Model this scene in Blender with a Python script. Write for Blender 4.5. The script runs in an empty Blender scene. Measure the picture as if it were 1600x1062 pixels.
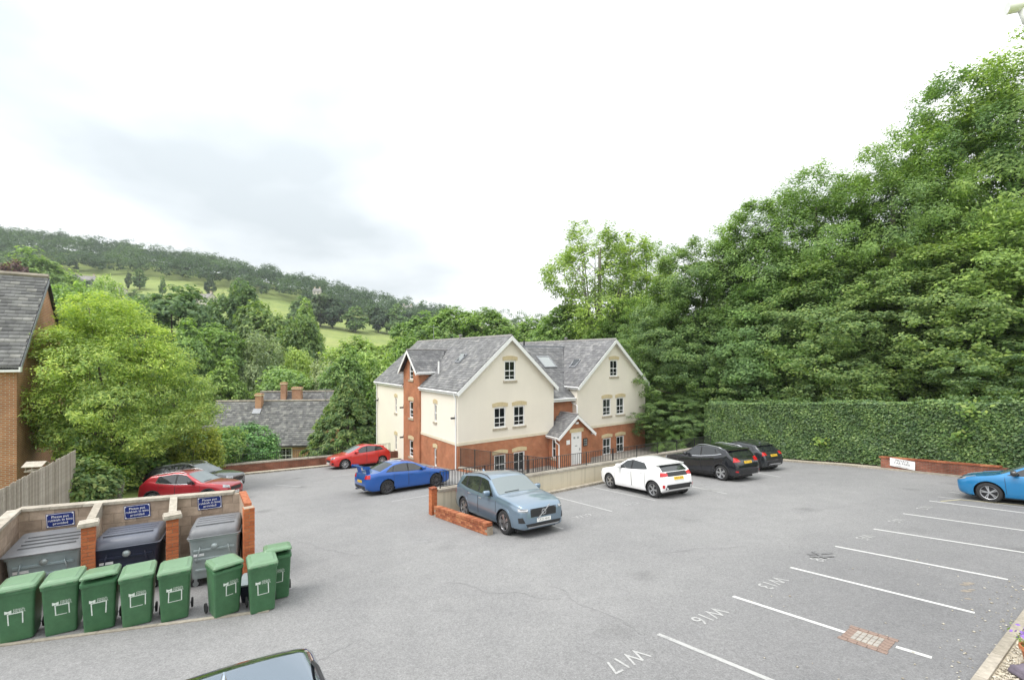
import bpy, bmesh, math, random
import numpy as np
from mathutils import Vector, Matrix
from mathutils.bvhtree import BVHTree
R = math.radians
scene = bpy.context.scene
col = scene.collection
random.seed(7)

# ------------------------------------------------------------------ camera
CAMZ = 3.77
cam = bpy.data.objects.new('camera', bpy.data.cameras.new('camera'))
col.objects.link(cam)
cam.location = (0, 0, CAMZ)
cam.rotation_euler = (R(90), 0, 0)
cam.data.sensor_width = 36
cam.data.lens = 15.75
cam.data.shift_y = 0.01625
cam.data.clip_start = 0.05
cam.data.clip_end = 6000
scene.camera = cam

# ------------------------------------------------------------------ sky
SUN_EL, SUN_AZ = R(58), R(-120)          # azimuth measured from +Y towards +X
world = bpy.data.worlds.new('World')
scene.world = world
world.use_nodes = True
nt = world.node_tree
for n in list(nt.nodes):
    nt.nodes.remove(n)
def wn(t, **k):
    n = nt.nodes.new(t)
    for a, b in k.items():
        setattr(n, a, b)
    return n
out = wn('ShaderNodeOutputWorld')
bg = wn('ShaderNodeBackground')
sky = wn('ShaderNodeTexSky')
sky.sky_type = 'NISHITA'
sky.sun_disc = False
sky.sun_elevation = SUN_EL
sky.sun_rotation = SUN_AZ
sky.air_density = 1.0
sky.dust_density = 2.0
tc = wn('ShaderNodeTexCoord')
sep = wn('ShaderNodeSeparateXYZ')
nt.links.new(tc.outputs['Generated'], sep.inputs[0])
def wm(op, a, b=None, c=None, clamp=False):
    n = wn('ShaderNodeMath', operation=op)
    n.use_clamp = clamp
    for i, v in enumerate((a, b, c)):
        if v is None:
            continue
        if isinstance(v, (int, float)):
            n.inputs[i].default_value = v
        else:
            nt.links.new(v, n.inputs[i])
    return n.outputs[0]
zc = wm('MAXIMUM', sep.outputs[2], 0.0)
den = wm('ADD', zc, 0.22)
px_ = wm('DIVIDE', sep.outputs[0], den)
py_ = wm('DIVIDE', sep.outputs[1], den)
cmb = wn('ShaderNodeCombineXYZ')
nt.links.new(px_, cmb.inputs[0]); nt.links.new(py_, cmb.inputs[1])
cmb.inputs[2].default_value = 6.01
rot = wn('ShaderNodeMapping')
rot.inputs['Rotation'].default_value = (0, 0, R(-24))
nt.links.new(cmb.outputs[0], rot.inputs['Vector'])
nz = wn('ShaderNodeTexNoise')
nz.inputs['Scale'].default_value = 0.30
nz.inputs['Detail'].default_value = 6
nz.inputs['Roughness'].default_value = 0.5
nz.inputs['Distortion'].default_value = 0.35
nt.links.new(rot.outputs[0], nz.inputs['Vector'])
rmp = wn('ShaderNodeValToRGB')
rmp.color_ramp.elements[0].position = 0.34
rmp.color_ramp.elements[0].color = (0.37, 0.402, 0.418, 1)
rmp.color_ramp.elements[1].position = 0.645
rmp.color_ramp.elements[1].color = (1.0, 1.0, 1.0, 1)
nt.links.new(nz.outputs['Fac'], rmp.inputs['Fac'])
# standard overcast luminance: the zenith is brighter than the horizon
lum = wm('MULTIPLY_ADD', zc, 1.05, 0.82)
vm = wn('ShaderNodeVectorMath', operation='SCALE')
nt.links.new(rmp.outputs[0], vm.inputs[0]); nt.links.new(lum, vm.inputs['Scale'])
skys = wn('ShaderNodeVectorMath', operation='SCALE')
nt.links.new(sky.outputs[0], skys.inputs[0]); skys.inputs['Scale'].default_value = 0.12
mix = wn('ShaderNodeMix', data_type='RGBA')
mix.inputs['Factor'].default_value = 0.95
nt.links.new(skys.outputs[0], mix.inputs['A']); nt.links.new(vm.outputs[0], mix.inputs['B'])
nt.links.new(mix.outputs['Result'], bg.inputs['Color'])
bg.inputs['Strength'].default_value = 1.0
nt.links.new(bg.outputs[0], out.inputs[0])

# ------------------------------------------------------------------ sun
sl = bpy.data.lights.new('sun', 'SUN')
sl.energy = 1.5
sl.angle = R(28)
sl.color = (1.0, 0.965, 0.91)
sun = bpy.data.objects.new('sun', sl)
col.objects.link(sun)
sd = Vector((math.sin(SUN_AZ) * math.cos(SUN_EL), math.cos(SUN_AZ) * math.cos(SUN_EL), math.sin(SUN_EL)))
sun.rotation_euler = sd.to_track_quat('Z', 'Y').to_euler()
sun.location = (0, 0, 60)

# ------------------------------------------------------------------ exposure
scene.view_settings.view_transform = 'Standard'
scene.view_settings.look = 'None'
scene.view_settings.exposure = 0.95
scene.view_settings.gamma = 1.0
scene.render.engine = 'CYCLES'
scene.cycles.max_bounces = 6
scene.cycles.diffuse_bounces = 3
scene.cycles.glossy_bounces = 3
scene.cycles.transmission_bounces = 4
scene.cycles.transparent_max_bounces = 6
scene.cycles.caustics_reflective = False
scene.cycles.caustics_refractive = False

# ------------------------------------------------------------------ the lie of the land
GX, GY = 0.03, -0.11
FD = Vector((math.cos(R(36)), math.sin(R(36)), 0))      # along the building's front
SD = Vector((-math.sin(R(36)), math.cos(R(36)), 0))     # along its side
def gz(x, y):
    return GX * x + GY * y
def gp(u, v, h=0.0):
    """surveyed point of the car park (photo pixel -> ground)"""
    x = (u - 800) / 700.0; y = (v - 557) / 700.0
    Y = (CAMZ - h) / (y + GX * x + GY)
    return Vector((x * Y, Y, GX * x * Y + GY * Y))

# ------------------------------------------------------------------ materials
MATS = {}
def _nodes(name):
    m = bpy.data.materials.new(name)
    m.use_nodes = True
    t = m.node_tree
    b = t.nodes['Principled BSDF']
    MATS[name] = m
    return m, t, b
def lk(t, a, b):
    t.links.new(a, b)
def noise(t, scale, detail=4, rough=0.55, coord='Object', vec=None, dim=None):
    n = t.nodes.new('ShaderNodeTexNoise')
    n.inputs['Scale'].default_value = scale
    n.inputs['Detail'].default_value = detail
    n.inputs['Roughness'].default_value = rough
    if vec is None:
        c = t.nodes.new('ShaderNodeTexCoord')
        vec = c.outputs[coord]
    lk(t, vec, n.inputs['Vector'])
    return n
def ramp(t, src, stops):
    r = t.nodes.new('ShaderNodeValToRGB')
    e = r.color_ramp.elements
    while len(e) < len(stops):
        e.new(0.5)
    for i, (p, c) in enumerate(stops):
        e[i].position = p
        e[i].color = (c[0], c[1], c[2], 1) if len(c) == 3 else c
    lk(t, src, r.inputs['Fac'])
    return r.outputs[0]
def mixc(t, fac, a, b, mode='MIX'):
    m = t.nodes.new('ShaderNodeMix')
    m.data_type = 'RGBA'; m.blend_type = mode
    for s, v in (('Factor', fac), ('A', a), ('B', b)):
        if isinstance(v, (int, float)):
            m.inputs[s].default_value = v
        elif isinstance(v, tuple):
            m.inputs[s].default_value = (v[0], v[1], v[2], 1)
        else:
            lk(t, v, m.inputs[s])
    return m.outputs['Result']
def bump(t, b, h, strength=0.3, dist=0.01):
    n = t.nodes.new('ShaderNodeBump')
    n.inputs['Strength'].default_value = strength
    n.inputs['Distance'].default_value = dist
    lk(t, h, n.inputs['Height']); lk(t, n.outputs[0], b.inputs['Normal'])
def plain(name, c, rough=0.5, metal=0.0, spec=0.5, var=0.0, vs=6.0, coat=0.0, bmp=0.0, bs=60):
    m, t, b = _nodes(name)
    b.inputs['Roughness'].default_value = rough
    b.inputs['Metallic'].default_value = metal
    b.inputs['Specular IOR Level'].default_value = spec
    b.inputs['Coat Weight'].default_value = coat
    b.inputs['Coat Roughness'].default_value = 0.04
    if var:
        n = noise(t, vs, 6, 0.65)
        lo = tuple(x * (1 - var) for x in c); hi = tuple(min(1, x * (1 + var)) for x in c)
        lk(t, ramp(t, n.outputs['Fac'], [(0.3, lo), (0.7, hi)]), b.inputs['Base Color'])
    else:
        b.inputs['Base Color'].default_value = (*c, 1)
    if bmp:
        n2 = noise(t, bs, 4)
        bump(t, b, n2.outputs['Fac'], bmp, 0.01)
    return m

def brickmat(name, c1, c2, mortar, bw=0.225, bh=0.075, msize=0.010, var=0.3, stain=None):
    m, t, b = _nodes(name)
    uv = t.nodes.new('ShaderNodeUVMap')
    br = t.nodes.new('ShaderNodeTexBrick')
    br.inputs['Scale'].default_value = 1
    br.inputs['Brick Width'].default_value = bw
    br.inputs['Row Height'].default_value = bh
    br.inputs['Mortar Size'].default_value = msize
    br.inputs['Mortar Smooth'].default_value = 0.2
    br.inputs['Color1'].default_value = (*c1, 1)
    br.inputs['Color2'].default_value = (*c2, 1)
    br.inputs['Mortar'].default_value = (*mortar, 1)
    lk(t, uv.outputs[0], br.inputs['Vector'])
    n = noise(t, 1.3, 5, 0.6)
    c = mixc(t, 1.0, br.outputs['Color'], ramp(t, n.outputs['Fac'], [(0.3, (1 - var,) * 3), (0.7, (1 + var * .4,) * 3)]), 'MULTIPLY')
    n2 = noise(t, 40, 3, 0.6)
    c = mixc(t, 1.0, c, ramp(t, n2.outputs['Fac'], [(0.3, (.82,) * 3), (0.7, (1.12,) * 3)]), 'MULTIPLY')
    lk(t, c, b.inputs['Base Color'])
    b.inputs['Roughness'].default_value = 0.88
    b.inputs['Specular IOR Level'].default_value = 0.25
    inv = t.nodes.new('ShaderNodeMath'); inv.operation = 'SUBTRACT'; inv.inputs[0].default_value = 1
    lk(t, br.outputs['Fac'], inv.inputs[1])
    bump(t, b, inv.outputs[0], 0.5, 0.006)
    return m

def islandmat(name, stops, rough=0.8, spec=0.3, noise_scale=8.0, nvar=0.25, bs=40, bstr=0.15):
    """each loose piece of the mesh gets its own tone"""
    m, t, b = _nodes(name)
    g = t.nodes.new('ShaderNodeNewGeometry')
    c = ramp(t, g.outputs['Random Per Island'], stops)
    n = noise(t, noise_scale, 5, 0.65)
    c = mixc(t, 1.0, c, ramp(t, n.outputs['Fac'], [(0.3, (1 - nvar,) * 3), (0.7, (1 + nvar * .6,) * 3)]), 'MULTIPLY')
    lk(t, c, b.inputs['Base Color'])
    b.inputs['Roughness'].default_value = rough
    b.inputs['Specular IOR Level'].default_value = spec
    n2 = noise(t, bs, 3)
    bump(t, b, n2.outputs['Fac'], bstr, 0.01)
    return m

def objmat(name, stops, rough=0.85, spec=0.25, noise_scale=9.0, nvar=0.3, bs=50, bstr=0.4):
    """each object gets its own tone"""
    m, t, b = _nodes(name)
    g = t.nodes.new('ShaderNodeObjectInfo')
    c = ramp(t, g.outputs['Random'], stops)
    n = noise(t, noise_scale, 6, 0.7)
    c = mixc(t, 1.0, c, ramp(t, n.outputs['Fac'], [(0.3, (1 - nvar,) * 3), (0.7, (1 + nvar * .6,) * 3)]), 'MULTIPLY')
    lk(t, c, b.inputs['Base Color'])
    b.inputs['Roughness'].default_value = rough
    b.inputs['Specular IOR Level'].default_value = spec
    n2 = noise(t, bs, 4)
    bump(t, b, n2.outputs['Fac'], bstr, 0.01)
    return m

def leafmat(name, dark, mid, light, trans=0.45, rough=0.55, bigvar=0.25, bigscale=0.35, gain=1.95):
    dark, mid, light = [(c[0] * gain * 1.07, c[1] * gain * 1.02, c[2] * gain * 1.10) for c in (dark, mid, light)]
    m, t, b = _nodes(name)
    g = t.nodes.new('ShaderNodeNewGeometry')
    c = ramp(t, g.outputs['Random Per Island'], [(0.0, dark), (0.5, mid), (1.0, light)])
    n = noise(t, bigscale, 3, 0.6)
    c = mixc(t, 1.0, c, ramp(t, n.outputs['Fac'], [(0.35, (1 - bigvar, 1 - bigvar, 1 - bigvar * .6)), (0.65, (1 + bigvar * .8, 1 + bigvar * .5, 1))]), 'MULTIPLY')
    oi = t.nodes.new('ShaderNodeObjectInfo')
    c = mixc(t, 1.0, c, ramp(t, oi.outputs['Random'], [(0.0, (.78, .84, .84)), (0.5, (1, 1, 1)), (1.0, (1.22, 1.12, .95))]), 'MULTIPLY')
    lk(t, c, b.inputs['Base Color'])
    b.inputs['Roughness'].default_value = rough
    b.inputs['Specular IOR Level'].default_value = 0.35
    tr = t.nodes.new('ShaderNodeBsdfTranslucent')
    lk(t, mixc(t, 1.0, c, (1.15, 1.2, 0.6), 'MULTIPLY'), tr.inputs['Color'])
    mx = t.nodes.new('ShaderNodeMixShader')
    mx.inputs[0].default_value = trans
    o = t.nodes['Material Output']
    lk(t, b.outputs[0], mx.inputs[1]); lk(t, tr.outputs[0], mx.inputs[2]); lk(t, mx.outputs[0], o.inputs['Surface'])
    return m

def asphalt():
    m, t, b = _nodes('asphalt')
    c = t.nodes.new('ShaderNodeTexCoord')
    big = noise(t, 0.16, 5, 0.6, 'Object')
    mid = noise(t, 1.4, 6, 0.7, 'Object')
    fine = noise(t, 120, 2, 0.7, 'Object')
    fine2 = noise(t, 38, 3, 0.7, 'Object')
    base = ramp(t, big.outputs['Fac'], [(0.33, (0.212, 0.211, 0.211)), (0.66, (0.246, 0.244, 0.242))])
    base = mixc(t, 1.0, base, ramp(t, mid.outputs['Fac'], [(0.28, (.91, .91, .915)), (0.72, (1.07, 1.07, 1.065))]), 'MULTIPLY')
    base = mixc(t, 1.0, base, ramp(t, fine2.outputs['Fac'], [(0.3, (.74,) * 3), (0.7, (1.24,) * 3)]), 'MULTIPLY')
    grit = noise(t, 14, 3, 0.75, 'Object')
    base = mixc(t, 1.0, base, ramp(t, grit.outputs['Fac'], [(0.3, (.88,) * 3), (0.7, (1.12,) * 3)]), 'MULTIPLY')
    base = mixc(t, 1.0, base, ramp(t, fine.outputs['Fac'], [(0.25, (.70,) * 3), (0.55, (1.0,) * 3), (0.78, (1.35,) * 3)]), 'MULTIPLY')
    # the bays on the right are less bleached than the lane
    sp = t.nodes.new('ShaderNodeSeparateXYZ'); lk(t, c.outputs['Object'], sp.inputs[0])
    def mth(op, a, bb):
        n = t.nodes.new('ShaderNodeMath'); n.operation = op
        for i, v in enumerate((a, bb)):
            if isinstance(v, (int, float)): n.inputs[i].default_value = v
            else: lk(t, v, n.inputs[i])
        return n.outputs[0]
    # distance across the rows (towards the bays = positive)
    d = mth('ADD', mth('MULTIPLY', sp.outputs[0], 0.588), mth('MULTIPLY', sp.outputs[1], -0.809))
    d = mth('ADD', d, mth('MULTIPLY', mth('SUBTRACT', mid.outputs['Fac'], 0.5), 1.6))
    base = mixc(t, 1.0, base, ramp(t, mth('ADD', mth('MULTIPLY', d, 0.1), 0.75), [(0.0, (1.0,) * 3), (0.18, (1.0,) * 3), (0.5, (.80, .80, .81)), (1.0, (.74, .74, .76))]), 'MULTIPLY')
    # oil drips
    v = t.nodes.new('ShaderNodeTexVoronoi'); v.inputs['Scale'].default_value = 0.42
    lk(t, c.outputs['Object'], v.inputs['Vector'])
    dist = mth('ADD', v.outputs['Distance'], mth('MULTIPLY', mth('SUBTRACT', mid.outputs['Fac'], .5), .25))
    base = mixc(t, 1.0, base, ramp(t, dist, [(0.0, (.72, .72, .72)), (0.10, (.9, .9, .9)), (0.2, (1, 1, 1))]), 'MULTIPLY')
    lk(t, base, b.inputs['Base Color'])
    b.inputs['Roughness'].default_value = 0.9
    b.inputs['Specular IOR Level'].default_value = 0.25
    bump(t, b, fine.outputs['Fac'], 0.35, 0.006)
    return m

asphalt()
def grassmat():
    m, t, b = _nodes('grass')
    n1 = noise(t, 0.012, 5, 0.6); n2 = noise(t, 0.12, 6, 0.7); n3 = noise(t, 2.2, 4, 0.7)
    c = ramp(t, n1.outputs['Fac'], [(0.3, (0.175, 0.235, 0.075)), (0.55, (0.235, 0.285, 0.10)), (0.75, (0.30, 0.31, 0.14))])
    c = mixc(t, 1.0, c, ramp(t, n2.outputs['Fac'], [(0.3, (.72, .78, .75)), (0.7, (1.15, 1.1, 1.0))]), 'MULTIPLY')
    c = mixc(t, 1.0, c, ramp(t, n3.outputs['Fac'], [(0.3, (.75,) * 3), (0.7, (1.15,) * 3)]), 'MULTIPLY')
    lk(t, c, b.inputs['Base Color'])
    b.inputs['Roughness'].default_value = 0.95
    b.inputs['Specular IOR Level'].default_value = 0.1
    bump(t, b, n3.outputs['Fac'], 0.5, 0.1)
grassmat()
def rendermat(name, c, streak=0.25):
    m, t, b = _nodes(name)
    n = noise(t, 0.5, 5, 0.6)
    co = ramp(t, n.outputs['Fac'], [(0.3, tuple(x * .93 for x in c)), (0.7, c)])
    tcn = t.nodes.new('ShaderNodeTexCoord')
    mp = t.nodes.new('ShaderNodeMapping'); mp.inputs['Scale'].default_value = (3.0, 3.0, 0.12)
    lk(t, tcn.outputs['Object'], mp.inputs['Vector'])
    n2 = noise(t, 1.6, 5, 0.6, vec=mp.outputs[0])
    co = mixc(t, 1.0, co, ramp(t, n2.outputs['Fac'], [(0.30, (1 - streak, 1 - streak, 1 - streak * 1.1)), (0.5, (1, 1, 1))]), 'MULTIPLY')
    lk(t, co, b.inputs['Base Color'])
    b.inputs['Roughness'].default_value = 0.92
    b.inputs['Specular IOR Level'].default_value = 0.2
    n3 = noise(t, 90, 3)
    bump(t, b, n3.outputs['Fac'], 0.25, 0.006)
rendermat('cream_render', (0.80, 0.742, 0.648), 0.012)
plain('hill_stone', (0.55, 0.52, 0.45), .9, var=.1, vs=.5)
rendermat('wall_render', (0.60, 0.54, 0.42), 0.26)
plain('course_stone', (0.66, 0.59, 0.46), .9, var=.08, vs=3)
brickmat('house_brick', (0.48, 0.165, 0.072), (0.41, 0.125, 0.054), (0.42, 0.29, 0.20))
brickmat('orange_brick', (0.46, 0.195, 0.085), (0.38, 0.145, 0.062), (0.44, 0.37, 0.28), msize=0.012)
brickmat('red_wall_brick', (0.30, 0.10, 0.06), (0.22, 0.075, 0.05), (0.22, 0.17, 0.13), var=.55)
islandmat('slate', [(0.0, (0.165, 0.165, 0.172)), (0.4, (0.20, 0.20, 0.206)), (0.8, (0.24, 0.24, 0.243)), (1.0, (0.31, 0.305, 0.30))], rough=0.6, spec=0.35, noise_scale=1.6, nvar=.3)
islandmat('stone_slate', [(0.0, (0.12, 0.12, 0.122)), (0.4, (0.16, 0.16, 0.16)), (0.8, (0.20, 0.20, 0.195)), (1.0, (0.27, 0.265, 0.25))], rough=0.8, noise_scale=2.2, nvar=.4)
plain('slate_bed', (0.05, 0.05, 0.055), 0.9)
plain('ridge_tile', (0.21, 0.20, 0.195), 0.85, var=.3, vs=4)
plain('lichen_ridge', (0.26, 0.23, 0.19), 0.9, var=.4, vs=3)
plain('white_upvc', (0.80, 0.80, 0.80), 0.35, var=.03)
plain('buff_stone', (0.56, 0.46, 0.28), 0.85, var=.12, vs=5, bmp=.2)
plain('pale_stone', (0.46, 0.41, 0.32), 0.9, var=.25, vs=4, bmp=.4)
plain('sill_stone', (0.40, 0.35, 0.27), 0.9, var=.25, vs=7, bmp=.3)
plain('black_iron', (0.02, 0.021, 0.023), 0.45)
plain('grey_metal', (0.33, 0.35, 0.36), 0.4, metal=.6, var=.15)
plain('lead', (0.23, 0.24, 0.26), 0.55, var=.2)
plain('paving', (0.30, 0.28, 0.25), 0.9, var=.2, vs=2, bmp=.2)
plain('door_white', (0.78, 0.78, 0.78), 0.4, var=.03)
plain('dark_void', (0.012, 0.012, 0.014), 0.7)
def panemat():
    m, t, b = _nodes('window_glass')
    b.inputs['Base Color'].default_value = (0.02, 0.024, 0.026, 1); b.inputs['Roughness'].default_value = .05; b.inputs['IOR'].default_value = 1.6
    tr = t.nodes.new('ShaderNodeBsdfTransparent'); tr.inputs[0].default_value = (.86, .90, .90, 1)
    mx = t.nodes.new('ShaderNodeMixShader'); mx.inputs[0].default_value = .62
    lk(t, b.outputs[0], mx.inputs[1]); lk(t, tr.outputs[0], mx.inputs[2]); lk(t, mx.outputs[0], t.nodes['Material Output'].inputs['Surface'])
panemat()
plain('curtain', (0.62, 0.60, 0.55), 0.9, var=.1, vs=12)
def wornpaint(name, c, thr):
    m, t, b = _nodes(name)
    n = noise(t, 26, 5, .75); n2 = noise(t, 2.0, 3, .6)
    s_ = mixc(t, .35, n.outputs['Fac'], n2.outputs['Fac'])
    lk(t, ramp(t, s_, [(thr - .10, (0.23, 0.23, 0.228)), (thr + .02, tuple(x * .86 for x in c)), (.75, c)]), b.inputs['Base Color'])
    b.inputs['Roughness'].default_value = .85; b.inputs['Specular IOR Level'].default_value = .25
wornpaint('white_paint', (0.56, 0.56, 0.545), .40)
wornpaint('worn_paint', (0.44, 0.44, 0.43), .47)
plain('faint_paint', (0.33, 0.33, 0.325), 0.9, var=.15, vs=30)
plain('yellow_paint', (0.42, 0.38, 0.24), 0.85, var=.2, vs=20)
objmat('kerb_stone', [(0, (0.30, 0.27, 0.22)), (1, (0.40, 0.36, 0.30))])
objmat('clay_brick', [(0, (0.24, 0.075, 0.04)), (.5, (0.38, 0.135, 0.065)), (1, (0.46, 0.20, 0.10))], nvar=.45, noise_scale=14)
objmat('pillar_brick', [(0, (0.38, 0.11, 0.045)), (.5, (0.44, 0.135, 0.055)), (1, (0.50, 0.17, 0.07))], nvar=.2, noise_scale=16)
plain('mortar', (0.30, 0.25, 0.19), 0.95, var=.2, vs=12)
objmat('recon_block', [(0, (0.33, 0.255, 0.195)), (.5, (0.41, 0.32, 0.25)), (1, (0.49, 0.39, 0.30))], nvar=.28, noise_scale=5)
objmat('coping', [(0, (0.33, 0.295, 0.245)), (1, (0.42, 0.385, 0.325))], nvar=.35, noise_scale=11)
objmat('fence_wood', [(0, (0.27, 0.235, 0.19)), (.5, (0.36, 0.325, 0.27)), (1, (0.44, 0.40, 0.34))], nvar=.3, noise_scale=6)
plain('bark', (0.13, 0.105, 0.08), 0.95, var=.4, vs=7, bmp=.6, bs=22)
plain('pale_bark', (0.19, 0.175, 0.15), 0.95, var=.35, vs=7, bmp=.5, bs=22)
plain('earth', (0.13, 0.10, 0.07), 0.95, var=.3, vs=3, bmp=.4, bs=14)
islandmat('gravel', [(0, (0.30, 0.26, 0.20)), (.5, (0.46, 0.42, 0.34)), (1, (0.62, 0.58, 0.50))], rough=.9, nvar=.1)

# ------------------------------------------------------------------ mesh helpers
class MB:
    def __init__(s):
        s.v = []; s.f = []; s.m = []
    def add(s, vs, fs, mi=0):
        o = len(s.v)
        s.v.extend([tuple(p) for p in vs])
        for f in fs:
            s.f.append([i + o for i in f]); s.m.append(mi)
        return s
    def box(s, a, b, mi=0, M=None):
        x0, y0, z0 = a; x1, y1, z1 = b
        vs = [(x0, y0, z0), (x1, y0, z0), (x1, y1, z0), (x0, y1, z0), (x0, y0, z1), (x1, y0, z1), (x1, y1, z1), (x0, y1, z1)]
        if M is not None:
            vs = [M @ Vector(p) for p in vs]
        return s.add(vs, [(0, 3, 2, 1), (4, 5, 6, 7), (0, 1, 5, 4), (1, 2, 6, 5), (2, 3, 7, 6), (3, 0, 4, 7)], mi)
    def tube(s, pts, rad, n=8, mi=0, cap=True):
        pts = [Vector(p) for p in pts]
        if not isinstance(rad, (list, tuple)):
            rad = [rad] * len(pts)
        o = len(s.v); ref = None
        for i, p in enumerate(pts):
            d = (pts[min(i + 1, len(pts) - 1)] - pts[max(i - 1, 0)])
            d = d.normalized() if d.length > 1e-9 else Vector((0, 0, 1))
            if ref is None:
                ref = Vector((1, 0, 0)) if abs(d.x) < .8 else Vector((0, 1, 0))
            a = (ref - d * ref.dot(d)).normalized(); b = d.cross(a); ref = a
            for k in range(n):
                t = 2 * math.pi * k / n
                s.v.append(tuple(p + (a * math.cos(t) + b * math.sin(t)) * rad[i]))
        for i in range(len(pts) - 1):
            for k in range(n):
                k2 = (k + 1) % n
                s.f.append([o + i * n + k, o + i * n + k2, o + (i + 1) * n + k2, o + (i + 1) * n + k]); s.m.append(mi)
        if cap:
            s.f.append([o + k for k in reversed(range(n))]); s.m.append(mi)
            s.f.append([o + (len(pts) - 1) * n + k for k in range(n)]); s.m.append(mi)
        return s
    def prism(s, poly, d, mi=0):
        """poly: list of 3D points (planar), extruded by vector d"""
        n = len(poly); d = Vector(d)
        vs = [Vector(p) for p in poly] + [Vector(p) + d for p in poly]
        fs = [list(range(n)), list(reversed(range(n, 2 * n)))]
        for i in range(n):
            j = (i + 1) % n
            fs.append([i, i + n, j + n, j])
        return s.add(vs, fs, mi)
    def lathe(s, prof, n=20, axis='z', mi=0, M=None):
        o = len(s.v)
        for (r, h) in prof:
            for k in range(n):
                t = 2 * math.pi * k / n
                p = (r * math.cos(t), r * math.sin(t), h)
                if axis == 'y':
                    p = (p[0], p[2], p[1])
                if M is not None:
                    p = tuple(M @ Vector(p))
                s.v.append(p)
        for i in range(len(prof) - 1):
            for k in range(n):
                k2 = (k + 1) % n
                s.f.append([o + i * n + k, o + i * n + k2, o + (i + 1) * n + k2, o + (i + 1) * n + k]); s.m.append(mi)
        return s
    def build(s, name, mat, parent=None, smooth=False, sharp=None, recalc=True):
        me = bpy.data.meshes.new(name)
        me.from_pydata(s.v, [], s.f)
        mats = mat if isinstance(mat, (list, tuple)) else [mat]
        for m in mats:
            me.materials.append(MATS[m] if isinstance(m, str) else m)
        if len(mats) > 1:
            me.polygons.foreach_set('material_index', s.m)
        if recalc:
            bm = bmesh.new(); bm.from_mesh(me)
            bmesh.ops.recalc_face_normals(bm, faces=bm.faces)
            bm.to_mesh(me); bm.free()
        boxuv(me)
        if smooth:
            me.polygons.foreach_set('use_smooth', [True] * len(me.polygons))
            if sharp:
                me.set_sharp_from_angle(angle=R(sharp))
        me.update()
        return link(name, me, parent)
def boxuv(me):
    n = len(me.loops)
    if not n:
        return
    uv = me.uv_layers.new(name='UVMap')
    co = np.empty(len(me.vertices) * 3, np.float32); me.vertices.foreach_get('co', co); co = co.reshape(-1, 3)
    vi = np.empty(n, np.int32); me.loops.foreach_get('vertex_index', vi)
    nn = np.empty(len(me.polygons) * 3, np.float32); me.polygons.foreach_get('normal', nn); nn = np.abs(nn.reshape(-1, 3))
    tot = np.empty(len(me.polygons), np.int32); me.polygons.foreach_get('loop_total', tot)
    ln = np.repeat(nn, tot, axis=0); lc = co[vi]
    ax = np.argmax(ln, axis=1)
    u = np.where(ax == 0, lc[:, 1], lc[:, 0]); v = np.where(ax == 2, lc[:, 1], lc[:, 2])
    uv.data.foreach_set('uv', np.stack([u, v], 1).astype(np.float32).ravel())
def link(name, data, parent=None):
    o = bpy.data.objects.new(name, data)
    col.objects.link(o)
    if parent is not None:
        o.parent = parent
    return o
def tag(o, label=None, cat=None, group=None, kind=None):
    if label: o['label'] = label
    if cat: o['category'] = cat
    if group: o['group'] = group
    if kind: o['kind'] = kind
    return o
def thing(name, label, cat, loc=(0, 0, 0), rz=0.0, group=None):
    o = bpy.data.objects.new(name, None)
    col.objects.link(o)
    o.empty_display_size = 0.2
    o.location = loc; o.rotation_euler = (0, 0, rz)
    return tag(o, label, cat, group)
KIDS = {}
def dup(o, parent=None):
    c = o.copy(); col.objects.link(c)
    c.parent = parent
    for ch in [x for x in o.children]:
        dup(ch, c)
    return c
def clone(name, src, parent, loc, rot=None, scale=None):
    o = bpy.data.objects.new(name, src)
    col.objects.link(o); o.parent = parent; o.location = loc
    if rot is not None: o.rotation_euler = rot
    if scale is not None: o.scale = scale
    return o
def meshdata(mb, name, mat, **k):
    o = mb.build(name, mat, **k); me = o.data
    bpy.data.objects.remove(o)
    return me
def frame(ex, ey, org):
    ex = Vector(ex).normalized(); ey = Vector(ey).normalized(); ez = ex.cross(ey)
    return Matrix(((ex.x, ey.x, ez.x, org[0]), (ex.y, ey.y, ez.y, org[1]), (ex.z, ey.z, ez.z, org[2]), (0, 0, 0, 1)))
def text(name, s, size, mat, parent, M, align='CENTER', spacing=1.0, line=1.0, depth=0.0, sx=1.0):
    c = bpy.data.curves.new(name, 'FONT')
    c.body = s; c.size = size; c.align_x = align; c.align_y = 'CENTER'; c.space_character = spacing; c.space_line = line
    c.extrude = depth; c.resolution_u = 2
    o = bpy.data.objects.new(name, c)
    col.objects.link(o)
    dg = bpy.context.evaluated_depsgraph_get(); dg.update()
    me = bpy.data.meshes.new_from_object(o.evaluated_get(dg), depsgraph=dg)
    me.materials.clear(); me.materials.append(MATS[mat]); me.name = name
    bpy.data.objects.remove(o); bpy.data.curves.remove(c)
    o = link(name, me, parent)
    o.matrix_local = M @ Matrix.Diagonal((sx, 1, 1, 1))
    return o
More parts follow.
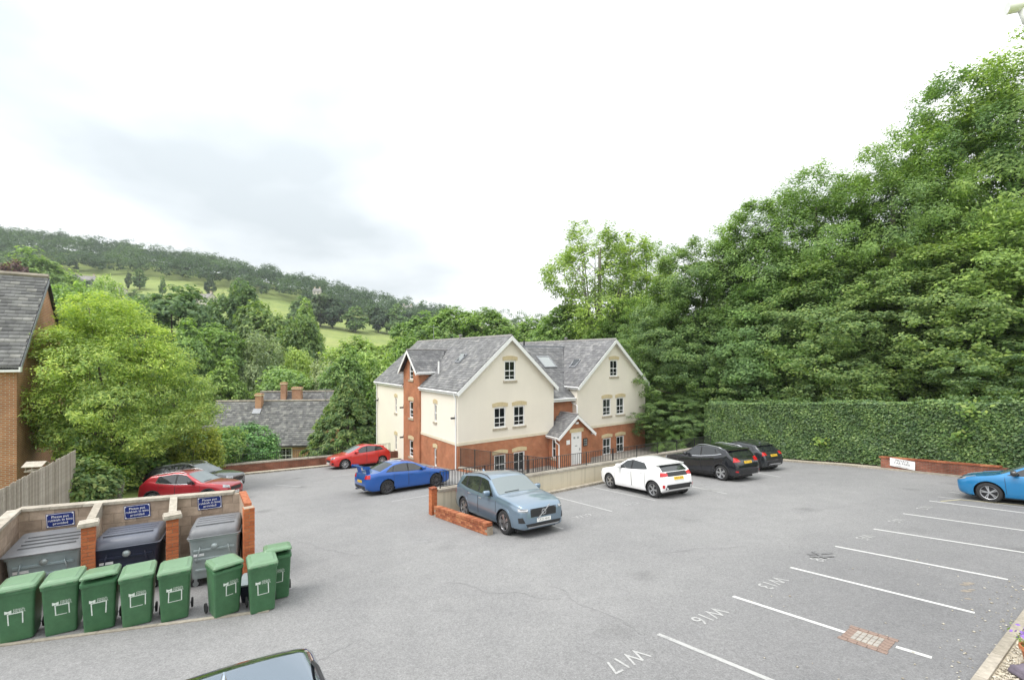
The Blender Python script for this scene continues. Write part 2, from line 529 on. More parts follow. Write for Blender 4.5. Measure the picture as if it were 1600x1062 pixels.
# ------------------------------------------------------------------ terrain
C0 = Vector((-3.24, 26.8, 0))                 # near corner of the apartment house
PAR0 = Vector((-2.75, 15.86, 0)); PAR1 = Vector((12.75, 28.50, 0))   # parapet wall
PJ = Vector((1.93, 19.72, 0))                 # where the court wall meets the parapet
BW1 = Vector((-8.75, 34.4, 0)); BW0 = Vector((-19.0, 26.95, 0))      # low brick boundary wall
HEDGE = [Vector(p) for p in ((13.6, 31.6, 0), (15.0, 29.6, 0), (16.6, 27.3, 0), (18.3, 25.0, 0), (19.5, 23.0, 0), (20.5, 20.8, 0), (21.3, 18.6, 0), (22.0, 16.0, 0), (22.6, 13.0, 0))]
RU = np.array([-600, -300, 0, 100, 200, 330, 430, 500, 600, 660, 750, 830, 1000, 1600, 2400], float)
RV = np.array([330, 345, 372, 386, 400, 418, 438, 455, 482, 496, 505, 510, 514, 520, 522], float)
VALLEY = -9.5
def hill(x, y):
    r = np.maximum(y, 1.0)
    az = np.where(y > 1, x / r, 0.0)
    v = np.interp(800 + 700 * az, RU, RV)
    Yr = 480.0
    zr = 3.77 + (557 - v) / 700.0 * Yr
    t = np.clip((y - 150) / (Yr - 150), 0, 1)
    t = t * (0.85 + 0.15 * t)
    z = VALLEY + (zr - VALLEY) * t
    z = z + np.where(y > Yr, -(y - Yr) * 0.03, 0)
    roll = np.sin(x * 0.021 + 1.3) * np.cos(y * 0.017) * 3.0 * np.clip((y - 150) / 150, 0, 1)
    return z + roll
def hedge_dist(x, y):
    best = np.full(np.shape(x), 1e9); sg = np.ones(np.shape(x))
    for a, b in zip(HEDGE[:-1], HEDGE[1:]):
        dx, dy = b.x - a.x, b.y - a.y; L2 = dx * dx + dy * dy
        t = np.clip(((x - a.x) * dx + (y - a.y) * dy) / L2, 0, 1)
        ex, ey = x - (a.x + t * dx), y - (a.y + t * dy)
        d = np.hypot(ex, ey)
        cr = dx * (y - a.y) - dy * (x - a.x)       # left of travel = outside
        upd = d < best
        best = np.where(upd, d, best); sg = np.where(upd, np.sign(cr), sg)
    return best * sg
def land(x, y):
    x = np.asarray(x, float); y = np.asarray(y, float)
    p = GX * x + GY * y - 0.06
    # beyond the boundary wall and the house the ground drops into the valley
    q = (x - BW1.x) * SD.x + (y - BW1.y) * SD.y - 0.4
    lat = (x - C0.x) * FD.x + (y - C0.y) * FD.y
    q = np.where(lat > 18.5, q + np.clip((lat - 18.5) * .5, 0, 6), q)
    p = np.where(q > 0, p - 0.16 * np.minimum(q, 60), p)
    p = np.maximum(p, VALLEY)
    hd = hedge_dist(x, y)
    bank = np.clip(hd - 0.6, 0, 25) * 0.30
    p = p + np.where((hd > 0) & (lat > 12), bank, 0)
    # raised garden on the left
    gl = np.clip((-16.0 - x) / 3.0, 0, 1) * np.clip((24 - y) / 4.0, 0, 1)
    p = np.maximum(p, np.where(gl > 0, p + gl * (-2.0 - p), p))
    # sunken court and footing of the apartment house
    lx = (x - C0.x) * FD.x + (y - C0.y) * FD.y
    ly = (x - C0.x) * SD.x + (y - C0.y) * SD.y
    pd = PAR1 - PAR0; pn = Vector((-pd.y, pd.x, 0)).normalized()
    dpar = (x - PAR0.x) * pn.x + (y - PAR0.y) * pn.y
    court = (lx > 0.15) & (ly < 14) & (lx < 18.4) & (dpar > 0.25)
    p = np.where(court, np.minimum(p, -4.3), p)
    far = hill(x, y)
    w = np.clip((y - 120) / 40, 0, 1)
    return np.where(y > 120, p * (1 - w) + far * w, p)
def axis_pts(lo, hi, nlo, nhi, step, far_lo, far_hi, growth=1.22):
    a = list(np.arange(nlo, nhi + step / 2, step))
    s = step; x = nhi
    while x < far_hi:
        s *= growth; x += s; a.append(min(x, far_hi))
    s = step; x = nlo
    while x > far_lo:
        s *= growth; x -= s; a.insert(0, max(x, far_lo))
    return np.array(a)
def cap_growth(lo, hi, pts, mx):
    o = [pts[0]]
    for p in pts[1:]:
        while p - o[-1] > mx:
            o.append(o[-1] + mx)
        o.append(p)
    return np.array(o)
xs = cap_growth(0, 0, axis_pts(0, 0, -34, 44, 0.8, -1500, 1500), 60)
ys = cap_growth(0, 0, axis_pts(0, 0, -24, 70, 0.8, -300, 2400), 40)
gxm, gym = np.meshgrid(xs, ys)
gzm = land(gxm, gym)
nx, ny = len(xs), len(ys)
vv = np.stack([gxm, gym, gzm], -1).reshape(-1, 3)
idx = np.arange(nx * ny).reshape(ny, nx)
ff = np.stack([idx[:-1, :-1], idx[:-1, 1:], idx[1:, 1:], idx[1:, :-1]], -1).reshape(-1, 4)
def npmesh(name, V, F, mat, parent=None, smooth=False, n=4):
    me = bpy.data.meshes.new(name)
    me.vertices.add(len(V)); me.vertices.foreach_set('co', np.asarray(V, np.float32).ravel())
    F = np.asarray(F, np.int32)
    me.loops.add(F.size); me.loops.foreach_set('vertex_index', F.ravel())
    me.polygons.add(len(F)); me.polygons.foreach_set('loop_start', np.arange(0, F.size, F.shape[1], dtype=np.int32))
    me.polygons.foreach_set('loop_total', np.full(len(F), F.shape[1], np.int32))
    if smooth:
        me.polygons.foreach_set('use_smooth', np.ones(len(F), bool))
    me.materials.append(MATS[mat] if isinstance(mat, str) else mat)
    me.update(calc_edges=True); me.validate()
    return me
terrain = link('terrain', npmesh('terrain', vv, ff, 'grass', smooth=True))
tag(terrain, 'green sloping ground of the valley and the hillside', 'terrain', kind='structure')

# ------------------------------------------------------------------ car park
lot = [(-27.4, -16.2), (20.4, 15.3), (21.6, 16.2), (21.0, 18.5), (20.2, 20.7), (19.2, 22.9), (18.0, 24.9), (16.3, 27.2), (14.7, 29.5), (13.4, 31.3), (12.75, 28.5),
       (PJ.x, PJ.y), (C0.x, C0.y), (BW1.x, BW1.y), (BW0.x, BW0.y), (-20.5, 25.0), (-19.6, 21.0), (-17.6, 16.5), (-14.2, 12.4), (-13.2, 8.5), (-32, -6)]
mb = MB()
mb.add([(x, y, gz(x, y)) for x, y in lot], [list(range(len(lot)))])
carpark = mb.build('car_park', 'asphalt', recalc=False)
tag(carpark, 'worn grey tarmac car park with painted bays', 'car park', kind='structure')
UPN = Vector((-GX, -GY, 1)).normalized()
def on(x, y, lift=0.0):
    return Vector((x, y, gz(x, y) + lift))
def strip(a, b, w, mat, name='parking_line', lift=0.004):
    a = Vector((a[0], a[1], 0)); b = Vector((b[0], b[1], 0))
    d = (b - a).normalized(); n = Vector((-d.y, d.x, 0)) * (w / 2)
    pts = [a - n, b - n, b + n, a + n]
    m = MB(); m.add([on(p.x, p.y, lift) for p in pts], [(0, 1, 2, 3)])
    return m.build(name, mat, carpark, recalc=False)
def pix(u, v):
    p = gp(u, v); return (p.x, p.y)
bays = [((1028, 990), (1260, 1085)), ((1145, 931), (1322, 988)), ((1400, 1010), (1456, 1027)), ((1235, 886), (1523, 957)), ((1305, 853), (1575, 905)), ((1365, 826), (1640, 869)),
        ((1411, 802), (1640, 834)), ((1452, 782), (1640, 806))]
for i, (a, b) in enumerate(bays):
    strip(pix(*a), pix(*b), 0.085, 'white_paint' if i not in (0,) else 'worn_paint')
strip(pix(1465, 775.5), pix(1620, 795), 0.07, 'worn_paint')
strip(pix(1482, 768), pix(1500, 770.5), 0.07, 'worn_paint')
strip(pix(1470, 783), pix(1500, 780.5), 0.07, 'yellow_paint', lift=.008)
strip(pix(1500, 780.5), pix(1640, 793), 0.09, 'yellow_paint', lift=.012)
# bays along the parapet
for a, b in (((862, 774), (956, 798.5)), ((927, 761), (1024, 781.5)), ((1022, 747), (1120, 768)), ((860, 820), (880, 826)), ((1075, 759), (1136, 771)), ((1165, 735), (1220, 745))):
    strip(pix(*a), pix(*b), 0.085, 'worn_paint')
for a, b in (((612, 783), (690, 770)), ((575, 757), (600, 753)), ((520, 744), (548, 741)), ((470, 760), (430, 757))):
    strip(pix(*a), pix(*b), 0.08, 'faint_paint')
def ground_text(s, u, v, size, read, mat, sx=0.9):
    p = gp(u, v)
    r = Vector((read[0], read[1], 0)).normalized(); r.z = GX * r.x + GY * r.y
    r.normalize(); up = UPN.cross(r)
    return text('bay_number', s, size, mat, carpark, frame(r, up, p + UPN * 0.006), sx=sx)
RF = (-math.cos(R(34)), -math.sin(R(34)))
for s, u, v, m in (('W17', 978, 1031, 'worn_paint'), ('W16', 1107, 961, 'worn_paint'), ('W13', 1206, 910, 'worn_paint'), ('W8', 1281, 871, 'faint_paint'), ('W5', 1350, 839, 'worn_paint'), ('W5', 1399, 813, 'worn_paint'), ('W2', 1443, 793, 'worn_paint')):
    ground_text(s, u, v, 0.42, RF, m)
RB = (math.cos(R(36)), math.sin(R(36)))
for s, u, v, m in (('W19', 911, 806, 'worn_paint'), ('W12', 986, 787, 'faint_paint'), ('W11', 1098, 757, 'faint_paint'), ('W10', 1240, 728, 'faint_paint')):
    ground_text(s, u, v, 0.42, RB, m)
# a patch of blacked-out paint over one bay number
plain('black_paint', (0.145, 0.145, 0.147), 0.9, var=.4, vs=18)
for k, (u0, v0, u1, v1) in enumerate(((1262, 866, 1300, 864), (1266, 870, 1302, 869), (1270, 862, 1290, 872))):
    strip(pix(u0, v0), pix(u1, v1), .10, 'black_paint', 'blacked_out_patch', lift=.012 + .004 * k)
# repaired tarmac seam lines
plain('tar_seam', (0.175, 0.175, 0.175), 0.9, var=.3, vs=9)
plain('patch_tar', (0.205, 0.204, 0.204), 0.92, var=.22, vs=9, bmp=.4, bs=90)
rsn = random.Random(12)
def crack(a, b, n=14, wob=.10, w=.014):
    a = gp(*a); b = gp(*b); m = MB(); L = []
    d = (b - a); d.z = 0; L0 = d.length; d.normalize(); nn = Vector((-d.y, d.x, 0)); off = 0
    for i in range(n + 1):
        off += rsn.uniform(-wob, wob); q = a + d * (L0 * i / n) + nn * off; L.append(Vector((q.x, q.y, 0)))
    for i, q in enumerate(L):
        ww = w * rsn.uniform(.5, 1.2); m.v += [tuple(on((q - nn * ww / 2).x, (q - nn * ww / 2).y, .003)), tuple(on((q + nn * ww / 2).x, (q + nn * ww / 2).y, .003))]
        if i: m.f.append([2 * i - 2, 2 * i, 2 * i + 1, 2 * i - 1]); m.m.append(0)
    m.build('tarmac_crack', 'tar_seam', carpark, recalc=False)
for a, b in (((862, 915), (1010, 985)), ((1010, 985), (1100, 1062)), ((560, 1000), (470, 1062)), ((700, 905), (880, 930)), ((420, 830), (560, 870)), ((1160, 850), (1000, 862)), ((560, 780), (470, 800)), ((445, 945), (505, 925)), ((1250, 800), (1380, 778))):
    crack(a, b)
def tpatch(pts):
    m = MB(); m.add([on(*pix(*q), .0022) for q in pts], [list(range(len(pts)))]); m.build('tarmac_patch', 'patch_tar', carpark, recalc=False)
tpatch([(640, 842), (668, 838), (676, 846), (646, 851)])
# rust stain
plain('rust_stain', (0.225, 0.195, 0.16), 0.9, var=.25, vs=9)
for (u, v, r) in ((1514, 911, .10), (1508, 913, .07), (1511, 923, .09), (1518, 921, .05), (1512, 935, .05)):
    c_ = gp(u, v); m_ = MB(); pp = []
    for k in range(12):
        a = k / 12 * 2 * math.pi; rr = r * (0.7 + 0.5 * random.random())
        pp.append(on(c_.x + rr * 1.3 * math.cos(a), c_.y + rr * .7 * math.sin(a), 0.004))
    m_.add(pp, [list(range(12))]); m_.build('rust_stain', 'rust_stain', carpark, recalc=False)

# drain cover set in a brick surround
gc = gp(1356, 998); GA = (gp(1420, 1003) - gp(1318, 992)).normalized()
dr = Vector((0.588, -0.809, 0)); dr = (gp(1523, 957) - gp(1235, 886)); dr.z = 0; dr.normalize()
drz = Vector((dr.x, dr.y, GX * dr.x + GY * dr.y)).normalized(); dpz = UPN.cross(drz)
drain = thing('drain_cover', 'rusty square drain cover in a brick surround between two bay line pieces', 'drain cover', gc)
drain.matrix_world = frame(drz, dpz, gc) @ Matrix.Diagonal((.62, .92, 1, 1))
plain('rusty_iron', (0.24, 0.17, 0.13), 0.75, var=.4, vs=12, bmp=.4)
plain('surround_brick', (0.225, 0.160, 0.130), 0.9, var=.3, vs=8, bmp=.3)
m_ = MB(); m_.box((-.31, -.23, -.02), (.31, .23, 0.006)); m_.build('frame', 'rusty_iron', drain)
for i in range(5):
    for j in range(3):
        m_ = MB(); x = -.28 + i * .113; y = -.195 + j * .131
        m_.box((x, y, 0.006), (x + .095, y + .115, 0.014)); m_.build('tile', 'paving', drain)
sb = MB(); sb.box((-.095, -.048, -.02), (.095, .048, 0.010)); sbm = meshdata(sb, 'brick', 'surround_brick')
for i in range(5):
    for s in (-1, 1):
        clone('brick', sbm, drain, (-.40 + i * .2, s * .285, 0))
for i in range(4):
    for s in (-1, 1):
        clone('brick', sbm, drain, (s * .37, -.165 + i * .11, 0))

# kerb on the right, stone by stone
K0 = gp(1520, 1062); K1 = gp(1600, 955); kd = (K1 - K0); kd.z = 0; kd.normalize(); kn = Vector((kd.y, -kd.x, 0))
kerb = thing('kerb', None, None, (0, 0, 0)); tag(kerb, 'flat stone kerb between the parking bays and the gravel strip', 'kerb', kind='structure')
def kerb_run(parent, a, d, n, nrm, L, w, h, mat, name='kerb_stone', gap=.008, sink=.2):
    m = MB()
    z0 = d.x * GX + d.y * GY; zn = nrm.x * GX + nrm.y * GY
    vs = []
    for z in (-sink, h):
        for (l, k) in ((gap / 2, 0), (L - gap / 2, 0), (L - gap / 2, w), (gap / 2, w)):
            vs.append((d.x * l + nrm.x * k, d.y * l + nrm.y * k, z + z0 * l + zn * k))
    m.add(vs, [(0, 3, 2, 1), (4, 5, 6, 7), (0, 1, 5, 4), (1, 2, 6, 5), (2, 3, 7, 6), (3, 0, 4, 7)])
    me = meshdata(m, name, mat)
    for i in range(n):
        p = a + d * (i * L)
        clone(name, me, parent, (p.x, p.y, gz(p.x, p.y)))
kerb_run(kerb, K0 - kd * 3.6, kd, 22, kn, 0.915, 0.125, 0.05, 'kerb_stone')
# gravel strip behind it
gr = thing('gravel_strip', None, None); tag(gr, 'pale gravel strip behind the kerb', 'gravel', kind='stuff')
m_ = MB()
g0 = K0 - kd * 3.6 + kn * .125; g1 = K1 + kd * 10 + kn * .125
q = [g0, g0 + kn * 1.3, g1 + kn * 1.3, g1]
m_.add([on(p.x, p.y, 0.006) for p in q], [(0, 1, 2, 3)])
m_.build('gravel_bed', 'pale_stone', gr, recalc=False)
def pebbles(name, pts, smin, smax, mat, parent=None, seed=3):
    rs = np.random.RandomState(seed); V = []; F = []
    base = np.array([(1, 0, 0), (0, 1, 0), (-1, 0, 0), (0, -1, 0), (0, 0, .8), (0, 0, -.5)], float)
    bf = np.array([(0, 1, 4), (1, 2, 4), (2, 3, 4), (3, 0, 4), (1, 0, 5), (2, 1, 5), (3, 2, 5), (0, 3, 5)])
    for i, p in enumerate(pts):
        s = rs.uniform(smin, smax) * rs.uniform(.7, 1.3, 3) * np.array([1, 1, .8])
        a = rs.uniform(0, 6.28); c, sn = math.cos(a), math.sin(a)
        b = base * (1 + rs.uniform(-.25, .25, (6, 3))) * s
        b = np.stack([b[:, 0] * c - b[:, 1] * sn, b[:, 0] * sn + b[:, 1] * c, b[:, 2]], 1)
        V.append(b + np.array(p)); F.append(bf + 6 * i)
    return link(name, npmesh(name, np.concatenate(V), np.concatenate(F), mat), parent)
rs = np.random.RandomState(5); pts = []
for i in range(5200):
    a = rs.uniform(2.0, 7.5); b = rs.uniform(0.02, 1.25)
    p = g0 + kd * a + kn * b
    pts.append((p.x, p.y, gz(p.x, p.y) + .012 + rs.uniform(0, .012)))
tag(pebbles('gravel', pts, .012, .024, 'gravel', gr), kind='stuff')
pts = []
for i in range(170):
    a = rs.uniform(1.0, 9.0); b = -abs(rs.normal(0, .28)) - .01
    if rs.rand() < .2: b = rs.uniform(-3.0, -.2)
    p = g0 + kd * a - kn * .125 + kn * b
    pts.append((p.x, p.y, gz(p.x, p.y) + .008))
pb = pebbles('loose_pebbles', pts, .010, .022, 'gravel'); tag(pb, 'scattered pale pebbles along the kerb of the bays', 'pebbles', kind='stuff')
# ------------------------------------------------------------------ building helpers
def wall(name, outline, openings, M, mat, parent, reveal=0.10, thick=0.0):
    bm = bmesh.new()
    bm.faces.new([bm.verts.new((a, 0, z)) for a, z in outline])
    for (a0, z0, a1, z1) in openings:
        for co, no in (((a0, 0, 0), (1, 0, 0)), ((a1, 0, 0), (1, 0, 0)), ((0, 0, z0), (0, 0, 1)), ((0, 0, z1), (0, 0, 1))):
            bmesh.ops.bisect_plane(bm, geom=bm.verts[:] + bm.edges[:] + bm.faces[:], plane_co=co, plane_no=no, dist=1e-5)
    kill = []
    for f in bm.faces:
        c = f.calc_center_median()
        if any(a0 < c.x < a1 and z0 < c.z < z1 for (a0, z0, a1, z1) in openings):
            kill.append(f)
    bmesh.ops.delete(bm, geom=kill, context='FACES')
    def q(*p):
        bm.faces.new([bm.verts.new(x) for x in p])
    for (a0, z0, a1, z1) in openings:
        r = reveal
        q((a0, 0, z0), (a0, r, z0), (a0, r, z1), (a0, 0, z1))
        q((a1, 0, z0), (a1, 0, z1), (a1, r, z1), (a1, r, z0))
        q((a0, 0, z1), (a0, r, z1), (a1, r, z1), (a1, 0, z1))
        q((a0, 0, z0), (a1, 0, z0), (a1, r, z0), (a0, r, z0))
    bm.transform(M)
    me = bpy.data.meshes.new(name); bm.to_mesh(me); bm.free()
    me.materials.append(MATS[mat]); me.update(); boxuv(me)
    return link(name, me, parent)
def fr(ex, ey, org):
    return frame(ex, ey, org)
WC = {}
def window(parent, M, w, h, cols=2, rows=(0.5,), head=True, sill=True, curtain=None, open_top=False, name='window'):
    """M: origin at the centre of the opening on the wall face, x along, y inwards, z up"""
    k = (round(w, 3), round(h, 3), cols, rows)
    if k not in WC:
        m = MB(); t = .08; y0, y1 = .045, .105
        for (a, b) in (((-w / 2, y0, -h / 2), (-w / 2 + t, y1, h / 2)), ((w / 2 - t, y0, -h / 2), (w / 2, y1, h / 2)),
                       ((-w / 2 + t, y0, h / 2 - t), (w / 2 - t, y1, h / 2)), ((-w / 2 + t, y0, -h / 2), (w / 2 - t, y1, -h / 2 + t * 1.3))):
            m.box(a, b)
        zs = [-h / 2 + t * 1.3] + [-h / 2 + h * r for r in rows] + [h / 2 - t]
        xs_ = [-w / 2 + t + (w - 2 * t) * i / cols for i in range(cols + 1)]
        for i, z in enumerate(zs[1:-1]):
            hw = .03 if abs(rows[i] - .5) < .03 or len(rows) == 1 else .017
            m.box((-w / 2 + t, y0 + .012, z - hw), (w / 2 - t, y1 - .012, z + hw))
        for x in xs_[1:-1]:
            m.box((x - .017, y0 + .014, -h / 2 + t), (x + .017, y1 - .014, h / 2 - t))
        fm = meshdata(m, 'window', 'white_upvc')
        panes = []
        for i in range(cols):
            for j in range(len(zs) - 1):
                p = MB(); p.box((xs_[i] + .004, .078, zs[j] + .004), (xs_[i + 1] - .004, .088, zs[j + 1] - .004))
                panes.append(meshdata(p, 'pane', 'window_glass'))
        p = MB()
        n = 8; hw = w / 2 + .13; lo = []; hi = []
        for i in range(n + 1):
            x = -1 + 2 * i / n
            lo.append((x * hw, -.03, h / 2 + .02 + (1 - x * x) * .05)); hi.append((x * (hw + .02), -.03, h / 2 + .24 + (1 - x * x) * .09))
        p.prism(lo + hi[::-1], (0, .06, 0))
        hd = meshdata(p, 'lintel', 'buff_stone')
        p = MB(); p.box((-w / 2 - .10, -.06, -h / 2 - .13), (w / 2 + .10, .10, -h / 2 - .002))
        sm = meshdata(p, 'sill', 'sill_stone')
        p = MB(); p.box((-w / 2 + t, .115, -h / 2 + t), (-w / 2 + t + (w - 2 * t) * .28, .125, h / 2 - t)); p.box((w / 2 - t - (w - 2 * t) * .28, .115, -h / 2 + t), (w / 2 - t, .125, h / 2 - t))
        cm = meshdata(p, 'curtain', 'curtain')
        p = MB(); p.box((-w / 2 - .02, .30, -h / 2 - .02), (w / 2 + .02, .32, h / 2 + .02)); vm_ = meshdata(p, 'room_shade', 'dark_void')  # black sheet stands in for the unlit room behind the glass
        WC[k] = (fm, panes, hd, sm, cm, vm_)
    fm, panes, hd, sm, cm, vm_ = WC[k]
    o = bpy.data.objects.new(name, fm); col.objects.link(o); o.parent = parent; o.matrix_local = M
    for pm in panes:
        clone('pane', pm, o, (0, 0, 0))
    clone('room_shade', vm_, o, (0, 0, 0))
    if (len(WC) * 7 + int(abs(M.translation.x) * 13 + abs(M.translation.z) * 5)) % 3: clone('curtain', cm, o, (0, 0, 0))
    if head: clone('lintel', hd, o, (0, 0, 0))
    if sill: clone('sill', sm, o, (0, 0, 0))
    return o
def inside(poly, u, v):
    c = False; n = len(poly); j = n - 1
    for i in range(n):
        (ui, vi), (uj, vj) = poly[i], poly[j]
        if (vi > v) != (vj > v) and u < (uj - ui) * (v - vi) / (vj - vi) + ui:
            c = not c
        j = i
    return c
def roof_slope(parent, poly, edir, sw=0.27, course=0.205, mat='slate', name='roof_slope', seed=1, thick=.06):
    poly = [Vector(p) for p in poly]; e = Vector(edir).normalized()
    n = Vector((0, 0, 0))
    for i in range(len(poly)):
        a, b = poly[i], poly[(i + 1) % len(poly)]
        n += a.cross(b)
    n.normalize()
    if n.z < 0: n = -n
    up = n.cross(e)
    if up.z < 0: up = -up; e = -e
    m = MB(); m.prism([p - n * .004 for p in poly], -n * thick)
    bed = m.build(name, 'slate_bed', parent)
    o = poly[0]
    P2 = [((p - o).dot(e), (p - o).dot(up)) for p in poly]
    u0 = min(p[0] for p in P2); u1 = max(p[0] for p in P2); v0 = min(p[1] for p in P2); v1 = max(p[1] for p in P2)
    rs = np.random.RandomState(seed); V = []; F = []; k = 0
    row = 0; v = v0 - .02
    while v < v1:
        u = u0 - (sw / 2 if row % 2 else 0)
        while u < u1:
            w = sw * (1 + rs.uniform(-.04, .04))
            a, b = max(u + .004, u0), min(u + w - .004, u1)
            if b - a > .05 and inside(P2, (a + b) / 2, v + course * .5):
                top = min(v + course * 1.12, v1)
                l0 = .021 + rs.uniform(-.004, .006); l1 = .003 + rs.uniform(0, .003); dv = rs.uniform(-.008, .008); tl = rs.uniform(-.003, .003)
                def P(uu, vvv, h): return o + e * uu + up * vvv + n * h
                V += [P(a, v + dv, l0 + tl), P(b, v + dv, l0 - tl), P(b, top, l1), P(a, top, l1), P(a, v + dv, .001), P(b, v + dv, .001)]
                F += [(k, k + 1, k + 2, k + 3), (k + 4, k + 5, k + 1, k)]
                k += 6
            u += w
        v += course; row += 1
    sl_ = link('slates', npmesh('slates', np.array([tuple(p) for p in V]), np.array(F), mat), bed)
    sl_['kind'] = 'stuff'
    return bed
def board(parent, name, p0, p1, down, thick, mat):
    p0, p1, down = Vector(p0), Vector(p1), Vector(down)
    m = MB(); m.prism([p0, p1, p1 + down, p0 + down], thick)
    return m.build(name, mat, parent)
def tubeobj(parent, name, pts, r, mat, n=8):
    m = MB(); m.tube(pts, r, n); return m.build(name, mat, parent, smooth=True, sharp=50)
def boxobj(parent, name, a, b, mat):
    m = MB(); m.box(a, b); return m.build(name, mat, parent)

# ------------------------------------------------------------------ the apartment house
ZB = -4.6
apt = thing('apartment_house', 'cream rendered and red brick apartment house with twin slate gables', 'apartment house', (C0.x, C0.y, ZB), R(36))
def zz(z): return z - ZB
FRONT = lambda x, z, y=0.0: fr((1, 0, 0), (0, 1, 0), (x, y, zz(z)))
LEFT = lambda y, z, x=0.0: fr((0, -1, 0), (1, 0, 0), (x, y, zz(z)))
ov = 0.15
PITCH = 0.868; RIDGE = 5.15; BR = -1.57
def gable(x0, x1, wide=7.6, depth=14.0, right=True):
    xm = (x0 + x1) / 2
    ez = RIDGE - PITCH * (xm - x0) - .10
    opg = []; opu = []
    wx = (xm - .74, xm + .80)
    for x in wx:
        opu.append((x - .46, zz(-.12 - .66), x + .46, zz(-.12 + .66)))
        opg.append((x - .46, zz(-2.48 - 1.3), x + .46, zz(-2.48)))
    opu.append((xm + .05 - .45, zz(2.86 - .64), xm + .05 + .45, zz(2.86 + .64)))
    I = Matrix.Identity(4)
    wall('lower_wall', [(x0, 0), (x1, 0), (x1, zz(BR)), (x0, zz(BR))], opg, I, 'house_brick', apt)
    wall('upper_wall', [(x0, zz(BR)), (x1, zz(BR)), (x1, zz(ez)), (xm, zz(RIDGE - .10)), (x0, zz(ez))], opu, I, 'cream_render', apt)
    boxobj(apt, 'string_course', (x0 - .025, -.03, zz(BR) - .005), (x1 + .025, .05, zz(BR) + .17), 'course_stone')
    for x in wx:
        window(apt, FRONT(x, -.12), .92, 1.32, 2, (.24, .5))
        window(apt, FRONT(x, -3.13), .92, 1.3, 2, (.5,), sill=True)
    window(apt, FRONT(xm + .05, 2.86), .90, 1.28, 2, (.24, .5))
    # roof: two slopes, ridge, barge boards
    y0, y1 = -.30, depth + .3
    def rz_(x): return zz(RIDGE - PITCH * abs(x - xm))
    xl, xr = x0 - ov, x1 + ov
    return xm, xl, xr, y0, y1, rz_
for wing, (x0, x1) in enumerate(((0.0, 7.6), (9.88, 17.66))):
    xm, xl, xr, y0, y1, rz_ = gable(x0, x1)
    if wing == 0:
        lp = [(xl, y0, rz_(xl)), (xl, 5.2, rz_(xl)), (0.02, 5.2, rz_(0.02)), (0.02, 8.0, rz_(0.02)), (xl, 8.0, rz_(xl)), (xl, y1, rz_(xl)), (xm, y1, rz_(xm)), (xm, y0, rz_(xm))]
    else:
        lp = [(xl, y0, rz_(xl)), (xl, y1, rz_(xl)), (xm, y1, rz_(xm)), (xm, y0, rz_(xm))]
    roof_slope(apt, lp, (0, 1, 0), seed=3 + wing)
    roof_slope(apt, [(xr, y0, rz_(xr)), (xr, y1, rz_(xr)), (xm, y1, rz_(xm)), (xm, y0, rz_(xm))], (0, 1, 0), seed=5 + wing)
    # ridge tiles
    rt = MB(); rt.prism([(-.13, 0, -.095), (0, 0, .03), (.13, 0, -.095), (.11, 0, -.11), (0, 0, .0), (-.11, 0, -.11)], (0, .44, 0))
    rtm = meshdata(rt, 'ridge_tile', 'ridge_tile')
    n = int((y1 - y0) / .45)
    for i in range(n):
        clone('ridge_tile', rtm, apt, (xm, y0 + i * (y1 - y0) / n, rz_(xm) + .035))
    # barge boards, front and back
    for (xa, s) in ((xl, 1), (xr, -1)):
        board(apt, 'bargeboard', (xa, y0 - .03, rz_(xa) - .03), (xm, y0 - .03, rz_(xm) - .03), (0, 0, -.30), (0, .035, 0), 'white_upvc')
        board(apt, 'bargeboard', (xa, y1 - .02, rz_(xa) - .03), (xm, y1 - .02, rz_(xm) - .03), (0, 0, -.26), (0, .035, 0), 'white_upvc')
        board(apt, 'soffit', (xa, y0, rz_(xa) - .10), (xm, y0, rz_(xm) - .10), (0, .42, 0), (0, 0, -.02), 'white_upvc')
    # eaves: fascia, gutter
    for (xa, s) in ((xl, -1), (xr, 1)):
        segs = [(y0, 5.2), (8.0, y1)] if (wing == 0 and s < 0) else [(y0, y1)]
        if (wing == 0 and s > 0) or (wing == 1 and s < 0): segs = [(y0, 1.4)]
        for (ya, yb) in segs:
            fx = xa - .02 if s < 0 else xa - .01
            boxobj(apt, 'fascia', (fx, ya, rz_(xa) - .25), (fx + .03, yb, rz_(xa) - .055), 'white_upvc')
            boxobj(apt, 'eaves_soffit', (min(xa, xa - s * ov) + .001, ya, rz_(xa) - .27), (max(xa, xa - s * ov) - .001, yb, rz_(xa) - .252), 'white_upvc')
            tubeobj(apt, 'gutter', [(xa + s * .06, ya + .04, rz_(xa) - .10), (xa + s * .06, yb - .04, rz_(xa) - .10)], .055, 'white_upvc')
    # back gable wall and inner long wall
    ez = RIDGE - PITCH * (xm - x0) - .10
    Mb = fr((1, 0, 0), (0, 1, 0), (0, 14.0, 0))
    wall('back_wall', [(x0, 0), (x1, 0), (x1, zz(ez)), (xm, zz(RIDGE - .1)), (x0, zz(ez))], [], Mb, 'cream_render', apt)
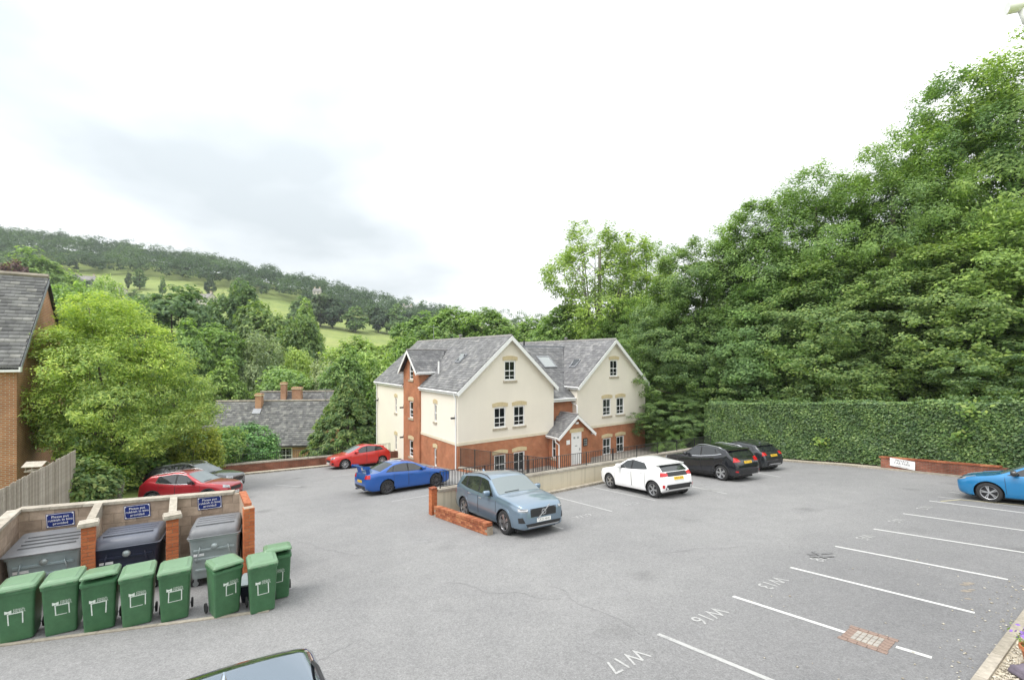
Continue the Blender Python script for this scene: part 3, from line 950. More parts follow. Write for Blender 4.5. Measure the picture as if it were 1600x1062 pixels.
# left long wall of the near wing (a axis runs towards the viewer)
def LM(x): return fr((0, -1, 0), (1, 0, 0), (x, 0, 0))
ez = 1.75
sl_lo = (-3.0 - .17, zz(-2.8 - .58), -3.0 + .17, zz(-2.8 + .58)); sl_hi = (-3.0 - .17, zz(.1 - .58), -3.0 + .17, zz(.1 + .58))
wall('lower_wall', [(-5.2, 0), (0, 0), (0, zz(BR)), (-5.2, zz(BR))], [sl_lo], LM(0), 'house_brick', apt)
wall('upper_wall', [(-5.2, zz(BR)), (0, zz(BR)), (0, zz(ez)), (-5.2, zz(ez))], [sl_hi], LM(0), 'cream_render', apt)
boxobj(apt, 'string_course', (-.032, .06, zz(BR) - .007), (.05, 5.2, zz(BR) + .167), 'course_stone')
ops = [(-9.8 - .17, zz(z - .58), -9.8 + .17, zz(z + .58)) for z in (0.0, -2.9)]
wall('upper_wall', [(-14, 0), (-8.0, 0), (-8.0, zz(ez)), (-14, zz(ez))], ops, LM(0), 'cream_render', apt)
for (y, z) in ((3.0, -2.8), (3.0, .1), (9.8, 0.0), (9.8, -2.9)):
    window(apt, LEFT(y, z), .34, 1.16, 1, (.5,))
# right long wall of the far wing, inner walls
wall('side_wall', [(0, 0), (14, 0), (14, zz(ez)), (0, zz(ez))], [], fr((0, 1, 0), (-1, 0, 0), (17.66, 0, 0)), 'cream_render', apt)
wall('side_wall', [(0, 0), (14, 0), (14, zz(ez)), (0, zz(ez))], [], fr((0, 1, 0), (-1, 0, 0), (7.6, 0, 0)), 'cream_render', apt)
wall('side_wall', [(-14, 0), (0, 0), (0, zz(ez)), (-14, zz(ez))], [], fr((0, -1, 0), (1, 0, 0), (9.88, 0, 0)), 'cream_render', apt)
# brick stair tower with its own small gable
tx, ty0, ty1, tm = -.12, 5.2, 8.0, 6.6
tops = [(-tm - .33, zz(z - .6), -tm + .33, zz(z + .6)) for z in (2.72, -.02, -2.80)]
wall('stair_tower', [(-ty1, 0), (-ty0, 0), (-ty0, zz(2.75)), (-tm, zz(4.15)), (-ty1, zz(2.75))], tops, LM(tx), 'house_brick', apt)
for z in (2.72, -.02, -2.80):
    window(apt, LEFT(tm, z, tx), .66, 1.2, 1, (.24, .5), head=(z < 2), sill=True)
for (y, s) in ((ty0, 1), (ty1, -1)):
    m = MB(); m.add([(tx, y, 0), (1.1, y, 0), (1.1, y, zz(2.75)), (tx, y, zz(2.75))], [(0, 1, 2, 3)]); m.build('tower_cheek', 'house_brick', apt)
dz, de = zz(4.25), zz(2.72)
for s in (-1, 1):
    ye = tm + s * 1.6
    roof_slope(apt, [(-.46, ye, de), (1.03, ye, de), (2.74, tm, dz), (-.46, tm, dz)], (1, 0, 0), seed=11 + s, sw=.25)
    board(apt, 'bargeboard', (-.49, ye, de - .03), (-.49, tm, dz - .03), (0, 0, -.22), (.035, 0, 0), 'white_upvc')
    board(apt, 'fascia', (-.45, ye - s * .01, de - .05), (1.0, ye - s * .01, de - .05), (0, 0, -.14), (0, s * .03, 0), 'white_upvc')
    tubeobj(apt, 'gutter', [(-.42, ye + s * .06, de - .06), (.95, ye + s * .06, de - .06)], .045, 'white_upvc')
tubeobj(apt, 'ridge_cap', [(-.46, tm, dz + .02), (2.72, tm, dz + .02)], .07, 'ridge_tile', 6)
# link between the wings, set back
ly = .5
wall('link_wall', [(7.6, 0), (9.88, 0), (9.88, zz(.85)), (7.6, zz(.85))], [], fr((1, 0, 0), (0, 1, 0), (0, ly, 0)), 'house_brick', apt)
lz0, sl2 = .80, .80
yt = 4.9; lz1 = lz0 + sl2 * (yt - (ly - .3))
def wx_(z, side):
    d = (RIDGE - z) / PITCH
    return (3.8 + d) if side == 0 else (13.77 - d)
ezm = RIDGE - PITCH * 3.95
ym = ly - .3 + (ezm - lz0) / sl2
roof_slope(apt, [(7.55, ly - .3, zz(lz0)), (9.93, ly - .3, zz(lz0)), (9.82, ym, zz(ezm)), (wx_(lz1, 1), yt, zz(lz1)), (wx_(lz1, 0), yt, zz(lz1)), (7.75, ym, zz(ezm))], (1, 0, 0), seed=21)
roof_slope(apt, [(wx_(lz1, 0), yt + .25, zz(lz1)), (wx_(lz1, 1), yt + .25, zz(lz1)), (9.6, 10.0, zz(1.6)), (7.9, 10.0, zz(1.6))], (1, 0, 0), seed=22)
boxobj(apt, 'lead_cap', (wx_(lz1, 0) - .1, yt - .05, zz(lz1) - .05), (wx_(lz1, 1) + .1, yt + .3, zz(lz1) + .10), 'lead')
boxobj(apt, 'fascia', (7.6, ly - .34, zz(lz0) - .24), (9.88, ly - .31, zz(lz0) - .02), 'white_upvc')
tubeobj(apt, 'gutter', [(7.62, ly - .39, zz(lz0) - .05), (9.86, ly - .39, zz(lz0) - .05)], .055, 'white_upvc')
def roof_window(x, y, z, ex, up, w, h, opened=0.0, glass='skylight_glass'):
    ex = Vector(ex).normalized(); up = Vector(up).normalized()
    M = frame(ex, up, (x, y, zz(z)))
    o = bpy.data.objects.new('rooflight', None)
    m = MB()
    for (a, b) in (((-w / 2, -h / 2, 0), (-w / 2 + .07, h / 2, .09)), ((w / 2 - .07, -h / 2, 0), (w / 2, h / 2, .09)), ((-w / 2 + .07, h / 2 - .07, 0), (w / 2 - .07, h / 2, .09)), ((-w / 2 + .07, -h / 2, 0), (w / 2 - .07, -h / 2 + .07, .09))):
        m.box(a, b)
    f = m.build('rooflight', 'lead', apt); f.matrix_local = M
    p = MB(); p.box((-w / 2 + .06, -h / 2 + .06, .04), (w / 2 - .06, h / 2 - .06, .06), M=Matrix.Rotation(opened, 4, 'X'))
    p.build('pane', glass, f)
plain('skylight_glass', (0.26, 0.28, 0.28), 0.08, spec=.8)
plain('dark_skylight', (0.05, 0.055, 0.06), 0.08, spec=.8)
roof_window(9.75, 3.3, lz0 + sl2 * (3.3 - .2) + .05, (1, 0, 0), (0, 1, sl2), 1.25, 1.35)
upl = (1, 0, PITCH)
roof_window(2.0, 3.1, RIDGE - PITCH * 1.8 + .03, (0, -1, 0), upl, .6, .85, .42, 'skylight_glass')
roof_window(11.5, 1.9, RIDGE - PITCH * (13.77 - 11.5) + .03, (0, -1, 0), upl, .65, .9, .35, 'dark_skylight')
tubeobj(apt, 'soil_vent_pipe', [(.9, 4.3, zz(2.4)), (.9, 4.3, zz(3.45))], .065, 'white_upvc')
tubeobj(apt, 'vent_pipe', [(9.3, 5.6, zz(3.6)), (9.3, 5.6, zz(5.1))], .07, 'black_iron')
for (x, y, z) in ((3.8, 6.4, RIDGE), (13.77, 5.4, RIDGE)):
    m = MB(); m.lathe([(.0, .0), (.10, .0), (.09, .16), (.15, .17), (.13, .27), (0, .29)], 10); o = m.build('ridge_vent', 'ridge_tile', apt, smooth=True, sharp=40); o.location = (x, y, zz(z) + .03)
for i in range(3):
    m = MB(); m.lathe([(0, 0), (.1, 0), (.1, .2), (0, .24)], 8); o = m.build('flue', 'black_iron', apt, smooth=True, sharp=40); o.location = (7.2 + i * .35, 6.2, zz(4.0))
# rain pipes
def pipe(pts): return tubeobj(apt, 'downpipe', [(x, y, zz(z)) for x, y, z in pts], .042, 'white_upvc')
pipe([(-.20, .12, 1.60), (-.20, .12, 1.45), (-.07, .14, 1.2), (-.07, .14, -3.1)])
pipe([(-.20, 13.9, 1.60), (-.08, 13.9, 1.3), (-.08, 13.9, -4.2)])
pipe([(9.70, .62, .72), (9.80, .62, .45), (9.80, -.06, .2), (9.80, -.06, -1.0)])
pipe([(17.86, .1, 1.60), (17.74, .1, 1.3), (17.74, .1, -3.4)])
# porch
px0, px1, py = 7.15, 10.2, -1.05; pm = (px0 + px1) / 2; pr, pe = -.22, -1.60
dop = [(8.28, zz(-3.72), 9.26, zz(-1.47))]
pw = (pr - pe - .0)
psl = (pr - pe) / (pm - px0 + .24)
pw_e = pr - psl * (pm - px0) - .06
wall('porch_front', [(px0, 0), (px1, 0), (px1, zz(pw_e)), (pm, zz(pr - .08)), (px0, zz(pw_e))], dop, fr((1, 0, 0), (0, 1, 0), (0, py, 0)), 'house_brick', apt, reveal=.06)
wall('porch_side', [(-1.0, 0), (1.05, 0), (1.05, zz(pw_e)), (-1.0, zz(pw_e))], [(.30, zz(-3.15), .72, zz(-1.85))], fr((0, -1, 0), (1, 0, 0), (px0, 0, 0)), 'house_brick', apt)
wall('porch_side', [(-1.05, 0), (0, 0), (0, zz(pw_e)), (-1.05, zz(pw_e))], [], fr((0, 1, 0), (-1, 0, 0), (px1, 0, 0)), 'house_brick', apt)
window(apt, fr((0, -1, 0), (1, 0, 0), (px0, -.51, zz(-2.5))), .42, 1.3, 1, (.5,), head=False)
for s in (-1, 1):
    xe = pm + s * (pm - px0 + .24)
    yb = .02 if s > 0 else .02
    roof_slope(apt, [(xe, py - .25, zz(pe)), (xe, yb, zz(pe)), (pm, ly, zz(pr)), (pm, py - .25, zz(pr))], (0, 1, 0), seed=31 + s, sw=.24, course=.17)
    board(apt, 'bargeboard', (xe, py - .28, zz(pe) - .02), (pm, py - .28, zz(pr) - .02), (0, 0, -.24), (0, .035, 0), 'white_upvc')
    boxobj(apt, 'fascia', (xe - .02 + (0.005 if s > 0 else 0), py - .24, zz(pe) - .2), (xe + .01, -.02, zz(pe) - .05), 'white_upvc')
    tubeobj(apt, 'gutter', [(xe + s * .06, py - .22, zz(pe) - .07), (xe + s * .06, -.04, zz(pe) - .07)], .05, 'white_upvc')
tubeobj(apt, 'ridge_cap', [(pm, py - .26, zz(pr) + .02), (pm, ly - .02, zz(pr) + .02)], .07, 'ridge_tile', 6)
pipe([(px0 - .30, py + .05, pe - .1), (px0 - .28, py + .05, pe - .35), (px0 - .05, py - .05, pe - .55), (px0 - .05, py - .05, -3.7)])
boxobj(apt, 'lintel', (8.10, py - .03, zz(-1.465)), (9.44, py + .05, zz(-1.20)), 'buff_stone')
dr_ = boxobj(apt, 'door', (8.33, py + .03, zz(-3.72)), (9.21, py + .07, zz(-1.52)), 'door_white')
m = MB()
for (a, b) in (((8.28, py + .01, zz(-3.72)), (8.33, py + .08, zz(-1.47))), ((9.21, py + .01, zz(-3.72)), (9.26, py + .08, zz(-1.47))), ((8.33, py + .01, zz(-1.52)), (9.21, py + .08, zz(-1.47)))):
    m.box(a, b)
m.build('door_frame', 'white_upvc', dr_)
for x in (8.52, 8.87):
    boxobj(dr_, 'pane', (x, py + .018, zz(-1.92)), (x + .15, py + .035, zz(-1.78)), 'window_glass')
boxobj(dr_, 'handle', (9.08, py - .02, zz(-2.75)), (9.12, py + .03, zz(-2.6)), 'grey_metal')
boxobj(dr_, 'letter_slot', (8.66, py + .022, zz(-2.45)), (8.88, py + .034, zz(-2.39)), 'grey_metal')
boxobj(apt, 'name_plate', (7.82, py - .025, zz(-2.24)), (8.14, py - .002, zz(-1.94)), 'white_upvc')
o = boxobj(apt, 'entry_panel', (9.42, py - .05, zz(-2.52)), (9.80, py - .002, zz(-1.98)), 'black_iron')
for i in range(2):
    for j in range(3):
        boxobj(o, 'button_plate', (9.46 + i * .16, py - .06, zz(-2.46 + j * .16)), (9.58 + i * .16, py - .051, zz(-2.36 + j * .16)), 'grey_metal')
m = MB(); m.box((8.62, py - .14, zz(-.88)), (8.86, py - .002, zz(-.76))); m.build('porch_lamp', 'white_upvc', apt)
for (x, y, z) in ((-.18, .35, -.55 + .62), (tx - .12, 8.15, -.0), (tx - .12, 8.15, -2.2), (-.2, 13.7, 0.1)):
    m = MB(); m.box((x - .10, y - .05, zz(z) - .06), (x + .16, y + .05, zz(z) + .04)); m.tube([(x + .18, y, zz(z) + .02), (x + .18, y, zz(z) + .18)], .02, 6); m.build('security_lamp', 'black_iron', apt)
# plinth of the court
court = MB()
pdv = (PAR1 - PAR0).normalized(); pnv = Vector((-pdv.y, pdv.x, 0))
ca = PJ + pnv * .1; cb = PAR1 + pnv * .1 + pdv * 1.0; cc = C0 + FD * 19.0; cd = C0
court.add([(p.x, p.y, -3.74) for p in (ca, cb, cc, cd)], [(0, 1, 2, 3)])
o = court.build('courtyard', 'paving', recalc=False); tag(o, 'sunken paved court in front of the apartment house', 'courtyard', kind='structure')
# tv aerial
aer = MB(); aer.tube([(3.9, 11.2, zz(5.1)), (3.9, 11.2, zz(6.5))], .02, 6)
for i in range(5): aer.tube([(3.5 + i * .2, 11.0, zz(6.3)), (3.5 + i * .2, 11.4, zz(6.3))], .01, 4)
aer.tube([(3.4, 11.2, zz(6.3)), (4.4, 11.2, zz(6.3))], .012, 5)
aer.build('aerial', 'grey_metal', apt)

# ------------------------------------------------------------------ walls, railings
def sl_wall(name, parent, a, b, th, h, mat, base=-.4, side=1):
    """straight wall following the slope from a to b (plan points), thickness to one side"""
    d = (b - a).normalized(); n = Vector((-d.y, d.x, 0)) * th * side
    m = MB(); vs = []
    for z in (base, h):
        for p in (a, b, b + n, a + n):
            vs.append((p.x, p.y, gz(p.x, p.y) + z))
    m.add(vs, [(0, 3, 2, 1), (4, 5, 6, 7), (0, 1, 5, 4), (1, 2, 6, 5), (2, 3, 7, 6), (3, 0, 4, 7)])
    # metric uv along the wall
    o = m.build(name, mat, parent)
    uv = o.data.uv_layers[0].data
    for l in o.data.loops:
        c = o.data.vertices[l.vertex_index].co
        s = (Vector((c.x, c.y, 0)) - a).dot(d)
        uv[l.index].uv = (s + (c.x - a.x) * 0, c.z - gz(c.x, c.y))
    return o
def slope_frame(a, d):
    d3 = Vector((d.x, d.y, GX * d.x + GY * d.y)).normalized()
    n = Vector((-d.y, d.x, 0)).normalized()
    return frame(d3, n, (a.x, a.y, gz(a.x, a.y)))
def railing(name, label, a, b, h, z0=0.0, za=None, zb=None, post=2.0, bal=.115, group=None):
    a = Vector(a); b = Vector(b); L = (Vector((b.x, b.y, 0)) - Vector((a.x, a.y, 0))).length
    ang = math.atan2(b.y - a.y, b.x - a.x)
    t = thing(name, label, 'railing', a, ang, group)
    dzl = (b.z - a.z) / L
    m = MB(); m.box((-.016, -.016, -.02), (.016, .016, h + .02)); pm_ = meshdata(m, 'post', 'black_iron')
    n = max(1, round(L / post))
    for i in range(n + 1):
        x = L * i / n; clone('post', pm_, t, (x, 0, dzl * x))
    for (nm, z) in (('top_rail', h), ('bottom_rail', .07)):
        m = MB(); vs = []
        for zz_ in (-.008, .008):
            for (x, y) in ((0, -.022), (L, -.022), (L, .022), (0, .022)):
                vs.append((x, y, z + zz_ + dzl * x))
        m.add(vs, [(0, 3, 2, 1), (4, 5, 6, 7), (0, 1, 5, 4), (1, 2, 6, 5), (2, 3, 7, 6), (3, 0, 4, 7)]); m.build(nm, 'black_iron', t)
    m = MB(); m.box((-.008, -.008, .075), (.008, .008, h - .008)); bm_ = meshdata(m, 'baluster', 'black_iron')
    k = int(L / bal)
    for i in range(1, k):
        x = L * i / k
        if min(abs(x - L * j / n) for j in range(n + 1)) > .03:
            clone('baluster', bm_, t, (x, 0, dzl * x))
    return t
def brick_pier(parent, org, ang, courses, w=.33, mat='pillar_brick', z0=0.0):
    m = MB(); m.box((-.1075, -.051, 0), (.1075, .051, .065)); bm_ = meshdata(m, 'brick', mat)
    ci = .006 if w >= .3 else .016
    m = MB(); m.box((-w / 2 + ci, -w / 2 + ci, -.3), (w / 2 - ci, w / 2 - ci, courses * .075 - .004))
    core = m.build('mortar_core', 'mortar', parent); core.location = org; core.rotation_euler = (0, 0, ang)
    c, s = math.cos(ang), math.sin(ang)
    if w < .3:
        for k in range(courses):
            for s_ in (-1, 1):
                x, y = (0, s_ * .0555) if k % 2 == 0 else (s_ * .0555, 0)
                clone('brick', bm_, parent, (org[0] + x * c - y * s, org[1] + x * s + y * c, org[2] + z0 + k * .075), (0, 0, ang + (0 if k % 2 == 0 else math.pi / 2)))
        return
    for k in range(courses):
        for q in range(4):
            off = (w / 2 - .1075, -(w / 2 - .051)) if k % 2 == 0 else (-(w / 2 - .1075), -(w / 2 - .051))
            a = q * math.pi / 2
            x = off[0] * math.cos(a) - off[1] * math.sin(a); y = off[0] * math.sin(a) + off[1] * math.cos(a)
            clone('brick', bm_, parent, (org[0] + x * c - y * s, org[1] + x * s + y * c, org[2] + z0 + k * .075), (0, 0, ang + a))
# parapet wall along the court
par = thing('parapet_wall', 'cream rendered parapet wall with stone coping and brick end pier behind the grey car', 'wall', (0, 0, 0))
d_ = (PAR1 - PAR0).normalized(); n_ = Vector((-d_.y, d_.x, 0)); Lp = (PAR1 - PAR0).length
sl_wall('wall_face', par, PAR0 + d_ * .115, PAR1, .22, .78, 'wall_render', base=-2.2)
m = MB(); m.box((.004, -.04, .78), (.895, .27, .87)); cpm = meshdata(m, 'coping_stone', 'coping')
Mp = slope_frame(PAR0, d_)
for i in range(int((Lp - .3) / .9)):
    o = clone('coping_stone', cpm, par, (0, 0, 0)); o.matrix_local = Mp @ Matrix.Translation((.115 + i * .9, 0, 0))
brick_pier(par, (PAR0.x + n_.x * .1, PAR0.y + n_.y * .1, gz(PAR0.x, PAR0.y)), math.atan2(d_.y, d_.x), 12, w=.225)
m = MB(); m.box((-.115, -.115, 0), (.115, .115, .05)); o = m.build('pier_cap', 'clay_brick', par); o.location = (PAR0.x + n_.x * .1, PAR0.y + n_.y * .1, gz(PAR0.x, PAR0.y) + .9); o.rotation_euler = (0, 0, math.atan2(d_.y, d_.x))
def onp(p, h): return Vector((p.x, p.y, gz(p.x, p.y) + h))
railing('iron_railing', 'long black iron railing on the cream parapet wall before the entrance', onp(PAR0 + d_ * .3 + n_ * .11, .87), onp(PAR1 + n_ * .11 - d_ * .05, .87), .62, post=2.05, bal=.125, group='black iron railings')
# kerb with drainage gaps along its foot
dk = thing('drainage_kerb', None, None); tag(dk, 'gapped stone kerb at the foot of the cream parapet wall', 'kerb', kind='structure')
kerb_run(dk, PAR0 + d_ * 3.6 - n_ * .42, d_, 50, n_, .30, .16, .09, 'kerb_stone', gap=.055)
m = MB(); a_, b_ = PAR0 + d_ * 3.6 - n_ * .27, PAR1 - n_ * .27
m.add([on(p.x, p.y, .06) for p in (a_, b_, b_ + n_ * .27, a_ + n_ * .27)], [(0, 1, 2, 3)]); m.build('haunch', 'pale_stone', dk, recalc=False)
# low brick wall by the grey car
E0 = gp(767, 836); ld = (Vector((E0.x, E0.y, 0)) - PAR0); Ll = ld.length; ld.normalize()
low = thing('low_brick_wall', 'low crumbling brick wall beside the grey blue car', 'wall', (0, 0, 0))
Ml = slope_frame(PAR0, ld)
m = MB(); m.box((.2, -.098, -.3), (Ll - .01, .098, .235)); o = m.build('mortar_core', 'mortar', low); o.matrix_local = Ml
m = MB(); m.box((-.1075, -.051, 0), (.1075, .051, .065)); bk = meshdata(m, 'brick', 'clay_brick')
rs = np.random.RandomState(2)
for k in range(4):
    for side in (-1, 1):
        x = .30 + (.1125 if k % 2 else 0)
        while x < Ll - .08:
            o = clone('brick', bk, low, (0, 0, 0))
            o.matrix_local = Ml @ Matrix.Translation((x, side * (.0555 + rs.uniform(0, .004)), k * .075 - .055)) @ Matrix.Rotation(rs.uniform(-.02, .02), 4, 'Z')
            x += .225
x = .24
while x < Ll - .02:                               # brick-on-edge top
    o = clone('brick', bk, low, (0, 0, 0))
    o.matrix_local = Ml @ Matrix.Translation((x, rs.uniform(-.004, .004), .30 + rs.uniform(-.004, .004))) @ Matrix.Rotation(R(90), 4, 'Z') @ Matrix.Rotation(R(90), 4, 'X') @ Matrix.Translation((0, 0, -.0325))
    x += .0755
# court wall with tall railing from the house corner to the parapet
cw = thing('court_wall', 'low stone edged wall running from the house corner to the parapet', 'wall', (0, 0, 0))
sl_wall('wall_face', cw, C0 - SD * .1, PJ - d_ * .1 + n_ * .1, .2, .16, 'house_brick', base=-1.6, side=1)
m = MB(); Lc = (PJ - C0).length; m.box((.004, -.03, .16), (.895, .23, .23)); cpm2 = meshdata(m, 'coping_stone', 'coping'); Mc = slope_frame(C0 - SD * .1, (PJ - C0).normalized())
for i in range(int(Lc / .9)):
    o = clone('coping_stone', cpm2, cw, (0, 0, 0)); o.matrix_local = Mc @ Matrix.Translation((i * .9, 0, 0))
cn = Vector((FD.x, FD.y, 0))
railing('iron_railing', 'tall black iron railing from the house corner towards the parapet', onp(C0 - SD * .15 + cn * .1, .23), onp(PJ + SD * .5 + cn * .1, .23), 1.12, post=1.5, bal=.105, group='black iron railings')
# low brick boundary wall at the far left
bd = thing('boundary_wall', 'stained low red brick boundary wall with pier left of the red hatchback', 'wall', (0, 0, 0))
bdir = (BW1 - BW0).normalized(); bn = Vector((-bdir.y, bdir.x, 0)); Lb = (BW1 - BW0).length
sl_wall('wall_face', bd, BW0 + bdir * .4, BW1, .22, .58, 'red_wall_brick', base=-2.5)
Mb_ = slope_frame(BW0, bdir)
m = MB(); m.box((.004, -.04, .58), (.895, .26, .66)); cpm3 = meshdata(m, 'coping_stone', 'coping')
for i in range(int((Lb - .4) / .9)):
    o = clone('coping_stone', cpm3, bd, (0, 0, 0)); o.matrix_local = Mb_ @ Matrix.Translation((.4 + i * .9, 0, 0))
sl_wall('pier', bd, BW0 - bdir * .75, BW0 + bdir * .4, .36, .92, 'red_wall_brick', base=-1.0)
m = MB(); m.box((-.80, -.04, .92), (.44, .40, 1.0)); o = m.build('pier_cap', 'clay_brick', bd); o.matrix_local = Mb_
railing('iron_railing', 'black iron railing on the low red brick boundary wall', onp(BW0 + bdir * .5 + bn * .11, .66), onp(BW1 - bdir * .6 + bn * .11, .66), .55, post=2.0, bal=.12, group='black iron railings')
bk2 = thing('drainage_kerb', None, None); tag(bk2, 'gapped stone kerb before the red brick boundary wall', 'kerb', kind='structure')
kerb_run(bk2, BW0 + bdir * .2 - bn * .85, bdir, 34, bn, .30, .16, .09, 'kerb_stone', gap=.05)
m = MB(); a_, b_ = BW0 + bdir * .2 - bn * .69, BW1 - bn * .69
m.add([on(p.x, p.y, .07) for p in (a_, b_, b_ + bn * .69, a_ + bn * .69)], [(0, 1, 2, 3)]); m.build('verge', 'pale_stone', bk2, recalc=False)
# iron fence left of the pier
fa = BW0 - bdir * .8; fb = BW0 - bdir * 5.5
railing('iron_railing', 'black iron fence among the shrubs behind the parked dark car', onp(fb, -.1), onp(fa, -.1), 1.0, post=2.2, bal=.12, group='black iron railings')

# ------------------------------------------------------------------ brick houses
def house(name, label, cat, org, rz, L, D, eave, ridge, wallmat, slate='stone_slate', base=-1.0, ov=.3, wins=(), chim=(), sw=.3, course=.22, ridge_mat='lichen_ridge', slates=True, group=None):
    """org: near corner on the ground; x along the ridge, y depth"""
    t = thing(name, label, cat, org, rz, group)
    I = Matrix.Identity(4)
    op = [(x - w / 2, z - h / 2, x + w / 2, z + h / 2) for (x, z, w, h) in wins]
    wall('wall', [(0, base), (L, base), (L, eave), (0, eave)], op, I, wallmat, t)
    wall('wall', [(0, base), (L, base), (L, eave), (0, eave)], [], fr((1, 0, 0), (0, 1, 0), (0, D, 0)), wallmat, t)
    for x in (0, L):
        wall('gable_wall', [(0, base), (D, base), (D, eave), (D / 2, ridge), (0, eave)], [], fr((0, 1, 0), (-1, 0, 0), (x, 0, 0)), wallmat, t)
    sl_ = (ridge - eave) / (D / 2); e = eave - sl_ * ov
    for (ya, s) in ((-ov, 1), (D + ov, -1)):
        p = [(-ov * .6, ya, e + .05), (L + ov * .6, ya, e + .05), (L + ov * .6, D / 2, ridge + .05), (-ov * .6, D / 2, ridge + .05)]
        if slates:
            roof_slope(t, p, (1, 0, 0), sw, course, slate, seed=int(abs(org[0]) * 7) + s)
        else:
            m = MB(); m.prism(p, (0, 0, -.12)); m.build('roof_slope', slate, t)
        boxobj(t, 'gutter', (-ov * .5, ya - .06 if s > 0 else ya - .03, e - .10), (L + ov * .5, ya + .03 if s > 0 else ya + .06, e - .0), 'black_iron')
    m = MB(); m.tube([(-ov * .6, D / 2, ridge + .09), (L + ov * .6, D / 2, ridge + .09)], .12, 6); m.build('ridge', ridge_mat, t)
    for (x, z, w, h) in wins:
        window(t, fr((1, 0, 0), (0, 1, 0), (x, 0, z)), w, h, 2, (.5,), head=False)
    for (x, y, w, d, z0, z1) in chim:
        c = boxobj(t, 'chimney', (x - w / 2, y - d / 2, z0), (x + w / 2, y + d / 2, z1), wallmat if wallmat.endswith('brick') else 'pale_stone')
        boxobj(c, 'chimney_cap', (x - w / 2 - .07, y - d / 2 - .07, z1), (x + w / 2 + .07, y + d / 2 + .07, z1 + .14), 'buff_stone')
        boxobj(c, 'chimney_cap', (x - w / 2 - .03, y - d / 2 - .03, z1 + .14), (x + w / 2 + .03, y + d / 2 + .03, z1 + .26), 'orange_brick')
        m = MB(); m.prism([(x - w / 2 - .1, y - d / 2 - .12, z0 + .75), (x + w / 2 + .1, y - d / 2 - .12, z0 + .75), (x + w / 2 + .1, y - d / 2 - .55, z0 + .28), (x - w / 2 - .1, y - d / 2 - .55, z0 + .28)], (0, 0, .05)); m.build('lead_flashing', 'lead', c)
    return t
# tall brick house on the left edge: its right gable looks towards the lot
hc = Vector((-19.9, 18.0, -3.3)); Lh = 11.0
ho = hc - FD * Lh
h1 = house('brick_house', 'tall orange brick house with slate roof at the left edge', 'house', (ho.x, ho.y, -2.2), R(36), Lh, 8.9, 5.75, 9.75, 'orange_brick', slate='stone_slate', ov=.22, sw=.32, course=.24, base=-2.5)
m = MB(); m.box((-.02, -.03, -1.0), (Lh + .02, .0 - .002, -.05)); m.build('dark_plinth', 'black_iron', h1)
boxobj(h1, 'eaves_box', (Lh - .5, -.28, 5.36), (Lh + .16, -.02, 5.56), 'white_upvc')
m = MB(); m.prism([(Lh + .13, -.22, 5.52), (Lh + .13, 4.45, 9.72), (Lh + .13, 4.45, 9.52), (Lh + .13, -.22, 5.32)], (.03, 0, 0)); m.build('bargeboard', 'lead', h1)
# cottage below the lot, two parallel roofs
def rayz(u, v, Y): return Vector(((u - 800) / 700 * Y, Y, CAMZ - (v - 557) / 700 * Y))
cr = rayz(494, 691, 46.0)
ca_ = R(6); cF = Vector((math.cos(ca_), math.sin(ca_), 0)); cS = Vector((-cF.y, cF.x, 0))
cL = 11.6
corg = cr - cF * cL
house('cottage', 'brick cottage with long weathered slate roof and clay chimney behind the laurel', 'cottage', (corg.x, corg.y, -8.0), ca_, cL, 8.4, 8.0 + cr.z + .05, 8.0 + cr.z + 3.85, 'orange_brick', ov=.35, sw=.34, course=.26, base=-2,
      wins=((8.6, 1.7, 1.3, 1.6),), chim=((4.5, 3.6, .62, .6, 8.0 + cr.z + 2.4, 8.0 + cr.z + 4.55),))
corg2 = corg + cS * 8.6 + cF * 1.0
house('cottage', 'rear cottage roof with two chimneys showing above the long slate roof', 'cottage', (corg2.x, corg2.y, -8.2), ca_, 9.4, 7.6, 8.2 + cr.z + .2, 8.2 + cr.z + 4.25, 'orange_brick', ov=.3, sw=.34, course=.26, base=-2,
      chim=((3.0, 3.0, .6, .6, 8.2 + cr.z + 2.6, 8.2 + cr.z + 5.3), (4.9, 2.2, 1.1, .6, 8.2 + cr.z + 1.6, 8.2 + cr.z + 4.75)))
# aerial mast by the cottage
am = thing('aerial_mast', 'thin television aerial on a pole beside the cottage', 'aerial', (*rayz(508, 660, 50.0).xy, -7.5))
m = MB(); m.tube([(0, 0, -1), (0, 0, 7.8)], .03, 6); m.build('pole', 'grey_metal', am)
m = MB(); m.tube([(-.7, 0, 7.6), (.7, 0, 7.6)], .02, 5)
for i in range(6): m.tube([(-.6 + i * .24, -.2, 7.6), (-.6 + i * .24, .2, 7.6)], .012, 4)
m.build('antenna', 'grey_metal', am)
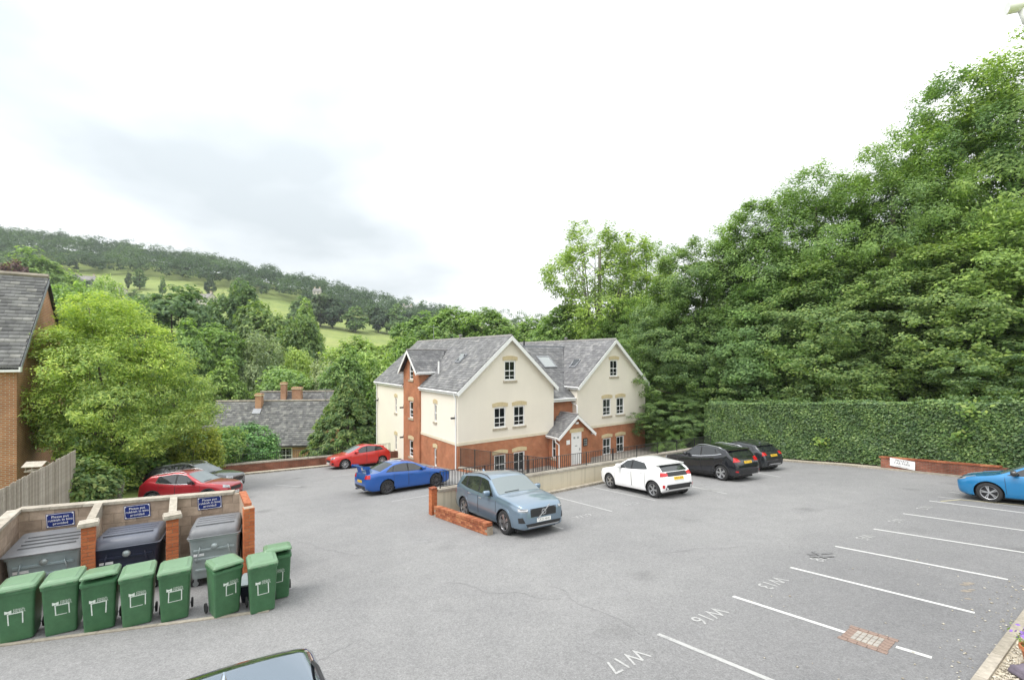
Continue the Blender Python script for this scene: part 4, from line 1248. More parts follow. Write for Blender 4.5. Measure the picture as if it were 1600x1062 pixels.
# ------------------------------------------------------------------ bin store
EA = R(18); ED = Vector((math.cos(EA), math.sin(EA), 0)); EN = Vector((-ED.y, ED.x, 0))
P3 = Vector((-5.98, 10.17, 0)); B3 = P3 + SD * 1.35; WL = 4.40
B0 = B3 - ED * WL
ZW = -1.46
store = thing('bin_store', 'stone block bin store with brick pillars and stone coping', 'bin store', (B0.x, B0.y, ZW), EA)
SL = Vector((math.cos(R(108)), math.sin(R(108)), 0))           # side direction in the store's frame
def blocks(parent, a, d, L, n, courses, th, zstart=0.0, bl=.44, bh=.225):
    ang = math.atan2(d.y, d.x)
    cache = {}
    core = MB(); core.box((.004, .006, -.3), (L - .004, th - .006, zstart + courses * bh - .004)); c = core.build('mortar_core', 'mortar', parent); c.location = a; c.rotation_euler = (0, 0, ang)
    for k in range(courses):
        x = 0.0; first = True
        while x < L - .02:
            w = bl / 2 if (first and k % 2) else bl
            w = min(w, L - x); first = False
            key = round(w, 3)
            if key not in cache:
                m = MB(); m.box((.005, 0, .005), (key - .005, th, bh - .005)); cache[key] = meshdata(m, 'block', 'recon_block')
            p = a + d * x
            clone('block', cache[key], parent, (p.x, p.y, zstart + k * bh), (0, 0, ang))
            x += w
BH = 8
blocks(store, Vector((0, 0, 0)), Vector((1, 0, 0)), WL, None, BH, .14)
top_ = BH * .225
m = MB(); m.box((.003, -.04, 0), (.597, .18, .062)); cm_ = meshdata(m, 'coping_stone', 'coping')
for i in range(7):
    if i * .6 < WL - .45:
        clone('coping_stone', cm_, store, (i * .6, 0, top_))
# left return wall coming towards the viewer
blocks(store, Vector((-.0, -.02, 0)) - SL * 3.0 + Vector((.06, 0, 0)), SL, 3.0, None, BH, .14)
m = MB(); m.box((.003, -.05, 0), (.597, .19, .085))
for i in range(5):
    p = -SL * 3.0 + Vector((.06, -.02, 0)) + SL * (i * .6)
    clone('coping_stone', cm_, store, (p.x, p.y, top_ + .003), (0, 0, R(108)))
# pillars and partition walls
zp = gz(P3.x, P3.y) - ZW
for i in range(3):
    pf = Vector((WL, 0, 0)) - SL * 1.35 - Vector((1, 0, 0)) * (1.46 * i)
    cs = 23 if i else 24
    brick_pier(store, (pf.x, pf.y, 0.02), R(20), cs, w=.225)
    if i:
        m = MB(); m.box((-.165, -.165, 0), (.165, .165, .05)); m.box((-.15, -.15, .05), (.15, .15, .085))
        o = m.build('pillar_cap', 'coping', store); o.location = (pf.x, pf.y, .02 + cs * .075 + .002); o.rotation_euler = (0, 0, R(22))
    a = pf + SL * .17 + Vector((.07, 0, 0)); Ls = 1.35 - .17 - .02
    blocks(store, a, SL, Ls, None, 7 if i else 8, .14, zstart=0.0)
    # sloping cap from back wall down to the pillar
    z0_, z1_ = (.02 + cs * .075 + .06, top_ + .06)
    m = MB(); w = Vector((.075, 0, 0)); p, q = a - SL * .05 - Vector((.07, 0, 0)), a + SL * Ls - Vector((.07, 0, 0))
    zb = (7 if i else 8) * .225
    vs = [p - w, p + w, q + w, q - w]
    m.add([(v.x, v.y, zb + .0) for v in vs] + [(vs[0].x, vs[0].y, z0_), (vs[1].x, vs[1].y, z0_), (vs[2].x, vs[2].y, z1_), (vs[3].x, vs[3].y, z1_)], [(0, 3, 2, 1), (4, 5, 6, 7), (0, 1, 5, 4), (1, 2, 6, 5), (2, 3, 7, 6), (3, 0, 4, 7)])
    m.build('sloping_coping', 'clay_brick' if i == 0 else 'coping', store)
# notices on the back wall
plain('navy_sign', (0.012, 0.028, 0.16), 0.35)
plain('sign_white', (0.80, 0.80, 0.80), 0.5)
inv = Matrix.Translation((B0.x, B0.y, ZW)) @ Matrix.Rotation(EA, 4, 'Z'); inv = inv.inverted()
for (u, v, lab) in ((95, 811, 'navy notice on the block wall above the ribbed grey container'), (215, 798, 'navy notice on the block wall above the dark dome container'), (328, 784.5, 'navy notice on the block wall nearest the orange end pillar')):
    c = inv @ Vector((0, 0, CAMZ)); dv = inv.to_3x3() @ Vector(((u - 800) / 700, 1, -(v - 557) / 700))
    t = -c.y / dv.y; p = c + dv * t
    wpt = (Matrix.Translation((B0.x, B0.y, ZW)) @ Matrix.Rotation(EA, 4, 'Z')) @ Vector((p.x, -.012, p.z))
    s = thing('wall_notice', lab, 'sign', wpt, EA, 'navy rubbish notices')
    s.rotation_euler = (0, R(-3), EA)
    m = MB(); m.box((-.255, -.004, -.155), (.255, .010, .155)); m.build('panel', 'navy_sign', s)
    m = MB()
    for (a, b) in (((-.245, -.006, .137), (.245, -.0045, .145)), ((-.245, -.006, -.145), (.245, -.0045, -.137)), ((-.245, -.006, -.137), (-.237, -.0045, .137)), ((.237, -.006, -.137), (.245, -.0045, .137))):
        m.box(a, b)
    m.build('border', 'sign_white', s)
    for sx_ in (-.225, .225):
        for sz_ in (-.125, .125):
            m = MB(); m.lathe([(0, -.001), (.012, -.001), (.012, .004), (0, .004)], 8, 'y'); o = m.build('screw', 'sign_white', s); o.location = (sx_, -.008, sz_)
    text('lettering', 'Please put\nrubbish in bins\nprovided', .075, 'sign_white', s, frame((1, 0, 0), (0, 0, 1), (0, -.0065, .0)), line=1.0, depth=.0012, spacing=1.02)

# ------------------------------------------------------------------ wheeled bins
objmat('bin_green', [(0, (0.046, 0.138, 0.060)), (1, (0.068, 0.170, 0.082))], rough=.45, spec=.45, noise_scale=5, nvar=.2, bs=30, bstr=.06)
plain('bin_lid', (0.13, 0.225, 0.13), 0.36, var=.10, vs=5)  # paler than the body: sky reflection on the lids is put into the colour
plain('rubber', (0.02, 0.02, 0.021), 0.8)
plain('bin_print', (0.66, 0.72, 0.66), 0.6, var=.15, vs=30)
plain('galv', (0.36, 0.41, 0.41), 0.42, metal=.45, var=.14, vs=3)
plain('galv_blue', (0.34, 0.42, 0.44), 0.40, metal=.3, var=.14, vs=3)
plain('lid_grey', (0.15, 0.155, 0.165), 0.42, var=.12)
plain('navy_plastic', (0.020, 0.024, 0.045), 0.38, var=.15)
plain('navy_lid', (0.10, 0.11, 0.14), 0.32, var=.1)
def loft(secs, cap=True):
    m = MB(); n = len(secs[0])
    for s in secs: m.v.extend([tuple(p) for p in s])
    for i in range(len(secs) - 1):
        for k in range(n):
            k2 = (k + 1) % n
            m.f.append([i * n + k, i * n + k2, (i + 1) * n + k2, (i + 1) * n + k]); m.m.append(0)
    if cap:
        m.f.append(list(reversed(range(n)))); m.m.append(0)
        m.f.append([(len(secs) - 1) * n + k for k in range(n)]); m.m.append(0)
    return m
def rrect(x0, x1, y0, y1, r, z, n=4):
    o = []
    for (cx, cy, a0) in ((x1 - r, y1 - r, 0), (x0 + r, y1 - r, 90), (x0 + r, y0 + r, 180), (x1 - r, y0 + r, 270)):
        for k in range(n + 1):
            a = R(a0 + 90 * k / n); o.append((cx + r * math.cos(a), cy + r * math.sin(a), z))
    return o
def wheelie(label):
    t = thing('wheelie_bin', label, 'bin', (0, 0, 0), 0, 'green wheelie bins')
    loft([rrect(-.235, .235, -.22, .26, .05, .03), rrect(-.24, .24, -.225, .27, .05, .06), rrect(-.275, .275, -.30, .33, .05, .90), rrect(-.278, .278, -.305, .335, .05, .915), rrect(-.292, .292, -.325, .35, .05, .92), rrect(-.292, .292, -.325, .35, .05, .975), rrect(-.28, .28, -.31, .335, .05, .98)]).build('body', 'bin_green', t, smooth=True, sharp=35)
    lid = loft([rrect(-.298, .298, -.345, .352, .055, .978), rrect(-.298, .298, -.345, .352, .055, 1.005), rrect(-.28, .28, -.325, .33, .05, 1.035), rrect(-.23, .23, -.26, .24, .05, 1.045), rrect(-.21, .21, -.24, .22, .05, 1.062)]).build('lid', 'bin_lid', t, smooth=True, sharp=30)
    m = MB(); m.tube([(-.25, .352, .99), (-.25, .40, 1.01), (.25, .40, 1.01), (.25, .352, .99)], .016, 6); m.build('handle', 'bin_lid', t, smooth=True)
    for sx_ in (-.16, .16):
        m = MB(); m.box((sx_ - .05, -.365, .985), (sx_ + .05, -.344, 1.0)); m.build('lid_grip', 'bin_green', lid)
    m = MB(); m.tube([(-.29, .27, .10), (.29, .27, .10)], .012, 6); m.build('axle', 'grey_metal', t)
    for s in (-1, 1):
        m = MB(); M = Matrix.Translation((s * .285, .27, .10)) @ Matrix.Rotation(R(90), 4, 'Z')
        m.lathe([(0.0, -.022), (.07, -.022), (.095, -.018), (.10, 0), (.095, .018), (.07, .022), (0, .022)], 16, 'y', M=M); w = m.build('wheel', 'rubber', t, smooth=True, sharp=40)
        m = MB(); m.lathe([(0, s * .026), (.05, s * .026), (.05, s * .018)], 12, 'y', M=M); m.build('hub', 'grey_metal', w)
    return t
def face_frame(z):
    # front face leans outwards towards the top
    f = (z - .06) / (.90 - .06); y = -.225 + f * (-.075)
    up = Vector((0, -.075, .84)).normalized()
    return frame((1, 0, 0), up, (0, y - .003, z))
def bin_print(t, dx, dz, fw, fh, gaps, seed):
    rs = random.Random(seed)
    M = face_frame(.60 + dz) @ Matrix.Translation((dx, 0, 0))
    lg = MB(); lg.add([(-.11, -.022, .002), (-.085, -.022, .002), (-.075, -.010, .002), (-.062, -.022, .002), (-.038, -.022, .002), (-.038, .022, .002), (-.075, .008, .002), (-.11, .022, .002)], [(0, 1, 2, 6, 7), (2, 3, 4, 5, 6)])
    o = lg.build('emblem', 'bin_print', t, recalc=False); o.matrix_local = M @ Matrix.Diagonal((1.35, 1.35, 1, 1))
    text('lettering', 'STROUD\nDISTRICT\nCOUNCIL', .040, 'bin_print', t, M @ Matrix.Translation((-.03, 0, .003)), align='LEFT', line=.62)
    lab = MB(); y = -.03 - fh
    w = .018
    segs = [((-fw / 2, y + fh - w), (fw / 2, y + fh)), ((-fw / 2, y), (-fw / 2 + w, y + fh)), ((fw / 2 - w, y), (fw / 2, y + fh)), ((-fw / 2, y), (fw / 2, y + w))]
    zl = .0035
    for i, (a, b) in enumerate(segs):
        if i in gaps: continue
        k = rs.uniform(-.006, .006)
        if i == 3: b = (b[0] - rs.uniform(0, .08), b[1] - .006)
        zl += .0006
        lab.add([(a[0] + k, a[1], zl), (b[0] + k, a[1], zl), (b[0] - k, b[1], zl), (a[0] - k, b[1], zl)], [(0, 1, 2, 3)])
    o = lab.build('label_outline', 'bin_print', t, recalc=False); o.matrix_local = M
def seat(o, x, y, rz):
    o.matrix_world = Matrix.Translation((x, y, gz(x, y) + .004)) @ Matrix.Rotation(rz, 4, 'Z')
bins = [((25, 1002), 33, 'green wheelie bin at the far left, cut by the picture edge', (0, 0, .22, .22, (3,))),
        ((95, 990), 33, 'green wheelie bin second from the left in the row', (.03, .03, .22, .20, ())),
        ((155, 985), 35, 'green wheelie bin before the first brick pillar, lid slightly ajar', (0, .02, .24, .24, (3,))),
        ((214, 977), 34, 'green wheelie bin before the dark dome container', (.02, .06, .26, .22, ())),
        ((273, 969), 33, 'green wheelie bin before the middle brick pillar', (.01, .06, .24, .22, ())),
        ((356, 961), 48, 'green wheelie bin standing alone before the metal container', (.05, .08, .20, .22, ())),
        ((411, 956), 34, 'green wheelie bin at the right end of the row, nearest the lane', (0, .05, .22, .22, (0,))),
        ((434, 936), 30, 'green wheelie bin tucked behind the last one in the row', (0, .05, .22, .22, (0,)))]
first = wheelie(bins[0][2])
roots = [first] + [dup(first) for _ in bins[1:]]
for i, (px, rz, lab, pr_) in enumerate(bins):
    o = roots[i]; o['label'] = lab
    g = gp(*px); f = Vector((0, .20, 0)); f.rotate(Matrix.Rotation(R(rz), 3, 'Z'))
    seat(o, g.x + f.x, g.y + f.y, R(rz))
    o.scale = (.86, .86, .935)
    bin_print(o, *pr_, seed=i)
    aj = {2: 7, 5: 4, 7: 9}.get(i)
    if aj:
        ld_ = [c for c in o.children if c.name.startswith('lid')][0]
        ld_.matrix_local = Matrix.Translation((0, .35, .98)) @ Matrix.Rotation(R(-aj), 4, 'X') @ Matrix.Translation((0, -.35, -.98))
# ------------------------------------------------------------------ four-wheeled containers
def container(label, loc, rz, w, d, bodymat, lidmat, dome, h=1.1):
    t = thing('waste_container', label, 'waste container', (loc[0], loc[1], gz(loc[0], loc[1])), rz, 'four wheeled waste containers')
    b0 = .22
    loft([rrect(-w * .44, w * .44, -d * .38, d * .40, .06, b0), rrect(-w * .45, w * .45, -d * .40, d * .42, .06, b0 + .06), rrect(-w * .49, w * .49, -d * .49, d * .49, .06, h - .08), rrect(-w * .49, w * .49, -d * .49, d * .49, .06, h - .06), rrect(-w * .515, w * .515, -d * .52, d * .52, .06, h - .055), rrect(-w * .515, w * .515, -d * .52, d * .52, .06, h)]).build('body', bodymat, t, smooth=True, sharp=30)
    def fy(z): return -d * (.40 + .09 * (z - b0 - .06) / (h - .08 - b0 - .06))
    for z in (.42, .66, .86):
        m = MB(); ww = w * (.36 + .07 * (z - .3)); y = fy(z)
        m.add([(-ww, y - .028, z - .018), (ww, y - .028, z - .018), (ww, y - .028, z + .018), (-ww, y - .028, z + .018), (-ww, y + .02, z - .04), (ww, y + .02, z - .04), (ww, y + .02, z + .04), (-ww, y + .02, z + .04)], [(0, 1, 2, 3), (0, 4, 5, 1), (3, 2, 6, 7), (0, 3, 7, 4), (1, 5, 6, 2)]); m.build('rib', bodymat, t)
    for s in (-1, 1):
        m = MB(); xx = w * .33 * s; m.tube([(xx - s * .05, fy(.92) - .02, .94), (xx - s * .05, fy(.9) - .06, .92), (xx + s * .01, fy(.62) - .06, .64), (xx + s * .01, fy(.6) - .0, .60)], .012, 6); m.build('grab_handle', bodymat, t, smooth=True)
        m = MB(); m.lathe([(0, -.02), (.055, -.02), (.055, .02), (0, .02)], 12, 'y'); o = m.build('lift_trunnion', bodymat, t); o.matrix_local = Matrix.Translation((s * w * .535, 0, h - .14)) @ Matrix.Rotation(R(90), 4, 'Z')
    if dome:
        secs = []
        for k in range(7):
            a = k / 6 * math.pi / 2
            f = math.cos(a) ** .55 if k < 6 else .0
            f = max(f, .35)
            secs.append(rrect(-w * .50 * (.78 + .22 * f), w * .50 * (.78 + .22 * f), -d * .535 * f - .0, d * .53 * (.6 + .4 * f), .08 * f + .02, h + .012 + .20 * math.sin(a)))
        secs.insert(0, rrect(-w * .53, w * .53, -d * .56, d * .54, .07, h + .004))
    else:
        secs = [rrect(-w * .53, w * .53, -d * .58, d * .54, .05, h + .004), rrect(-w * .53, w * .53, -d * .58, d * .54, .05, h + .03), rrect(-w * .50, w * .50, -d * .53, d * .5, .05, h + .05)]
        # the flat lid rises towards the back
        secs = [[(x, y, z + (y + d * .58) * .17) for (x, y, z) in s] for s in secs]
    lid = loft(secs).build('lid', lidmat, t, smooth=True, sharp=32)
    for k in range(4):
        x0 = -w * .36 + 0 * k; y = -d * .30 + k * d * .17
        zt_ = h + (.052 + (y + d * .58) * .17 if not dome else .012 + .20 * .93)
        m = MB(); m.box((-w * .38, y - .018, zt_ - .03), (w * .38, y + .018, zt_ + .022)); m.build('lid_rib', lidmat, lid)
    for sx_ in (-1, 1):
        for sy_ in (-1, 1):
            M = Matrix.Translation((sx_ * w * .38, sy_ * d * .30, .10))
            m = MB(); m.lathe([(0, -.025), (.07, -.025), (.098, -.018), (.10, 0), (.098, .018), (.07, .025), (0, .025)], 16, 'y', M=M); wh = m.build('castor', 'rubber', t, smooth=True, sharp=40)
            m = MB(); m.lathe([(0, -.032), (.055, -.032), (.055, -.024)], 12, 'y', M=M); m.box((sx_ * w * .38 - .03, sy_ * d * .30 - .035, .10), (sx_ * w * .38 + .03, sy_ * d * .30 - .028, .26)); m.build('castor_fork', 'grey_metal', wh)
    m = MB(); m.lathe([(0, -.035), (.06, -.03), (.075, 0), (.075, .02)], 14, 'y'); o = m.build('lock_boss', 'galv', t, smooth=True); o.location = (0, fy(.88) - .01, .92)
    m = MB(); m.box((-w * .40, fy(.76) - .012, .74), (-w * .20, fy(.76) + .02, .79)); m.build('label_plate', 'sign_white', t)
    return t
def at_store(x, y):
    p = Matrix.Translation((B0.x, B0.y, 0)) @ Matrix.Rotation(EA, 4, 'Z') @ Vector((x, y, 0)); return p
p = at_store(1.02, -.72); container('galvanised container with ribbed grey lid in the left bay', p, EA + R(9), 1.16, .86, 'galv_blue', 'lid_grey', False, h=1.10)
p = at_store(2.42, -.74); container('dark navy plastic container with domed lid in the middle bay', p, EA + R(9), 1.12, .88, 'navy_plastic', 'navy_lid', True, h=1.08)
p = at_store(4.10, -.92); container('galvanised container with grey domed lid turned in the right bay', p, EA + R(8), .95, .88, 'galv', 'lid_grey', True, h=1.16)
# small black box between the last bins
g = gp(398, 936); bx_ = thing('recycling_box', 'black recycling box with white lid behind the end bins', 'recycling box', (g.x - .1, g.y + .1, g.z), R(20))
loft([rrect(-.16, .16, -.22, .22, .04, 0.0), rrect(-.2, .2, -.27, .27, .04, .36)]).build('body', 'navy_plastic', bx_, smooth=True, sharp=35)
loft([rrect(-.22, .22, -.29, .29, .04, .362), rrect(-.22, .22, -.29, .29, .04, .39), rrect(-.15, .15, -.2, .2, .04, .43)]).build('lid', 'galv', bx_, smooth=True, sharp=35)
# concrete edging before the bins
ek = thing('bin_kerb', None, None); tag(ek, 'flush concrete edging in front of the green bins', 'kerb', kind='structure')
ka = gp(-60, 1018); kb = gp(440, 953); kdd = (kb - ka); kdd.z = 0; Lk = kdd.length; kdd.normalize(); knn = Vector((-kdd.y, kdd.x, 0))
kerb_run(ek, ka, kdd, int(Lk / .915) , knn, .915, .10, .018, 'kerb_stone')

# ------------------------------------------------------------------ fence on the left
Fa = Vector((-12.6, 10.2, 0)); Fb = Vector((-16.45, 16.9, 0)); fdv = (Fb - Fa).normalized(); Lf = (Fb - Fa).length
fen = thing('board_fence', 'weathered grey close board fence beside the brick house', 'fence', (Fa.x, Fa.y, -2.05), math.atan2(fdv.y, fdv.x))
m = MB(); m.box((-.058, -.010, 0), (.058, .010, 2.30)); bdm = meshdata(m, 'fence_board', 'fence_wood')
rs = np.random.RandomState(9); x = 0.06
while x < Lf:
    clone('fence_board', bdm, fen, (x, rs.uniform(-.006, .006), rs.uniform(-.03, .03)), (0, rs.uniform(-.006, .006), rs.uniform(-.08, .08)), (rs.uniform(.85, 1.05), 1, 1))
    x += .118
for z in (.4, 1.2, 2.0):
    boxobj(fen, 'rail', (0, .022, z), (Lf, .06, z + .09), 'fence_wood')
for i in range(4):
    boxobj(fen, 'post', (Lf * i / 3 - .05, .065, -.5), (Lf * i / 3 + .05, .165, 2.2), 'fence_wood')
q0 = rayz(139, 768, 18.2)
fe2 = thing('fence_stub', 'short leaning grey fence panel under the feathery tree', 'fence', (q0.x, q0.y, -2.6), R(20))
for i in range(9):
    clone('fence_board', bdm, fe2, (i * .118, 0, 0), (0, R(5 + i * .5), 0), (1, 1, .62 - .012 * i))
boxobj(fe2, 'rail', (.05, .022, .5), (1.0, .06, .58), 'fence_wood')
# bird table
bt = rayz(57, 735, 15.2)
bird = thing('bird_table', 'wooden bird table with pitched roof beside the fence', 'bird table', (bt.x, bt.y, -2.0), R(12))
bird.scale = (.58, .58, .58)
zt0 = (bt.z + 2.0) / .58
boxobj(bird, 'post', (-.05, -.05, -.3), (.05, .05, zt0), 'fence_wood'); boxobj(bird, 'tray', (-.42, -.28, zt0), (.42, .28, zt0 + .05), 'fence_wood')
for sx_ in (-.36, .36):
    for sy_ in (-.22, .22):
        boxobj(bird, 'upright', (sx_ - .025, sy_ - .025, zt0 + .05), (sx_ + .025, sy_ + .025, zt0 + .32), 'fence_wood')
for s in (-1, 1):
    m = MB(); m.prism([(-.5, s * .36, zt0 + .28), (.5, s * .36, zt0 + .28), (.5, 0, zt0 + .52), (-.5, 0, zt0 + .52)], (0, 0, .03)); m.build('roof_board', 'fence_wood', bird)

# ------------------------------------------------------------------ low wall with sign before the hedge
w0 = gp(1376, 732); w1 = gp(1500, 745); w0.z = w1.z = 0
sw_ = thing('sign_wall', 'low red brick wall carrying a white sign before the hedge', 'wall', (0, 0, 0))
dd = (w1 - w0).normalized(); sl_wall('wall_face', sw_, w1 + dd * 1.5, w0, .22, .56, 'red_wall_brick', base=-.5, side=-1)
m = MB(); m.box((0.003, -.25, .56), (.297, .03, .625)); cpm4 = meshdata(m, 'coping_stone', 'clay_brick'); Ms = slope_frame(w0, dd)
for i in range(int(((w1 - w0).length + 1.5) / .3)):
    o = clone('coping_stone', cpm4, sw_, (0, 0, 0)); o.matrix_local = Ms @ Matrix.Translation((i * .3, .22, 0))
sp_ = w0 + dd * .95; snn = Vector((dd.y, -dd.x, 0))
if snn.dot(sp_) > 0: snn = -snn
sg = thing('car_park_sign', 'white private car park sign on the low brick wall', 'sign', onp(sp_ + snn * .03, .36), math.atan2(-snn.x, snn.y) + math.pi)
m = MB(); m.box((-.52, -.012, -.20), (.52, .012, .20)); m.build('panel', 'sign_white', sg)
text('lettering', 'PRIVATE\nCAR PARK', .15, 'black_iron', sg, frame((1, 0, 0), (0, 0, 1), (0, -.014, .05)), line=.85)
text('lettering', 'RESIDENTS ONLY', .07, 'black_iron', sg, frame((1, 0, 0), (0, 0, 1), (0, -.014, -.155)))
# verge along the hedge
vg = thing('hedge_verge', None, None); tag(vg, 'narrow dusty verge and kerb along the foot of the hedge', 'verge', kind='structure')
for i in range(1, len(HEDGE) - 2):
    a, b = HEDGE[i], HEDGE[i + 1]; d = (b - a); L = d.length; d.normalize(); n = Vector((d.y, -d.x, 0))
    if n.dot(-a) < 0: n = -n
    m = MB(); m.add([on(q.x, q.y, .05) for q in (a, b, b + n * .75, a + n * .75)], [(0, 1, 2, 3)]); m.build('verge_soil', 'pale_stone', vg, recalc=False)
    kk = max(1, int(L / .9)); kerb_run(vg, a + n * .75, d, kk, n, L / kk, .10, .085, 'kerb_stone')
# terracotta pot and stone at the lower right
pt = gp(1604, 1043); pot = thing('flower_pot', 'terracotta flower pot with purple flowers on the gravel', 'flower pot', (pt.x + .12, pt.y, pt.z))
plain('terracotta', (0.46, 0.17, 0.07), 0.8, var=.2, vs=6)
m = MB(); m.lathe([(0, 0), (.09, 0), (.135, .22), (.155, .22), (.155, .27), (.135, .27), (.125, .23), (0, .23)], 20); m.build('pot', 'terracotta', pot, smooth=True, sharp=40)
plain('rock_purple', (0.13, 0.11, 0.14), 0.85, var=.3, vs=6, bmp=.6, bs=14)
bm = bmesh.new(); bmesh.ops.create_icosphere(bm, subdivisions=3, radius=1)
rr = np.random.RandomState(4)
for v in bm.verts:
    k = 1 + .18 * math.sin(v.co.x * 3.1 + 1) * math.cos(v.co.y * 2.7) + .08 * math.sin(v.co.z * 7 + v.co.x * 5)
    v.co = Vector((v.co.x * .17 * k, v.co.y * .13 * k, v.co.z * .10 * k + .05))
me = bpy.data.meshes.new('garden_rock'); bm.to_mesh(me); bm.free(); me.materials.append(MATS['rock_purple'])
for p_ in me.polygons: p_.use_smooth = True
rk = link('garden_rock', me); g = gp(1600, 1058); rk.location = (g.x + .02, g.y, g.z); tag(rk, 'dark purple grey rock on the gravel at the corner', 'rock')
# white gutter end of the building the view is taken from
gt = thing('gutter_end', 'white plastic gutter end with bracket at the upper right corner', 'gutter', rayz(1592, 14, 1.7))
M = Matrix.Rotation(R(-20), 4, 'Z')
m = MB(); m.tube([M @ Vector((-.035, 0, .01)), M @ Vector((.9, 0, .02))], .022, 10); m.build('gutter', 'white_upvc', gt, smooth=True, sharp=40)
m = MB(); m.tube([M @ Vector((.012, 0, .0)), M @ Vector((.025, .0, -.05)), M @ Vector((.10, 0, -.12))], .016, 8); m.build('bracket', 'white_upvc', gt, smooth=True)
# ------------------------------------------------------------------ cars
def paint(name, c, metal=.35, rough=.32):
    m, t, b = _nodes(name)
    n = noise(t, 900, 1, .5)
    lk(t, ramp(t, n.outputs['Fac'], [(.35, tuple(x * .92 for x in c)), (.65, tuple(min(1, x * 1.08) for x in c))]), b.inputs['Base Color'])
    b.inputs['Metallic'].default_value = metal; b.inputs['Roughness'].default_value = rough
    b.inputs['Coat Weight'].default_value = 1.0; b.inputs['Coat Roughness'].default_value = .035
    return m
paint('paint_greyblue', (0.165, 0.23, 0.30), .5, .30)
paint('paint_red', (0.52, 0.018, 0.014), .1)
paint('paint_darkred', (0.33, 0.012, 0.022), .35)
paint('paint_grey', (0.075, 0.08, 0.085), .5, .25)
paint('paint_blue', (0.006, 0.085, 0.36), .3)
paint('paint_cyan', (0.010, 0.185, 0.42), .25)
paint('paint_white', (0.80, 0.80, 0.80), 0)
paint('paint_black', (0.010, 0.011, 0.016), .2, .2)
paint('paint_charcoal', (0.035, 0.04, 0.045), .4, .22)
paint('paint_teal', (0.40, 0.47, 0.55), 1.0, .10)
def glassm(name, c, ior=1.75):
    m, t, b = _nodes(name)
    b.inputs['Base Color'].default_value = (*c, 1); b.inputs['Roughness'].default_value = .03; b.inputs['IOR'].default_value = ior
glassm('car_glass', (0.018, 0.022, 0.024)); glassm('screen_glass', (0.13, 0.16, 0.165), 1.9)  # windscreens: paler base colour imitates sky reflection and the lit cabin
glassm('lamp_glass', (0.26, 0.28, 0.30), 1.7); glassm('tail_red', (0.42, 0.008, 0.012), 1.6)
plain('trim_black', (0.018, 0.018, 0.02), 0.5); plain('trim_grey', (0.07, 0.07, 0.075), 0.65); plain('chrome', (0.75, 0.76, 0.78), 0.15, metal=1.0)
plain('alloy', (0.62, 0.63, 0.65), 0.28, metal=.9); plain('alloy_smoke', (0.10, 0.10, 0.11), 0.35, metal=.7); plain('alloy_dark', (0.03, 0.03, 0.033), 0.4, metal=.5); plain('tyre', (0.022, 0.022, 0.023), 0.85)
plain('plate_yellow', (0.75, 0.48, 0.03), 0.5); plain('plate_white', (0.80, 0.80, 0.78), 0.5); plain('lamp_led', (0.85, 0.86, 0.88), 0.2)
WHC = {}
def wheel_mesh(r, style, rmat='alloy'):
    k = (r, style, rmat)
    if k in WHC: return WHC[k]
    m = MB(); rr = r * .68
    m.lathe([(rr, -.10), (r * .86, -.112), (r * .97, -.095), (r, -.06), (r, .06), (r * .97, .095), (r * .86, .112), (rr, .10)], 36, 'y')
    tm_ = meshdata(m, 'tyre', 'tyre', smooth=True, sharp=60)
    m = MB()
    m.lathe([(0, .060), (rr * .97, .055), (rr * .97, -.05)], 30, 'y', mi=1)
    m.lathe([(rr * .93, .060), (rr * .95, .098), (rr * 1.0, .103), (rr * 1.0, .06)], 36, 'y', mi=0)
    m.lathe([(0, .098), (rr * .16, .096), (rr * .2, .06)], 16, 'y', mi=0)
    ns = {'five': 5, 'ten': 10, 'twin': 5, 'fine': 9}[style]
    for i in range(ns):
        a = 2 * math.pi * i / ns + .3
        offs = ((-.13, .055), (.13, .055)) if style == 'twin' else ((0, .16 if style == 'five' else .075),)
        for (o, wd) in offs:
            ca, sa = math.cos(a + o), math.sin(a + o); tx_, tz_ = -sa, ca
            w0_, w1_ = wd * rr * .75, wd * rr * 1.35
            if style != 'five': w0_ = w1_ = wd * rr
            r0, r1 = rr * .13, rr * .96
            vs = []
            for (rad, w, y) in ((r0, w0_, .094), (r1, w1_, .088), (r0, w0_, .060), (r1, w1_, .058)):
                for s in (-1, 1):
                    vs.append((ca * rad + tx_ * w * s, y, sa * rad + tz_ * w * s))
            m.add(vs, [(0, 1, 3, 2), (0, 2, 6, 4), (1, 5, 7, 3), (2, 3, 7, 6)], 0)
    rm_ = meshdata(m, 'rim', [rmat, 'alloy_dark'])
    WHC[k] = (tm_, rm_); return WHC[k]

